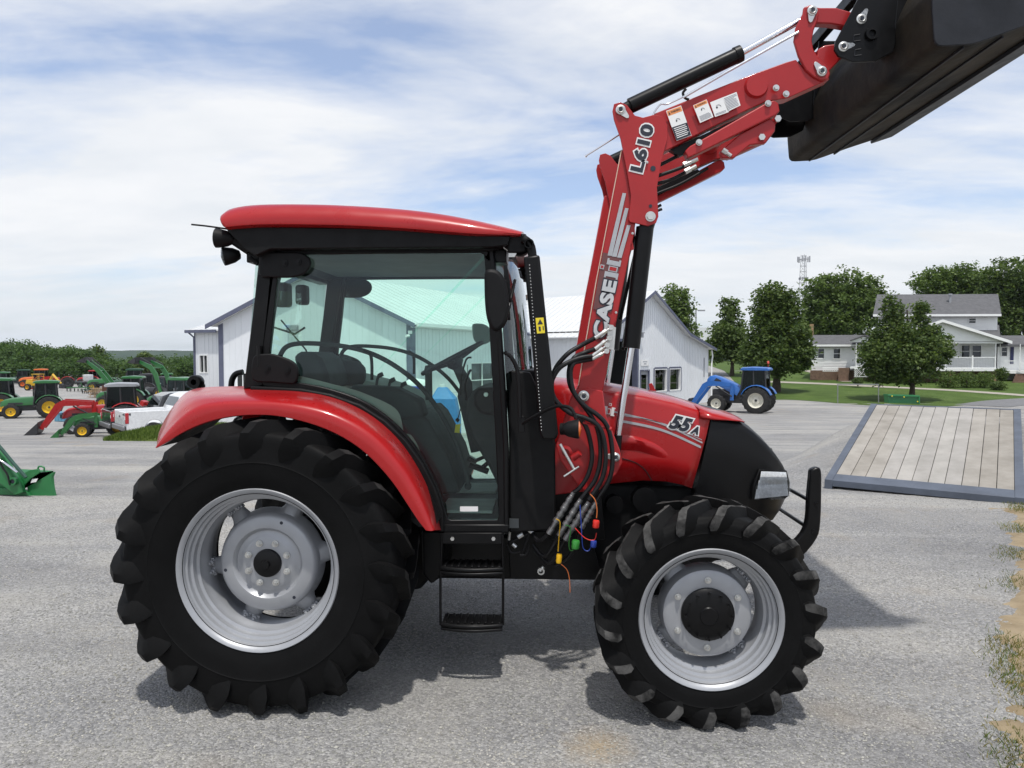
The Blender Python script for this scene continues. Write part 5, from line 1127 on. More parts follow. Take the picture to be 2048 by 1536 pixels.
for s_ in (0,): b.prism([V(AO-Ag*.22-Ad*.025, zf), V(AO+Ag*.03-Ad*.025, zf), V(AO+Ag*.03-Ad*.025, zeA-.1), V(AO-Ag*.22-Ad*.025, zeA)], -Ad*.01); b.prism([V(AL-Ag*.03-Ad*.025, zf), V(AL+Ag*.2-Ad*.025, zf), V(AL+Ag*.2-Ad*.025, zeA), V(AL-Ag*.03-Ad*.025, zeA-.1)], -Ad*.01)
b.build('corner_trim', TRIM, SH, smooth=0)
b = MB(); obox(b, AO, Ad, -.1, LA, zeA-.20, zeA-.05, .30, .45); obox(b, AO, Ad, -.1, LA, zeA-.24, zeA-.20, .02, .34); b.build('eave_gutter', WPNT, SH, smooth=0)
b = MB(); obox(b, AL, Ag, .85, 1.35, -2.4, .95, -.06, -.02); b.build('entry_door', DKIN, SH, smooth=0)
b = MB(); obox(b, AL, Ag, .78, .85, -2.4, 1.0, -.06, .03); obox(b, AL, Ag, 1.35, 1.42, -2.4, 1.0, -.06, .03); obox(b, AL, Ag, .85, 1.35, .95, 1.0, -.06, .03); obox(b, AL, Ag, 1.08, 1.12, -2.4, .95, -.03, .0); b.build('door_frame', WPNT, SH, smooth=0)
b = MB(); obox(b, AO, Ad, 3.2, 4.9, -2.4, 1.3, -.08, -.04); 
for z in (-1.6, -.8, 0, .7): obox(b, AO, Ad, 3.2, 4.9, z, z+.03, -.04, -.03)
b.build('overhead_door', WPNT, SH, smooth=0)
b = MB(); b.box(V(AO, zeA-.45)-Ad*.12, (.16, .14, .14)); b.cyl(V(AO, zeA-.6)-Ad*.2, V(AO, zeA-.62)-Ad*.42, .06, 10); b.build('security_lamp', WPNT, SH)
b = MB(); q = AL.lerp(AO, .40)-Ad*.12; b.box(V(q, 3.0), (.5, .22, .25)); b.build('wall_lamp', GRYD, SH, bevel=.03)
# signs on the long wall
BSG = mat('sign_black', (.02, .02, .022), .5); RSG = mat('sign_red', (.3, .03, .03), .5)
SG = empty('wall_sign', P3(AO, Ad, 14, 0), 'white and black dealer sign board hung on the long white shop wall', 'sign')
b = MB(); obox(b, AO, Ad, 12.6, 16.0, .85, 2.62, .03, .08); b.build('sign_board', WPNT, SG, smooth=0)
b = MB(); obox(b, AO, Ad, 16.2, 17.6, .85, 2.70, .03, .08); b.build('side_board', BSG, SG, smooth=0)
dn = Vector((Ad.y, -Ad.x, 0))
text3('ST', P3(AO, Ad, 15.35, 2.28, .085), Ad, (0, 0, 1), 1.0, .5, BSG, 'sign_letters', SG, bold=.04)
b = MB(); c = P3(AO, Ad, 14.5, 1.72, .086); ringp = [c+Ad*(math.cos(a)*1.3)+Vector((0, 0, math.sin(a)*.42)) for a in np.linspace(0, 2*math.pi, 33)[:-1]]; b.prism(ringp, dn*.01); b.build('sign_oval', BSG, SG, smooth=0)
text3('OF', P3(AO, Ad, 15.2, 1.86, .10), Ad, (0, 0, 1), .55, .2, WHT, 'sign_letters', SG, bold=.04); text3('S', P3(AO, Ad, 15.2, 1.55, .10), Ad, (0, 0, 1), .3, .28, WHT, 'sign_letters', SG, bold=.04)
for i in range(5):
    b = MB(); obox(b, AO, Ad, 16.45, 17.4, 2.40-i*.35, 2.56-i*.35, .081, .09); b.build('sign_row', WHT if i != 3 else RSG, SG, smooth=0)
text3('EXC', P3(AO, Ad, 11.2, 2.3, .03), Ad, (0, 0, 1), .9, .22, BSG, 'wall_letters', SG, bold=.03)
# --- small lean-to wing at the far corner
WY = 37.5; WO = Vector((onY(375, WY), WY, 0)); W2 = Vector((onY(445, WY-1), WY-1, 0)); Wg = (W2-WO).normalized()
LW = empty('shop_wing', (WO.x, WO.y, -2.3), 'low white wing with one window at the far corner of the shop', 'building')
b = MB(); rwall(b, WO, Wg, (W2-WO).length, lambda t: 3.1, -2.8, [(.40, .95, .85, 1.75)], .30); b.build('wall', WSID, LW, smooth=0)
window(LW, WO, Wg, .40, .95, .85, 1.75, WPNT, 1)
back = Vector((.35, .93, 0))*7
b = MB(); b.prism([V(WO, -2.8), V(WO+back, -2.8), V(WO+back, 3.1), V(WO, 3.1)], Wg*.02); b.build('side_wall', WSID, LW, smooth=0)
rooflet('roof', LW, V(WO-Wg*.35-back.normalized()*.3, 3.12), V(W2+Wg*.6-back.normalized()*.3, 3.12), V(WO-Wg*.0+back*.5, 4.3), V(W2+Wg*.6+back*.5, 4.3), WROOF, 8)
b = MB(); obox(b, WO, Wg, -.35, 2.0, 2.98, 3.14, .28, .36); b.tube([V(WO-Wg*.30, 3.05)-back.normalized()*.2, V(WO-Wg*.05, 2.75), V(WO-Wg*.04, -2.6)], .05, 8); obox(b, WO, Wg, 0, .06, -2.8, 3.0, 0, .03); b.build('gutter', TRIM, LW, smooth=0)
# --- shop B: cross wing with the broken-pitch gable
BO = Vector((3.05, 38.0, 0)); Bd = Vector((.6, .8, 0)); Bb = Vector((-.8, .6, 0)); BLn = 13.7; zr = 5.5
def zB(t): return zr-.5*(5.2-t) if t < 5.2 else (zr-.5*(t-5.2) if t < 10 else zr-2.4-.235*(t-10))
CW = empty('shop_cross_wing', (BO.x, BO.y, -1.5), 'white ribbed steel shop wing with a broken pitch gable, open bay and two windows', 'building')
holes = [(.55, 3.8, -2.2, 2.55), (4.25, 5.25, -2.2, .85), (6.0, 7.5, -.42, .88), (7.95, 9.4, -.42, .88)]
b = MB(); rwall(b, BO, Bd, BLn, zB, -2.2, holes, .24, rib=.03); b.build('gable_wall', WSID, CW, smooth=0)
window(CW, BO, Bd, 6.0, 7.5, -.42, .88, WPNT, 0, None, 'window', False, .14); window(CW, BO, Bd, 7.95, 9.4, -.42, .88, WPNT, 0, None, 'window', False, .14)
for t0, t1 in ((6.0, 7.5), (7.95, 9.4)):
    b = MB(); obox(b, BO, Bd, t0-.16, t0-.06, -.5, .98, -.02, .035); obox(b, BO, Bd, t1+.06, t1+.16, -.5, .98, -.02, .035); obox(b, BO, Bd, t0-.06, t1+.06, .94, 1.04, -.02, .035); b.build('window_trim', TRIM, CW, smooth=0)
b = MB(); obox(b, BO, Bd, 4.25, 5.25, -2.2, .85, -.10, -.06); b.build('walk_door', GRYD, CW, smooth=0)
b = MB(); obox(b, BO, Bd, 4.45, 5.05, -.35, .62, -.06, -.05); b.build('door_glass', GLD, CW, smooth=0); b = MB(); obox(b, BO, Bd, 4.17, 4.25, -2.2, .92, -.1, .03); obox(b, BO, Bd, 5.25, 5.33, -2.2, .92, -.1, .03); obox(b, BO, Bd, 4.25, 5.25, .85, .92, -.1, .03); b.build('door_frame', TRIM, CW, smooth=0)
b = MB(); obox(b, BO, Bd, 4.25, 5.15, 1.15, 1.5, .03, .05); x = b.build('door_sign', WHT, CW, smooth=0)
b = MB(); 
for i in range(2): obox(b, BO, Bd, 4.45+.1*i, 4.95-.1*i, 1.36-.12*i, 1.41-.12*i, .05, .055)
b.build('sign_print', GRYP, CW, smooth=0)
b = MB(); obox(b, BO, Bd, .40, .55, -2.2, 2.7, -.3, .04); obox(b, BO, Bd, 3.8, 3.98, -2.2, 2.7, -.3, .04); obox(b, BO, Bd, .55, 3.8, 2.55, 2.7, -.3, .04); b.build('bay_frame', TRIM, CW, smooth=0)
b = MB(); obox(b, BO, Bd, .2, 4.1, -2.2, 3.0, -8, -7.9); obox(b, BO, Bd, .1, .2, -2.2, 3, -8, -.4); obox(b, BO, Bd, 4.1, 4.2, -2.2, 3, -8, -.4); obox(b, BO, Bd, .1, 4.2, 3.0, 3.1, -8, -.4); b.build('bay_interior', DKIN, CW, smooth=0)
b = MB(); obox(b, BO, Bd, .7, 3.7, 0.2, 1.2, -7.9, -7.85); b.build('bay_back_window', mat('daylit_window', (.35, .42, .36), .5), CW, smooth=0)
b = MB(); obox(b, BO, Bd, 3.95, 4.15, 2.8, 3.05, .03, .25); obox(b, BO, Bd, 3.90, 4.2, 3.05, 3.1, .03, .30); b.build('wall_lamp', GRYD, CW, smooth=0)
b = MB(); obox(b, BO, Bd, 12.9, 13.0, .3, 1.6, .03, .05); b.build('house_number', GRYP, CW, smooth=0)
def Rf(t, dt=0): return V(BO+Bd*t, zB(t)+.08)
fr = -Bb*.4
LB = 19
for a, c in ((0-.4, 5.2), (5.2, 10), (10, BLn+.4)):
    A = V(BO+Bd*a, zB(a)+.08)+fr; C_ = V(BO+Bd*c, zB(c)+.08)+fr
    rooflet('roof', CW, A, A+Bb*LB, C_, C_+Bb*LB, WROOF, 44)
b = MB()
for a, c in ((-.4, 5.2), (5.2, 10), (10, BLn+.4)):
    A = V(BO+Bd*a, zB(a)+.10)+fr*1.05; C_ = V(BO+Bd*c, zB(c)+.10)+fr*1.05; b.prism([A, C_, C_-Vector((0, 0, .18)), A-Vector((0, 0, .18))], fr*.08)
b.build('rake_trim', TRIM, CW, smooth=0)
b = MB(); A = V(BO+Bd*5.2, zr+.1); b.box(A+Bb*13+Vector((0, 0, .12)), (9, .5, .25), Matrix((Bb, Vector((-Bb.y, Bb.x, 0)), Vector((0, 0, 1)))).transposed()); b.build('ridge_vent', CAP, CW)
b = MB(); rwall(b, BO+Bb*LB, -Bb, LB, lambda t: zB(0), -2.2, [], .3, out=(-Bd)); b.build('side_wall', WSID, CW, smooth=0)
b = MB(); b.prism([V(BO+Bd*BLn, -2.2), V(BO+Bd*BLn+Bb*LB, -2.2), V(BO+Bd*BLn+Bb*LB, zB(BLn)), V(BO+Bd*BLn, zB(BLn))], -Bd*.02); b.build('back_wall', WSID, CW, smooth=0)
b = MB(); q = V(BO+Bd*(BLn+.1), 0)+fr*.5; b.tube([q+Vector((0, 0, 2.1)), q+Bd*.15+Vector((0, 0, 1.7)), q+Vector((0, 0, 1.3)), q+Vector((0, 0, -1.5))], .05, 8); b.build('downspout', WPNT, CW)
# --- the white house
HYf = 64.0
HS = empty('white_house', (onY(1880, HYf), HYf, -.3), 'two storey white house with grey roof and a railed front porch', 'house')
def pbox(b, x0, y0, x1, y1, Y, dp, mi=0):
    A = pt(x0, y1, Y); B = pt(x1, y0, Y); b.add([(x, y, z) for x in (A.x, B.x) for y in (Y, Y+dp) for z in (A.z, B.z)], [(0, 1, 3, 2), (4, 6, 7, 5), (0, 4, 5, 1), (2, 3, 7, 6), (0, 2, 6, 4), (1, 5, 7, 3)], mi)
def proof(b, x0, x1, ye, yr, Y, run, back=True, th=.2, over=0):
    e0, e1 = pt(x0, ye, Y), pt(x1, ye, Y); rz_r = pt(x0, yr, Y+run).z; r0 = Vector((e0.x+over, Y+run, rz_r)); r1 = Vector((e1.x-over, Y+run, rz_r)); b.prism([e0, e1, r1, r0], (0, 0, -th))
    if back: b.prism([r0, r1, Vector((e1.x, Y+2*run, e1.z)), Vector((e0.x, Y+2*run, e0.z))], (0, 0, -th))
b = MB(); pbox(b, 1753, 627, 1995, 775, HYf+2, 7.5)
for s in (1753, 1995):
    a = pt(s, 628, HYf+2); r_ = pt(s, 592, HYf+5.75); x = a.x+(.0 if s < 1900 else -.1); b.prism([(x, HYf+2, a.z), (x, HYf+9.5, a.z), (x, HYf+5.75, r_.z-.3)], (.1, 0, 0))
for i in range(26): z = pt(1753, 632+i*2.6, HYf+2).z; b.box((pt(1874, 700, HYf+2).x, HYf+1.99, z), (pt(1995, 0, HYf+2).x-pt(1753, 0, HYf+2).x, .03, .015))
b.build('main_wall', WPNT, HS, smooth=0)
b = MB(); proof(b, 1746, 2003, 629, 589, HYf+1.5, 4.2); b.build('main_roof', SHNG, HS, smooth=0)
b = MB(); pbox(b, 1746, 628, 2003, 633, HYf+1.42, .1); b.build('fascia', WPNT, HS, smooth=0)
hO = pt(0, 0, HYf+2); 
def hwin(parent, x0, y0, x1, y1, Y, fm=None, cross=True):
    A = pt(x0, y1, Y); B = pt(x1, y0, Y); return window(parent, (A.x, Y), (1, 0), 0, B.x-A.x, A.z, B.z, fm or WPNT, 0, None, 'window', cross, .04)
hwin(HS, 1938, 637, 1951, 646, HYf+1.95)
# porch
PY = HYf-.6
b = MB(); A = pt(1752, 684, PY); B = pt(2011, 684, PY); ap = pt(1880, 643, PY); b.prism([A, B, ap], (0, .15, 0)); b.build('porch_gable', WPNT, HS, smooth=0)
for (p, q) in ((A, ap), (B, ap)):
    b = MB(); e = (p-q).normalized()*.3; b.prism([p+e+Vector((0, -.4, .02)), q+Vector((0, -.4, .02)), q+Vector((0, 3.2, .02)), p+e+Vector((0, 3.2, .02))], (0, 0, .14)); b.build('porch_roof', SHNG, HS, smooth=0)
    b = MB(); b.prism([p+e+Vector((0, -.46, .17)), q+Vector((0, -.46, .17)), q+Vector((0, -.46, -.08)), p+e+Vector((0, -.46, -.08))], (0, .05, 0)); b.build('porch_fascia', WPNT, HS, smooth=0)
b = MB(); proof(b, 1925, 2001, 673, 650, PY+1.6, 1.8, False, .1); b.build('lower_roof', SHNG, HS, smooth=0)
b = MB(); pbox(b, 1756, 683, 2006, 687, PY+.0, .15); b.build('porch_beam', WPNT, HS, smooth=0)
for x in (1762, 1826, 1892, 1991): b = MB(); pbox(b, x-1.8, 686, x+1.8, 738, PY+.02, .16); b.build('porch_post', WPNT, HS, smooth=0, bevel=.01)
b = MB(); pbox(b, 1756, 737, 2000, 742, PY-.1, 3.0); b.build('porch_floor', WPNT, HS, smooth=0)
def railing(parent, x0, x1, yt, yb, Y, nm='railing', dy=None):
    b = MB(); pbox(b, x0, yt, x1, yt+1.6, Y, .08); pbox(b, x0, yb-1.8, x1, yb-.6, Y, .06); n = int((x1-x0)/3.1)
    for i in range(n): x = x0+(x1-x0)*(i+.5)/n; pbox(b, x-.5, yt, x+.5, yb, Y+.02, .04)
    return b.build(nm, WPNT, parent, smooth=0)
railing(HS, 1764, 1890, 714, 737, PY+.05); railing(HS, 1894, 1990, 714, 737, PY+.05); railing(HS, 1994, 2040, 721, 742, PY+2.3)
for x in (1945,): b = MB(); pbox(b, x-2, 711, x+2, 737, PY+.03, .12); b.build('rail_post', WPNT, HS, smooth=0)
for x0, x1 in ((1923, 1939), (1944, 1962), (1800, 1818)): hwin(HS, x0, 691, x1, 714, HYf+1.95)
for x in (1900, 1990, 1830): b = MB(); pbox(b, x-2, 742, x+2, 772, PY+.1, .2); b.build('pier', TANC, HS, smooth=0)
b = MB(); pbox(b, 1756, 742, 1998, 775, PY+1.8, .1); b.build('porch_skirt', BRK, HS, smooth=0)
b = MB(); q = pt(1898, 596, HYf+4); b.cyl(q-Vector((0, 0, 1)), q+Vector((0, 0, .25)), .12, 10); b.cyl(q+Vector((0, 0, .25)), q+Vector((0, 0, .4)), .2, 10); b.build('roof_vent', GRYD, HS)
# right wing with the blue door and stairs
b = MB(); pbox(b, 1993, 684, 2110, 775, HYf+3, 5); b.build('side_wing_wall', WPNT, HS, smooth=0)
b = MB(); proof(b, 1990, 2115, 689, 671, HYf+2.0, 2.5); b.build('side_wing_roof', SHNG, HS, smooth=0)
b = MB(); pbox(b, 2020, 694, 2028, 728, HYf+2.95, .05); b.build('blue_door', mat('navy_door', (.02, .025, .10), .5), HS, smooth=0)
hwin(HS, 2003, 695, 2014, 712, HYf+2.95); 
for x in (2040, 2000): b = MB(); pbox(b, x-1.5, 688, x+1.5, 742, PY+2.0, .12); b.build('porch_post', WPNT, HS, smooth=0)
b = MB(); pbox(b, 1994, 741, 2110, 747, PY+2.0, 1.6); b.build('side_deck', WPNT, HS, smooth=0)
b = MB()
for i in range(6): pbox(b, 2012+i*1.5, 748+i*5.2, 2110, 753.5+i*5.2, PY+1.9-i*.3, .32)
b.build('brick_steps', BRK, HS, smooth=0)
b = MB(); b.prism(pp([(2040, 722), (2110, 760), (2110, 764), (2040, 726)], PY+1.6), (0, .08, 0))
for i in range(14): x = 2041+i*5; b.prism(pp([(x, 723+i*2.7), (x+1, 723.5+i*2.7), (x+1, 744+i*2.7), (x, 744+i*2.7)], PY+1.62), (0, .04, 0))
b.build('stair_rail', WPNT, HS, smooth=0)
# low wing on the other side
GY = HYf+3
b = MB(); pbox(b, 1622, 690, 1760, 778, GY, 5); 
for i in range(15): z = pt(1622, 693+i*3, GY).z; b.box((pt(1690, 700, GY).x, GY-.01, z), (pt(1760, 0, GY).x-pt(1622, 0, GY).x, .03, .015))
b.build('low_wing_wall', WPNT, HS, smooth=0)
b = MB(); proof(b, 1616, 1765, 690, 670, GY-.4, 2.9); b.build('low_wing_roof', SHNG, HS, smooth=0)
b = MB(); pbox(b, 1616, 689, 1765, 693, GY-.48, .08); b.build('fascia', WPNT, HS, smooth=0)
hwin(HS, 1636, 698, 1648, 717, GY-.05); hwin(HS, 1667, 698, 1680, 717, GY-.05); hwin(HS, 1717, 698, 1727, 714, GY-.05)
b = MB(); a0, a1, a2 = pt(1698, 684, GY-2), pt(1768, 684, GY-2), pt(1728, 673, GY-2); b.prism([a0, a1, a2], (0, .1, 0)); b.build('entry_gable', WPNT, HS, smooth=0)
for p, q in ((a0, a2), (a1, a2)): b = MB(); b.prism([p+Vector((0, -.2, .05)), q+Vector((0, -.2, .05)), q+Vector((0, 2.2, .05)), p+Vector((0, 2.2, .05))], (0, 0, .12)); b.build('entry_roof', SHNG, HS, smooth=0)
for x in (1712, 1738): b = MB(); pbox(b, x-1.5, 686, x+1.5, 752, GY-1.95, .12); b.build('entry_post', WPNT, HS, smooth=0)
b = MB(); pbox(b, 1700, 733, 1765, 737, GY-2, 1.9); b.build('entry_deck', WPNT, HS, smooth=0)
railing(HS, 1712, 1738, 714, 733, GY-1.9); railing(HS, 1620, 1645, 716, 733, GY-1.4)
def lattice(x0, x1, y0, y1, Y):
    b = MB(); n = 7
    for i in range(-n, n+1):
        for s in (-1, 1):
            xa = x0+(x1-x0)*(i/n); w = (y1-y0); ax, bx = (xa, xa+w) if s > 0 else (xa+w, xa); 
            ca, cb = max(x0, min(x1, ax)), max(x0, min(x1, bx))
            if abs(cb-ca) < .5: continue
            fa = (ca-ax)/(bx-ax); fb = (cb-ax)/(bx-ax); b.tube([pt(ca, y0+(y1-y0)*fa, Y), pt(cb, y0+(y1-y0)*fb, Y)], .018, 4)
    pbox(b, x0, y0, x1, y0+1, Y, .05); pbox(b, x0, y1-1, x1, y1, Y, .05); b.build('lattice', WPNT, HS, smooth=0)
lattice(1645, 1676, 735, 743, GY-1.5); lattice(1708, 1737, 737, 754, GY-2)
b = MB(); pbox(b, 1676, 736, 1698, 775, GY-1.6, 1); b.build('brick_steps', BRK, HS, smooth=0); b = MB(); pbox(b, 1620, 741, 1760, 775, GY-.6, .5); b.build('brick_foundation', BRK, HS, smooth=0)
b = MB(); pbox(b, 1619, 648, 1626, 672, GY+2.5, .5); b.build('chimney', TANC, HS, smooth=0)
for o in kids(HS)+[g for c in kids(HS) for g in kids(c)]:
    y0_ = min(v.co.y for v in o.data.vertices)
    for v in o.data.vertices:
        v.co.x += .54*(v.co.y-y0_)          # the plan of the house is a parallelogram following the lane
# shrubs
def shrub(px, py, r, Y, label, squash=.85, m=None, n=2600):
    c = pt(px, py, Y); s = Y/F*r; root = empty('shrub', (c.x, Y, c.z-s*squash), label, 'shrub', 'shrubs along the house'); b = MB(); leaves(b, [(c, (s, s, s*squash))], n, .11, .16, .8); b.build('foliage', m or LEAF_A, root, smooth=0)
    b = MB(); b.tube([(c.x, Y, c.z-s*squash-.2), (c.x, Y, c.z)], .05, 6); b.build('stem', BARK, root)
shrub(1896, 760, 20, 60, 'clipped round shrub nearest the twin topped tree, first of three below the porch rail'); shrub(1933, 760, 20, 60, 'clipped round shrub in the middle of three below the porch rail'); shrub(1969, 760, 20, 60, 'clipped round shrub nearest the brick steps, last of three below the porch rail')
shrub(1997, 772, 13, 58, 'low flat shrub at the foot of the brick steps', .6, LEAF_C); shrub(2003, 748, 12, 61, 'dark upright shrub between the porch pier and the brick steps', 1.0, LEAF_B); shrub(1716, 762, 9, 60, 'small pale bush by the lattice of the low wing', .6, LEAF_C)
# ---------------- small things on the right
GT = empty('gate_frame', (onY(1715, 47.6), 47.6, -1.5), 'plain grey pipe frame standing at the edge of the lawn', 'gate')
b = MB()
for x in (1675.5, 1757): b.tube([pt(x, 768, 47.6), pt(x, 806, 47.6)], .035, 8)
b.tube([pt(1675, 768.5, 47.6), pt(1757.5, 769, 47.6)], .035, 8); b.build('pipe_frame', mat('grey_pipe', (.25, .26, .26), .5, .4), GT)
GB = mat('green_implement', (.02, .18, .06), .4, coat=.3)
BX = empty('box_blade', (onY(1808, 45.5), 45.5, -1.5), 'bright green box implement lying at the edge of the lawn', 'implement')
b = MB(); b.prism(pp([(1777, 791), (1840, 793), (1840, 808), (1778, 806)], 45.5), (0, .05, 0)); b.build('front_panel', GB, BX, bevel=.01)
b = MB(); b.prism(pp([(1777, 789), (1840, 791), (1840, 794), (1777, 792)], 45.3), (0, .7, 0)); b.prism(pp([(1777, 790), (1780, 790), (1780, 806), (1777, 806)], 45.45), (0, .6, 0)); b.prism(pp([(1837, 792), (1840, 792), (1840, 808), (1837, 808)], 45.45), (0, .6, 0)); b.build('box_frame', GB, BX, bevel=.01)
b = MB()
for x, y in ((1808, 794), (1784, 792), (1835, 803)): q = pt(x, y, 45.28); b.cyl(q, q+Vector((0, -.02, 0)), .04, 8)
b.build('bolt_heads', YEL, BX)
TW = empty('cell_tower', (onY(1594, 260), 260, .5), 'tall grey lattice radio mast rising far behind the trees', 'mast')
TWM = mat('galvanised_mast', (.32, .33, .35), .5, .4); b = MB()
def tp(k, z): r = 2.6-(z/40)*1.7; a = 2*math.pi*k/3+.4; return Vector((TW.location.x+r*math.cos(a), 260+r*math.sin(a), z))
for k in range(3):
    b.tube([tp(k, 0), tp(k, 38)], .08, 6)
    for i in range(19): z = i*2; b.tube([tp(k, z), tp((k+1) % 3, z+2)], .03, 4); b.tube([tp((k+1) % 3, z), tp(k, z+2)], .03, 4); b.tube([tp(k, z), tp((k+1) % 3, z)], .06, 4)
b.build('lattice_legs', TWM, TW, smooth=0)
for zz, rr_ in ((36.5, 2.1), (29.5, 1.5)):
    b = MB()
    for k in range(3):
        a = 2*math.pi*k/3; b.box((TW.location.x+rr_*math.cos(a), 260+rr_*math.sin(a), zz), (.35, .35, 2.2 if zz > 35 else 1.0)); a2 = a+.5; b.box((TW.location.x+rr_*math.cos(a2), 260+rr_*math.sin(a2), zz), (.3, .3, 2.0 if zz > 35 else .8)); b.tube([(TW.location.x, 260, zz), (TW.location.x+rr_*math.cos(a), 260+rr_*math.sin(a), zz)], .07, 4); b.tube([(TW.location.x+rr_*math.cos(a), 260+rr_*math.sin(a), zz), (TW.location.x+rr_*math.cos(a+2.094), 260+rr_*math.sin(a+2.094), zz)], .07, 4)
    b.build('antenna_ring', TWM, TW, smooth=0)
LPo = empty('lamp_post', (onY(1392, 95), 95, .2), 'slim grey lamp post between the shop gable and the pale tree', 'lamp post')
b = MB(); b.tube([pt(1392, 740, 95), pt(1392, 618, 95)], .09, 8); b.build('pole', TWM, LPo); b = MB(); b.tube([pt(1392, 620, 95), pt(1402, 620, 95)], .05, 6); b.box(pt(1403, 621, 95), (.9, .3, .18)); b.build('lamp_head', TWM, LPo)
b = MB(); pbox(b, 1385, 655, 1440, 700, 105, 8); NB = b.build('distant_shed', WSID, smooth=0); tag(NB, 'pale shed showing between the shop gable and the pale tree', 'shed')
# porta toilet and blue drum seen through the cab glass
PTm = mat('blue_plastic', (.04, .20, .38), .5); PW = mat('white_plastic', (.7, .71, .7), .5)
ptx, pty = onY(831, 25.5), 25.5; pz = gz(ptx, pty)
PT_ = empty('portable_toilet', (ptx, pty, pz), 'blue portable toilet with a white roof, seen through the cab glass', 'toilet')
b = MB(); b.box((ptx, pty, pz+1.05), (.62, 1.1, 2.1)); 
for i in range(4): b.box((ptx-.22+.15*i, pty-.56, pz+1.1), (.03, .03, 1.9))
b.build('cabin', PTm, PT_, bevel=.02); b = MB(); b.lathe([(.47, 0), (.45, .1), (.3, .22), (.001, .27)], (ptx, pty, pz+2.1), (0, 0, 1), 24); b.build('dome_roof', PW, PT_, smooth=60); b = MB(); b.box((ptx+.05, pty-.575, pz+1.25), (.34, .02, .16)); b.build('door_notice', PW, PT_)
bx_, by_ = onY(893, 18.6), 18.6; bz = gz(bx_, by_)
BD = empty('blue_tank', (bx_, by_, bz), 'tall blue plastic tank seen through the cab glass', 'tank')
b = MB(); b.loft([[(bx_+sx*w_+o_, by_+sy*w_*.9, bz+z) for sx, sy in ((-1, -1), (1, -1), (1, 1), (-1, 1))] for z, w_, o_ in ((0, .20, .12), (.08, .26, .10), (.7, .34, .0), (1.2, .32, -.08), (1.5, .12, -.12))]); b.build('tank_body', mat('bright_blue_plastic', (.03, .18, .42), .5), BD, smooth=20, bevel=.03)
b = MB(); b.cyl((bx_-.12, by_, bz+1.49), (bx_-.12, by_, bz+1.57), .09, 16); b.build('tank_lid', PW, BD)
# ================================================================ machinery in the yard
JG = mat('green_machine_paint', (.018, .13, .03), .35, coat=.4); JY = mat('yellow_wheel_paint', (.70, .45, .02), .4); NB_ = mat('blue_machine_paint', (.015, .12, .42), .33, coat=.5); CRM = mat('cream_wheel_paint', (.62, .60, .52), .45)
ORM = mat('orange_machine_paint', (.60, .13, .02), .45); YLM = mat('yellow_machine_paint', (.62, .38, .03), .45); DGR = mat('dark_green_paint', (.015, .06, .03), .45); DKG = mat('charcoal_paint', (.03, .03, .033), .45)
GLV = glass('grey_cab_glass', (.30, .35, .34), .45, .0, (.2, .24, .24)); RUBF = mat('far_tyre_rubber', (.018, .018, .018), .8, 0, .3, 9)
def lwheel(name, parent, c, R_, w_, rm, hubm=None, nl=18):
    """a small wheel in local coordinates, axle along y"""
    root = empty(name, c); root.parent = parent
    b = MB(); pr = [(R_*.55, -w_/2), (R_*.80, -w_*.52), (R_*.92, -w_*.46), (R_*.96, -w_*.3), (R_*.965, 0), (R_*.96, w_*.3), (R_*.92, w_*.46), (R_*.80, w_*.52), (R_*.55, w_/2)]; b.lathe(pr, (0, 0, 0), seg=36)
    for s in (-1, 1):
        for k in range(nl):
            a0 = 2*math.pi*(k+(.5 if s > 0 else 0))/nl; secs = []
            for f in (0, .35, .7, 1.0):
                a = a0-.22*f; r0 = R_*(.955 if f < .9 else .86); r1 = R_*(1.0 if f < .9 else .93); y = s*w_*(.5*f+.01); d = .035*R_/.8; ring = []
                for da, r in ((-d*1.3, r0), (-d*.8, r1), (d*.8, r1), (d*1.3, r0)): ring.append(Vector((math.cos(a+da/R_)*r, y, math.sin(a+da/R_)*r)))
                secs.append(ring)
            b.loft(secs)
    b.build('tyre', RUBF, root, smooth=40, local=True)
    b = MB(); 
    for s in (-1, 1): b.lathe([(R_*.58, s*w_*.50), (R_*.55, s*w_*.50), (R_*.50, s*w_*.36), (R_*.47, s*w_*.15), (R_*.30, s*w_*.10), (R_*.26, s*w_*.22), (R_*.12, s*w_*.24), (.001, s*w_*.24)], (0, 0, 0), seg=32)
    b.build('rim', rm, root, smooth=40, local=True); 
    b = MB(); b.cyl((0, -w_*.34, 0), (0, w_*.34, 0), R_*.09, 12); b.build('hub', hubm or DKG, root, smooth=40, local=True); return root
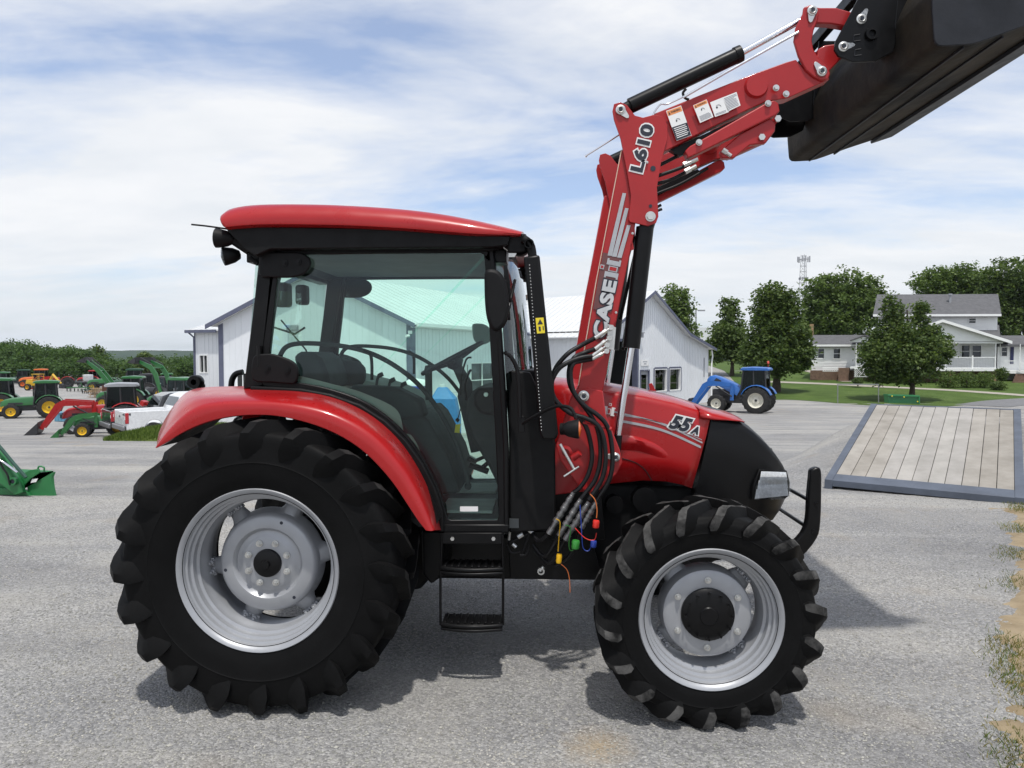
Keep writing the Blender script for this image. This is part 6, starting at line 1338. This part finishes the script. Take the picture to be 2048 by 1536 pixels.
def loader(root, m, mode, bm=None, bucket=True, xb=1.35, S=1.0):
    pv = (1.55, 1.72)
    if mode == 'down': P = [pv, (2.9, 1.78), (3.15, 1.62), (3.95, .42)]; bk = (3.95, .42, 0)
    elif mode == 'low': P = [pv, (2.75, 1.55), (3.05, 1.35), (3.75, .32)]; bk = (3.75, .32, 0)
    else: P = [pv, (2.35, 2.75), (2.75, 3.3), (3.6, 4.1)] if mode == 'up' else [pv, (1.95, 3.0), (2.35, 3.5), (3.3, 3.9)]; bk = (P[-1][0], P[-1][1], 1)
    for s in (-1, 1):
        b = MB(); y = s*.52; 
        n = len(P); secs = []
        for i, (x, z) in enumerate(P):
            a = P[max(0, i-1)]; c = P[min(n-1, i+1)]; t = Vector((c[0]-a[0], 0, c[1]-a[1])).normalized(); u = Vector((-t.z, 0, t.x)); h = .10 if i in (0, n-1) else .17
            secs.append([Vector((x, y-.05, z))+u*h, Vector((x, y+.05, z))+u*h, Vector((x, y+.05, z))-u*h, Vector((x, y-.05, z))-u*h])
        b.loft(secs); b.build('loader_arm', m, root, local=True, smooth=30)
        b = MB(); b.tube([(1.5, y, 1.0), ((P[1][0]+pv[0])/2+.25, y, (P[1][1]+pv[1])/2-.15)], .04, 8); e = P[2]; k = bk; b.tube([(e[0]-.15, y, e[1]+.2), (k[0]-.1, y, k[1]+.28)], .04, 8); b.build('loader_cylinder', DKG, root, local=True, smooth=40)
        b = MB(); b.box((1.5, y*.92, 1.25), (.22, .05, 1.0)); b.build('loader_post', m, root, local=True)
    b = MB(); b.cyl((P[2][0]-.1, -.52, P[2][1]-.05), (P[2][0]-.1, .52, P[2][1]-.05), .06, 10); b.build('cross_tube', m, root, local=True, smooth=40)
    if bucket:
        x, z, up = bk; b = MB(); 
        pr = [(0, .42), (.02, -.15), (.12, -.30), (.75, -.34)] if not up else [(-.1, .3), (-.12, -.05), (0, -.18), (.62, -.10)]
        pr = [(x+.05+a, z+c-(.02 if not up else 0)) for a, c in pr]
        inner_ = [(pr[3][0]-.02, pr[3][1]+.03), (pr[2][0]+.02, pr[2][1]+.03), (pr[1][0]+.03, pr[1][1]), (pr[0][0]+.03, pr[0][1])]
        loop = [Vector((a, -.95, c)) for a, c in pr+inner_]; b.prism(loop, (0, 1.9, 0))
        for s in (-.95, .93): b.prism([Vector((a, s, c)) for a, c in pr], (0, .02, 0))
        b.build('bucket', bm or m, root, local=True)
def farm_tractor(px, Y, rz, label, body, wheelm, cat='tractor', sc=1.0, mode=None, cab=True, bucketm=None, group=None, hood_up=False, beacon=False, roofm=None, bucket=True, zoff=0, cabm=None):
    x = onY(px, Y); root = empty('tractor', (x, Y, gz(x, Y, False)+zoff), label, cat, group, R(rz), sc)
    for s, lab in ((-1, 0), (1, 0)):
        lwheel('rear_wheel', root, (0, s*.80, .82), .82, .46, wheelm); lwheel('front_wheel', root, (2.35, s*.78, .56), .56, .33, wheelm, None, 16)
    b = MB(); b.box((1.0, 0, .80), (2.7, .45, .45)); b.cyl((0, -.7, .82), (0, .7, .82), .13, 12); b.cyl((2.35, -.7, .56), (2.35, .7, .56), .09, 12); b.box((2.2, 0, .85), (1.1, .5, .35)); b.build('chassis', DKG, root, local=True, bevel=.02)
    # hood
    secs = []
    for xx, w_, zb, zt in ((.95, .36, 1.0, 1.62), (1.6, .36, .98, 1.60), (2.3, .35, .98, 1.54), (2.75, .32, .95, 1.44), (2.98, .26, .9, 1.25), (3.02, .22, .9, 1.1)):
        secs.append([Vector((xx, -w_, zb)), Vector((xx, -w_, zb+(zt-zb)*.7)), Vector((xx, -w_*.8, zb+(zt-zb)*.92)), Vector((xx, -w_*.3, zt)), Vector((xx, w_*.3, zt)), Vector((xx, w_*.8, zb+(zt-zb)*.92)), Vector((xx, w_, zb+(zt-zb)*.7)), Vector((xx, w_, zb))])
    b = MB(); b.loft(secs)
    if hood_up:
        Mx = Matrix.Translation((1.0, 0, 1.6)) @ Matrix.Rotation(R(-28), 4, 'Y') @ Matrix.Translation((-1.0, 0, -1.6)); b.v = [tuple(Mx@Vector(v)) for v in b.v]
        c = MB(); c.box((1.9, 0, 1.15), (1.7, .5, .5)); c.build('engine', DKG, root, local=True, bevel=.03)
        g = MB(); g.prism([Mx@Vector(q) for q in ((2.1, -.365, 1.1), (2.6, -.35, 1.1), (2.55, -.35, 1.35), (2.2, -.365, 1.35))], (0, -.01, 0)); g.build('side_grille', DKG, root, local=True); g = MB(); g.prism([Mx@Vector(q) for q in ((2.1, .365, 1.1), (2.6, .35, 1.1), (2.55, .35, 1.35), (2.2, .365, 1.35))], (0, .01, 0)); g.build('side_grille', DKG, root, local=True)
    b.build('hood', body, root, local=True, smooth=45)
    if not hood_up:
        b = MB(); b.box((2.99, 0, 1.08), (.09, .40, .30)); b.build('grille', DKG, root, local=True, bevel=.02)
        for s in (-1, 1): b = MB(); b.box((2.97, s*.17, 1.27), (.10, .12, .07)); b.build('headlight', GLC, root, local=True)
        for s in (-1, 1): b = MB(); b.box((2.1, s*.362, 1.12), (.9, .02, .14)); b.build('side_grille', DKG, root, local=True)
    # fenders
    for s in (-1, 1):
        secs = []
        for k in range(9):
            a = R(158-k*17); r = .93; cx_, cz_ = math.cos(a)*r, .82+math.sin(a)*r
            secs.append([Vector((cx_, s*.52, cz_)), Vector((cx_, s*1.0, cz_)), Vector((cx_*.96, s*1.02, .82+(cz_-.82)*.95)), Vector((cx_*.97, s*.52, .82+(cz_-.82)*.96))])
        b = MB(); b.loft(secs); b.build('rear_fender', body, root, local=True, smooth=45)
    if cab:
        x0, x1, z0, z1 = -.55, .98, 1.28, 2.62
        b = MB()
        for s in (-1, 1):
            for (a, c) in (((x0+.02, .95+.2), (x0+.12, z1)), ((x0+.75, 1.7), (x0+.78, z1)), ((x1+.02, .85), (x1-.16, z1))): b.tube([(a[0], s*.66, a[1]), (c[0], s*.60, c[1])], .045, 6)
            b.tube([(x0+.05, s*.66, 1.5), (x1, s*.66, .88)], .035, 6)
        b.build('cab_frame', cabm or DKG, root, local=True, smooth=30)
        b = MB()
        for s in (-1, 1): b = MB(); b.prism([(x0+.05, s*.65, 1.62), (x0+.6, s*.65, 1.6), (.75, s*.66, .95), (x1, s*.66, .9), (x1-.14, s*.60, z1), (x0+.12, s*.60, z1)], (0, .008, 0)); b.build('side_glass', GLV, root, local=True, smooth=0)
        b = MB(); b.prism([(x1, -.64, 1.3), (x1, .64, 1.3), (x1-.15, .58, z1), (x1-.15, -.58, z1)], (.008, 0, 0)); b.build('windscreen', GLV, root, local=True, smooth=0); b = MB(); b.prism([(x0+.03, -.64, 1.4), (x0+.03, .64, 1.4), (x0+.12, .58, z1), (x0+.12, -.58, z1)], (.008, 0, 0)); b.build('rear_glass', GLV, root, local=True, smooth=0)
        secs = []
        for xx, w_, zt in ((x0-.12, .58, 2.70), (x0-.02, .68, 2.78), (.3, .70, 2.82), (x1-.12, .68, 2.78), (x1+.02, .6, 2.70)): secs.append([Vector((xx, -w_, 2.60)), Vector((xx, -w_, zt-.05)), Vector((xx, -w_*.8, zt)), Vector((xx, w_*.8, zt)), Vector((xx, w_, zt-.05)), Vector((xx, w_, 2.60))])
        b = MB(); b.loft(secs); b.build('cab_roof', roofm or body, root, local=True, smooth=30)
        b = MB(); b.box((.05, 0, 1.35), (.45, .45, .15)); b.box((-.15, 0, 1.7), (.12, .42, .6)); b.build('seat', DKG, root, local=True, bevel=.03)
        b = MB(); b.tube([(.85, 0, 1.3), (.62, 0, 1.75)], .03, 6); b.lathe([(.17, -.012), (.19, 0), (.17, .012), (.15, 0)], (.6, 0, 1.78), (-.45, 0, .9), 16, close=True); b.build('steering_wheel', DKG, root, local=True)
    else:
        b = MB(); b.box((.0, 0, 1.15), (.45, .5, .15)); b.box((-.22, 0, 1.4), (.12, .45, .45)); b.build('seat', DKG, root, local=True, bevel=.03)
        b = MB(); b.tube([(-.4, -.45, .9), (-.45, -.45, 2.2), (-.45, .45, 2.2), (-.4, .45, .9)], .035, 6); b.build('roll_bar', DKG, root, local=True)
    b = MB(); b.tube([(1.05, -.45, 1.3), (1.05, -.45, 2.3)], .04, 8); b.build('exhaust_stack', DKG, root, local=True)
    if beacon: b = MB(); b.tube([(-.4, -.5, 2.7), (-.4, -.5, 3.0)], .02, 6); b.lathe([(.07, 0), (.07, .1), (.04, .15), (.001, .16)], (-.4, -.5, 3.0), (0, 0, 1), 12); b.build('beacon', mat('red_beacon', (.6, .08, .05), .3), root, local=True)
    if mode: loader(root, body, mode, bucketm, bucket)
    return root
farm_tractor(1512, 39.5, 152, 'bright blue tractor with its hood tilted open and front loader lowered, beside the shop', NB_, CRM, mode='down', hood_up=True, beacon=True, bucketm=DKG, sc=.92)
farm_tractor(66, 51, 213, 'green cab tractor with yellow wheels parked in the yard, its hood facing left', JG, JY, sc=1.0)
farm_tractor(-32, 52.5, 205, 'green cab tractor cut off by the picture edge, beside the other green one', JG, JY, sc=1.05)
farm_tractor(228, 33.5, 208, 'red cab tractor with a silver roof, its loader bucket down behind the pickups', RED, SIL, mode='down', bucketm=DKG, roofm=SIL, sc=.88)
farm_tractor(214, 31.0, 205, 'compact green tractor with yellow wheels and a green bucket, in front of the pickups', JG, JY, mode='low', cab=False, sc=.60)
farm_tractor(250, 61, 196, 'green tractor with its loader raised, beyond the silver roofed red one', JG, JY, mode='up', bucketm=DKG, sc=1.05)
farm_tractor(352, 52, 168, 'green tractor with its loader raised, close to the shop wing', JG, JY, mode='high', bucketm=DKG, sc=1.08)
farm_tractor(252, 88, 205, 'tall dark green tractor in the back row of the yard', DGR, JY, sc=1.2)
farm_tractor(278, 82, 200, 'charcoal tractor in the back row beside the tall dark green one', DKG, SIL, sc=1.0)
farm_tractor(313, 72, 160, 'charcoal tractor parked under the raised loader near the shop wing', DKG, JY, sc=.95)
farm_tractor(52, 112, 200, 'orange cab tractor in the back row below the trees', ORM, ORM, sc=1.1)
farm_tractor(14, 115, 205, 'dark green tractor in the back row at the picture edge', DGR, JY, sc=1.05)
farm_tractor(105, 108, 215, 'red open tractor in the back row beside the white tank', RED, DKG, cab=False, sc=1.1, mode='low')
farm_tractor(202, 100, 200, 'green open tractor in the back row behind the lumber stack', JG, JY, cab=False, sc=1.1)
def pickup(px, Y, rz, label, m, sc=1.0):
    x = onY(px, Y); root = empty('pickup_truck', (x, Y, gz(x, Y, False)), label, 'pickup truck', 'pickups parked side by side', R(rz), sc)
    W = .98
    def sidepoly(pts, y0, y1, mm, nm, bev=.02): b = MB(); b.prism([Vector((a, y0, c)) for a, c in pts], (0, y1-y0, 0)); return b.build(nm, mm, root, local=True, bevel=bev)
    arch = lambda cx_: [(cx_+.50*math.cos(a), .42+.50*math.sin(a)) for a in np.linspace(math.pi, 0, 9)]
    low = [(-1.25, .55), (-.62, .50)]+arch(0)+[(.62, .42), (3.05, .42)]+arch(3.7)+[(4.25, .5), (4.6, .6)]
    top = [(4.62, 1.0), (4.5, 1.12), (3.0, 1.22), (2.9, 1.25), (1.05, 1.28), (1.0, 1.28), (-1.25, 1.28)]
    for s in (-1, 1): sidepoly(low+top, s*W, s*(W-.10), m, 'body_side')
    b = MB(); b.box((3.8, 0, 1.10), (1.5, 1.8, .10)); b.box((4.58, 0, .85), (.10, 1.8, .5)); b.box((2.0, 0, .6), (2.0, 1.8, .3)); b.box((-.1, 0, .72), (2.2, 1.8, .1)); b.box((1.02, 0, 1.0), (.08, 1.8, .55)); b.build('body_panels', m, root, local=True, bevel=.03)
    b = MB(); b.box((-1.24, 0, .98), (.07, 1.78, .56)); TG = b.build('tailgate', m, root, local=True, bevel=.03); b = MB(); b.box((-1.28, 0, 1.05), (.02, .16, .07)); x_ = b.build('tailgate_badge', DKG, root, local=True); x_.parent = TG
    secs = []
    for xx, zt, ww in ((1.0, 1.28, .95), (1.25, 1.80, .80), (1.6, 1.93, .74), (2.4, 1.93, .74), (2.7, 1.88, .76), (3.25, 1.24, .92)): secs.append([Vector((xx, -.95, 1.26)), Vector((xx, -ww, zt-.04)), Vector((xx, -ww*.9, zt)), Vector((xx, ww*.9, zt)), Vector((xx, ww, zt-.04)), Vector((xx, .95, 1.26))])
    b = MB(); b.loft(secs); b.build('cab', m, root, local=True, smooth=25, bevel=.02)
    for s in (-1, 1):
        for q in ([(1.18, 1.34), (1.85, 1.34), (1.85, 1.80), (1.38, 1.78)], [(1.95, 1.34), (2.95, 1.34), (2.62, 1.80), (1.95, 1.80)]):
            b = MB(); b.add([Vector((a, s*(.955-(c-1.26)*.29+.012), c)) for a, c in q], [(0, 1, 2, 3)]); b.build('side_window', GLD, root, local=True, smooth=0)
    b = MB(); b.add([(1.06, -.78, 1.36), (1.06, .78, 1.36), (1.235, .68, 1.76), (1.235, -.68, 1.76)], [(0, 1, 2, 3)]); b.v = [(v[0]-.02, v[1], v[2]) for v in b.v]; b.build('rear_window', GLD, root, local=True, smooth=0)
    for s in (-1, 1):
        b = MB(); b.box((-1.22, s*.95, 1.02), (.16, .10, .42)); TLp = b.build('tail_lamp', mat('tail_lamp_red', (.42, .02, .03), .2, coat=.8), root, local=True, bevel=.02); b = MB(); b.box((-1.30, s*.95, 1.02), (.02, .06, .12)); x_ = b.build('lamp_insert', WHT, root, local=True); x_.parent = TLp
    b = MB(); b.box((-1.34, 0, .62), (.14, 1.86, .20)); b.build('rear_bumper', mat('grey_bumper', (.22, .22, .23), .4, .5), root, local=True, bevel=.04)
    b = MB(); b.box((4.72, 0, .62), (.16, 1.86, .22)); b.build('front_bumper', ZINC, root, local=True, bevel=.04)
    for cx_ in (0, 3.7):
        for s in (-1, 1): lwheel('wheel', root, (cx_, s*.82, .41), .41, .27, SIL, SIL, 1)
    for c_ in kids(root):
        if c_.type == 'EMPTY':
            if c_.location.x < 1: c_.location.x = .20
        else:
            for g_ in [c_]+kids(c_):
                for v in g_.data.vertices:
                    if v.co.x < 1.0: v.co.x = 1.0-(1.0-v.co.x)*.80
    q = Vector((.62, -.985, 1.1)); text3('4X4', Vector((-.62, -.99, 1.17)), (1, 0, 0), (0, 0, 1), .30, .07, DKG, 'side_lettering', root, bold=.05) if False else None
    return root
pickup(262, 27.6, 44, 'white pickup truck parked behind the grass mound, its tail lamp showing', mat('white_car_paint', (.72, .73, .74), .25, coat=.8))
pickup(230, 30.0, 44, 'black pickup truck parked on the far side of the white one', mat('black_car_paint', (.012, .012, .014), .2, coat=.8))
for r_ in [o for o in bpy.data.objects if o.name.startswith('pickup_truck') and 'white pickup' in o.get('label', '')]:
    cu = bpy.data.curves.new('tmp', 'FONT'); cu.body = '4X4'; cu.size = .13; cu.offset = .006; to = bpy.data.objects.new('tmp', cu); COL.objects.link(to); bpy.context.view_layer.update(); me = bpy.data.meshes.new_from_object(to.evaluated_get(bpy.context.evaluated_depsgraph_get())); bpy.data.objects.remove(to)
    me.materials.clear(); me.materials.append(DKG)
    for v in me.vertices: v.co = Vector((-.95+v.co.x*1.4, -.988, 1.13+v.co.y))
    o = bpy.data.objects.new('side_lettering', me); COL.objects.link(o); o.parent = r_
# other yard things
def thing(name, px, Y, label, cat, dz=0, group=None): x = onY(px, Y); return empty(name, (x, Y, gz(x, Y, False)+dz), label, cat, group)
def lb(o, nm, m, fn, **k): b = MB(); fn(b); return b.build(nm, m, o, local=True, **k)
farm_tractor(318, 95, 210, 'small green cab tractor far back behind the charcoal one', JG, JY, sc=.95)
farm_tractor(165, 122, 190, 'dark red cab tractor far back behind the white tank', RED, DKG, sc=1.0)
farm_tractor(-30, 96, 200, 'green tractor with raised loader at the far left edge of the back row', JG, JY, mode='up', sc=1.0)
BH = thing('backhoe', 45, 100, 'yellow backhoe with a bent boom in the back row', 'backhoe')
for s in (-1, 1):
    for x in (-1.2, 1.2): lwheel('wheel', BH, (x, s*.8, .5), .5, .35, YLM)
lb(BH, 'body', YLM, lambda b: (b.box((0, 0, 1.0), (3.4, 1.2, .6)), b.box((-1.2, 0, 1.4), (.9, 1.1, .4))), bevel=.05)
lb(BH, 'boom', YLM, lambda b: b.tube([(1.5, 0, 1.1), (2.1, 0, 2.3), (3.3, 0, 1.0)], [.22, .22, .14], 6)); lb(BH, 'bucket', DKG, lambda b: b.prism([(3.2, -.3, 1.0), (3.6, -.3, .9), (3.5, -.3, .3), (3.1, -.3, .4)], (0, .6, 0)))
lb(BH, 'canopy', YLM, lambda b: (b.box((-.2, 0, 2.4), (1.2, 1.2, .08)), [b.tube([(x, y, 1.3), (x, y, 2.4)], .04, 6) for x in (-.7, .3) for y in (-.5, .5)]))
FT = thing('flatbed_trailer', 147, 112, 'black flatbed trailer carrying the white tank in the back row', 'trailer')
lb(FT, 'deck', DKG, lambda b: (b.box((0, 0, .85), (5.6, 2.2, .18)), b.box((-2.7, 0, 1.2), (.1, 2.0, .6))), bevel=.02)
for x in (-.6, .5):
    for s in (-1, 1): lwheel('wheel', FT, (x, s*.9, .42), .42, .25, SIL, None, 1)
IB = thing('water_tank', 149, 112, 'square white liquid tank in a cage on the flatbed trailer', 'tank', .97)
lb(IB, 'tank', mat('white_tank_plastic', (.75, .77, .77), .5), lambda b: b.box((0, 0, .62), (1.15, 1.0, 1.05)), bevel=.08)
lb(IB, 'cage', ZINC, lambda b: ([b.tube([(x, -.56, .05), (x, -.56, 1.2)], .015, 4) for x in np.linspace(-.6, .6, 6)], [b.tube([(-.6, -.56, z), (.6, -.56, z)], .015, 4) for z in np.linspace(.1, 1.2, 5)], b.box((0, 0, .03), (1.25, 1.1, .06))))
LU = thing('lumber_pile', 168, 80, 'stack of rough brown lumber and pallets in the yard', 'lumber')
def lum(b):
    for i in range(22): b.box((random.uniform(-.3, .3), random.uniform(-.6, .6), .08+.05*i), (random.uniform(1.2, 2.0), .14, .05), (0, random.uniform(-.05, .05), random.uniform(-.2, .2)))
    for x in (-.4, .1): b.tube([(x, -.8, 0), (x+.1, -.6, 1.0)], .04, 4)
lb(LU, 'planks', mat('rough_lumber', (.24, .16, .09), .8, col2=(.42, .30, .18)), lum)
RB = thing('rusty_bin', 194, 79, 'upright rusty steel bin beside the lumber stack', 'bin')
def rbf(b):
    b.box((0, 0, .75), (1.15, 1.0, 1.4))
    for i in range(6): b.box((-.5+.2*i, -.51, .75), (.05, .04, 1.4))
    b.box((0, 0, 1.46), (1.2, 1.05, .06))
lb(RB, 'bin_body', mat('rust', (.10, .04, .025), .9, 0, .3, 4, .3, 20), rbf)
def implement(px, Y, label, m, wd=2.0, group=None):
    o = thing('tillage_implement', px, Y, label, 'implement', 0, group)
    def f(b):
        for y in (-.4, .3): b.box((0, y, .6), (wd, .1, .1))
        for i in range(5): x = -wd/2+wd*i/4; b.box((x, -.05, .6), (.08, .8, .08)); b.tube([(x, 0, .6), (x+.15, 0, .3), (x+.05, 0, .02)], .035, 5)
        b.tube([(-.3, .3, .6), (0, .3, 1.3), (.3, .3, .6)], .05, 5)
    lb(o, 'frame', m, f); lb(o, 'blades', DKG, lambda b: [b.lathe([(.001, -.02), (.25, 0), (.001, .02)], (-wd/2+wd*i/6, -.3, .25), (1, .3, 0), 14) for i in range(7)]); return o
implement(130, 96, 'long green implement in the middle of the yard', JG, 3.2, 'implements in the yard'); implement(152, 90, 'short dark green implement beside the lumber stack', DGR, 1.6, 'implements in the yard'); implement(72, 118, 'rusty red implement in the back row behind the yellow backhoe', mat('rust_red', (.25, .05, .03), .7), 3.4, 'implements in the yard')
TLr = thing('rotary_tiller', 292, 46, 'red tiller with two cross beams behind the pickups', 'tiller')
def tf(b): b.box((0, 0, .75), (1.5, .5, .12)); b.box((0, 0, 1.15), (1.5, .12, .12)); [b.box((x, 0, .8), (.08, .7, .9)) for x in (-.75, .75)]; b.box((-.9, 0, 1.1), (.3, .5, .6), (0, .4, 0)); b.tube([(-.3, .2, .8), (0, .2, 1.6), (.3, .2, .8)], .05, 5)
lb(TLr, 'frame', RED, tf, bevel=.02); lb(TLr, 'hood_panel', mat('rust_red', (.25, .05, .03), .7), lambda b: b.box((0, .1, .45), (1.5, .6, .4)))
BC = thing('blue_crate', 101, 45, 'pale blue crate standing in front of the green cab tractor', 'crate')
def bcf(b):
    b.box((0, 0, .32), (1.1, .8, .55))
    for i in range(6): b.box((-.5+.2*i, -.41, .32), (.04, .03, .55))
    b.box((0, 0, .62), (1.2, .9, .05))
lb(BC, 'crate_body', mat('pale_blue_paint', (.12, .30, .42), .5), bcf); lb(BC, 'crate_opening', DKIN, lambda b: b.box((.12, -.42, .38), (.55, .02, .25)))
OC = thing('orange_crate', 415, 33, 'small orange box beside the shop gable wall', 'box'); lb(OC, 'box_body', ORM, lambda b: (b.box((0, 0, .35), (.4, .4, .5)), b.box((0, 0, .62), (.44, .44, .05))))
# far grapple lying over the first raised bucket
# ---------------- near green loader at the picture edge
NY_ = 8.7; q0 = ground_hit(112, 1010)
GLd = empty('front_loader', (onY(60, NY_), NY_, 0), 'green front loader bucket resting on the gravel at the left edge', 'loader')
JGd = mat('green_loader_paint', (.02, .17, .05), .38, 0, .12, 3, .05, 20, coat=.2)
def gp_(pts, Y=NY_): return pp(pts, Y)
secp = cr2([(-60, 938), (40, 944), (88, 940), (104, 946)], 4)
# bucket: side plate facing us at the far right end, curved back running off to the left
A0 = NY_; sd = [(50, 950), (106, 944), (102, 955), (104, 975), (112, 1010), (72, 1004), (58, 998)]
b = MB(); b.prism(gp_(sd), (.02, .03, .0)); o = b.build('side_plate', JGd, GLd, bevel=.006)
bk_ = [(106, 944), (60, 950), (38, 965), (36, 985), (58, 1000), (112, 1010)]
b = MB(); base = [pt(x, y, NY_) for x, y in bk_]; axis = Vector((-1.55, .35, .0))
inn_ = [p+Vector((.012, 0, .015)) for p in base[::-1]]; b.prism(base+inn_, axis); b.build('bucket_shell', JGd, GLd, smooth=30)
b = MB(); b.prism([p+axis for p in gp_(sd)], (0, .03, 0)); b.build('side_plate', JGd, GLd)
b = MB(); b.prism(gp_([(36, 966), (44, 948), (60, 940), (76, 938), (78, 946), (60, 958), (44, 975)], NY_-.05), (0, .03, 0)); b.tube(cr(gp_([(75, 942), (78, 933), (88, 935), (88, 943)], NY_-.02), 4), .012, 6); b.build('lifting_hook', JGd, GLd, bevel=.004)
b = MB(); b.prism(gp_([(-40, 930), (-5, 895), (10, 915), (25, 945), (40, 965), (46, 985), (30, 990), (-10, 960)], NY_-.12), (0, .06, 0)); b.build('loader_arm', JGd, GLd, bevel=.008)
b = MB(); b.tube(gp_([(-30, 860), (5, 900), (28, 928), (52, 955)], NY_-.2), .022, 10); b.build('bucket_cylinder', mat('dark_green_cylinder', (.02, .07, .05), .35), GLd, smooth=50); b = MB(); b.tube(gp_([(-30, 905), (8, 925), (35, 945)], NY_-.15), .014, 10); b.build('cylinder_rod', CHR, GLd, smooth=50)
b = MB(); q = pt(28, 962, NY_-.13); b.lathe([(.03, -.03), (.05, -.03), (.05, .02)], q, seg=20); b.build('pivot_boss', JGd, GLd, smooth=40); b = MB(); b.cyl(q, q-Vector((0, .02, 0)), .028, 14); b.build('pivot_bore', DKD, GLd)
b = MB(); b.add([p-Vector((0, .035, 0)) for p in gp_([(68, 957), (80, 956), (76, 963), (65, 965)])], [(0, 1, 2, 3)]); b.build('bucket_label', WHT, GLd, smooth=0)
b = MB(); b.prism(gp_([(-40, 975), (50, 980), (60, 992), (-40, 988)], NY_-.03), (0, .05, 0)); b.build('lower_beam', JGd, GLd, bevel=.004)
b = MB(); q = pt(10, 940, NY_-.1); b.tube(cr(gp_([(-5, 915), (5, 935), (15, 950), (20, 970)], NY_-.16), 4), .012, 6); b.build('bucket_hose', HOSE, GLd)
# ================================================================ the air between here and the hills
hzm = bpy.data.materials.new('summer_haze'); hzm.use_nodes = True; t = hzm.node_tree; t.nodes.clear()
o = N(t, 'ShaderNodeOutputMaterial'); pv = N(t, 'ShaderNodeVolumePrincipled'); pv.inputs['Density'].default_value = .00009; pv.inputs['Color'].default_value = (.84, .91, 1.0, 1); pv.inputs['Anisotropy'].default_value = .2
L(t, pv.outputs[0], o.inputs['Volume'])
b = MB(); b.box((0, 1200, 22), (6400, 2900, 108)); hb = b.build('haze', hzm, smooth=0); tag(hb, 'thin summer haze over the far hills', kind='stuff')
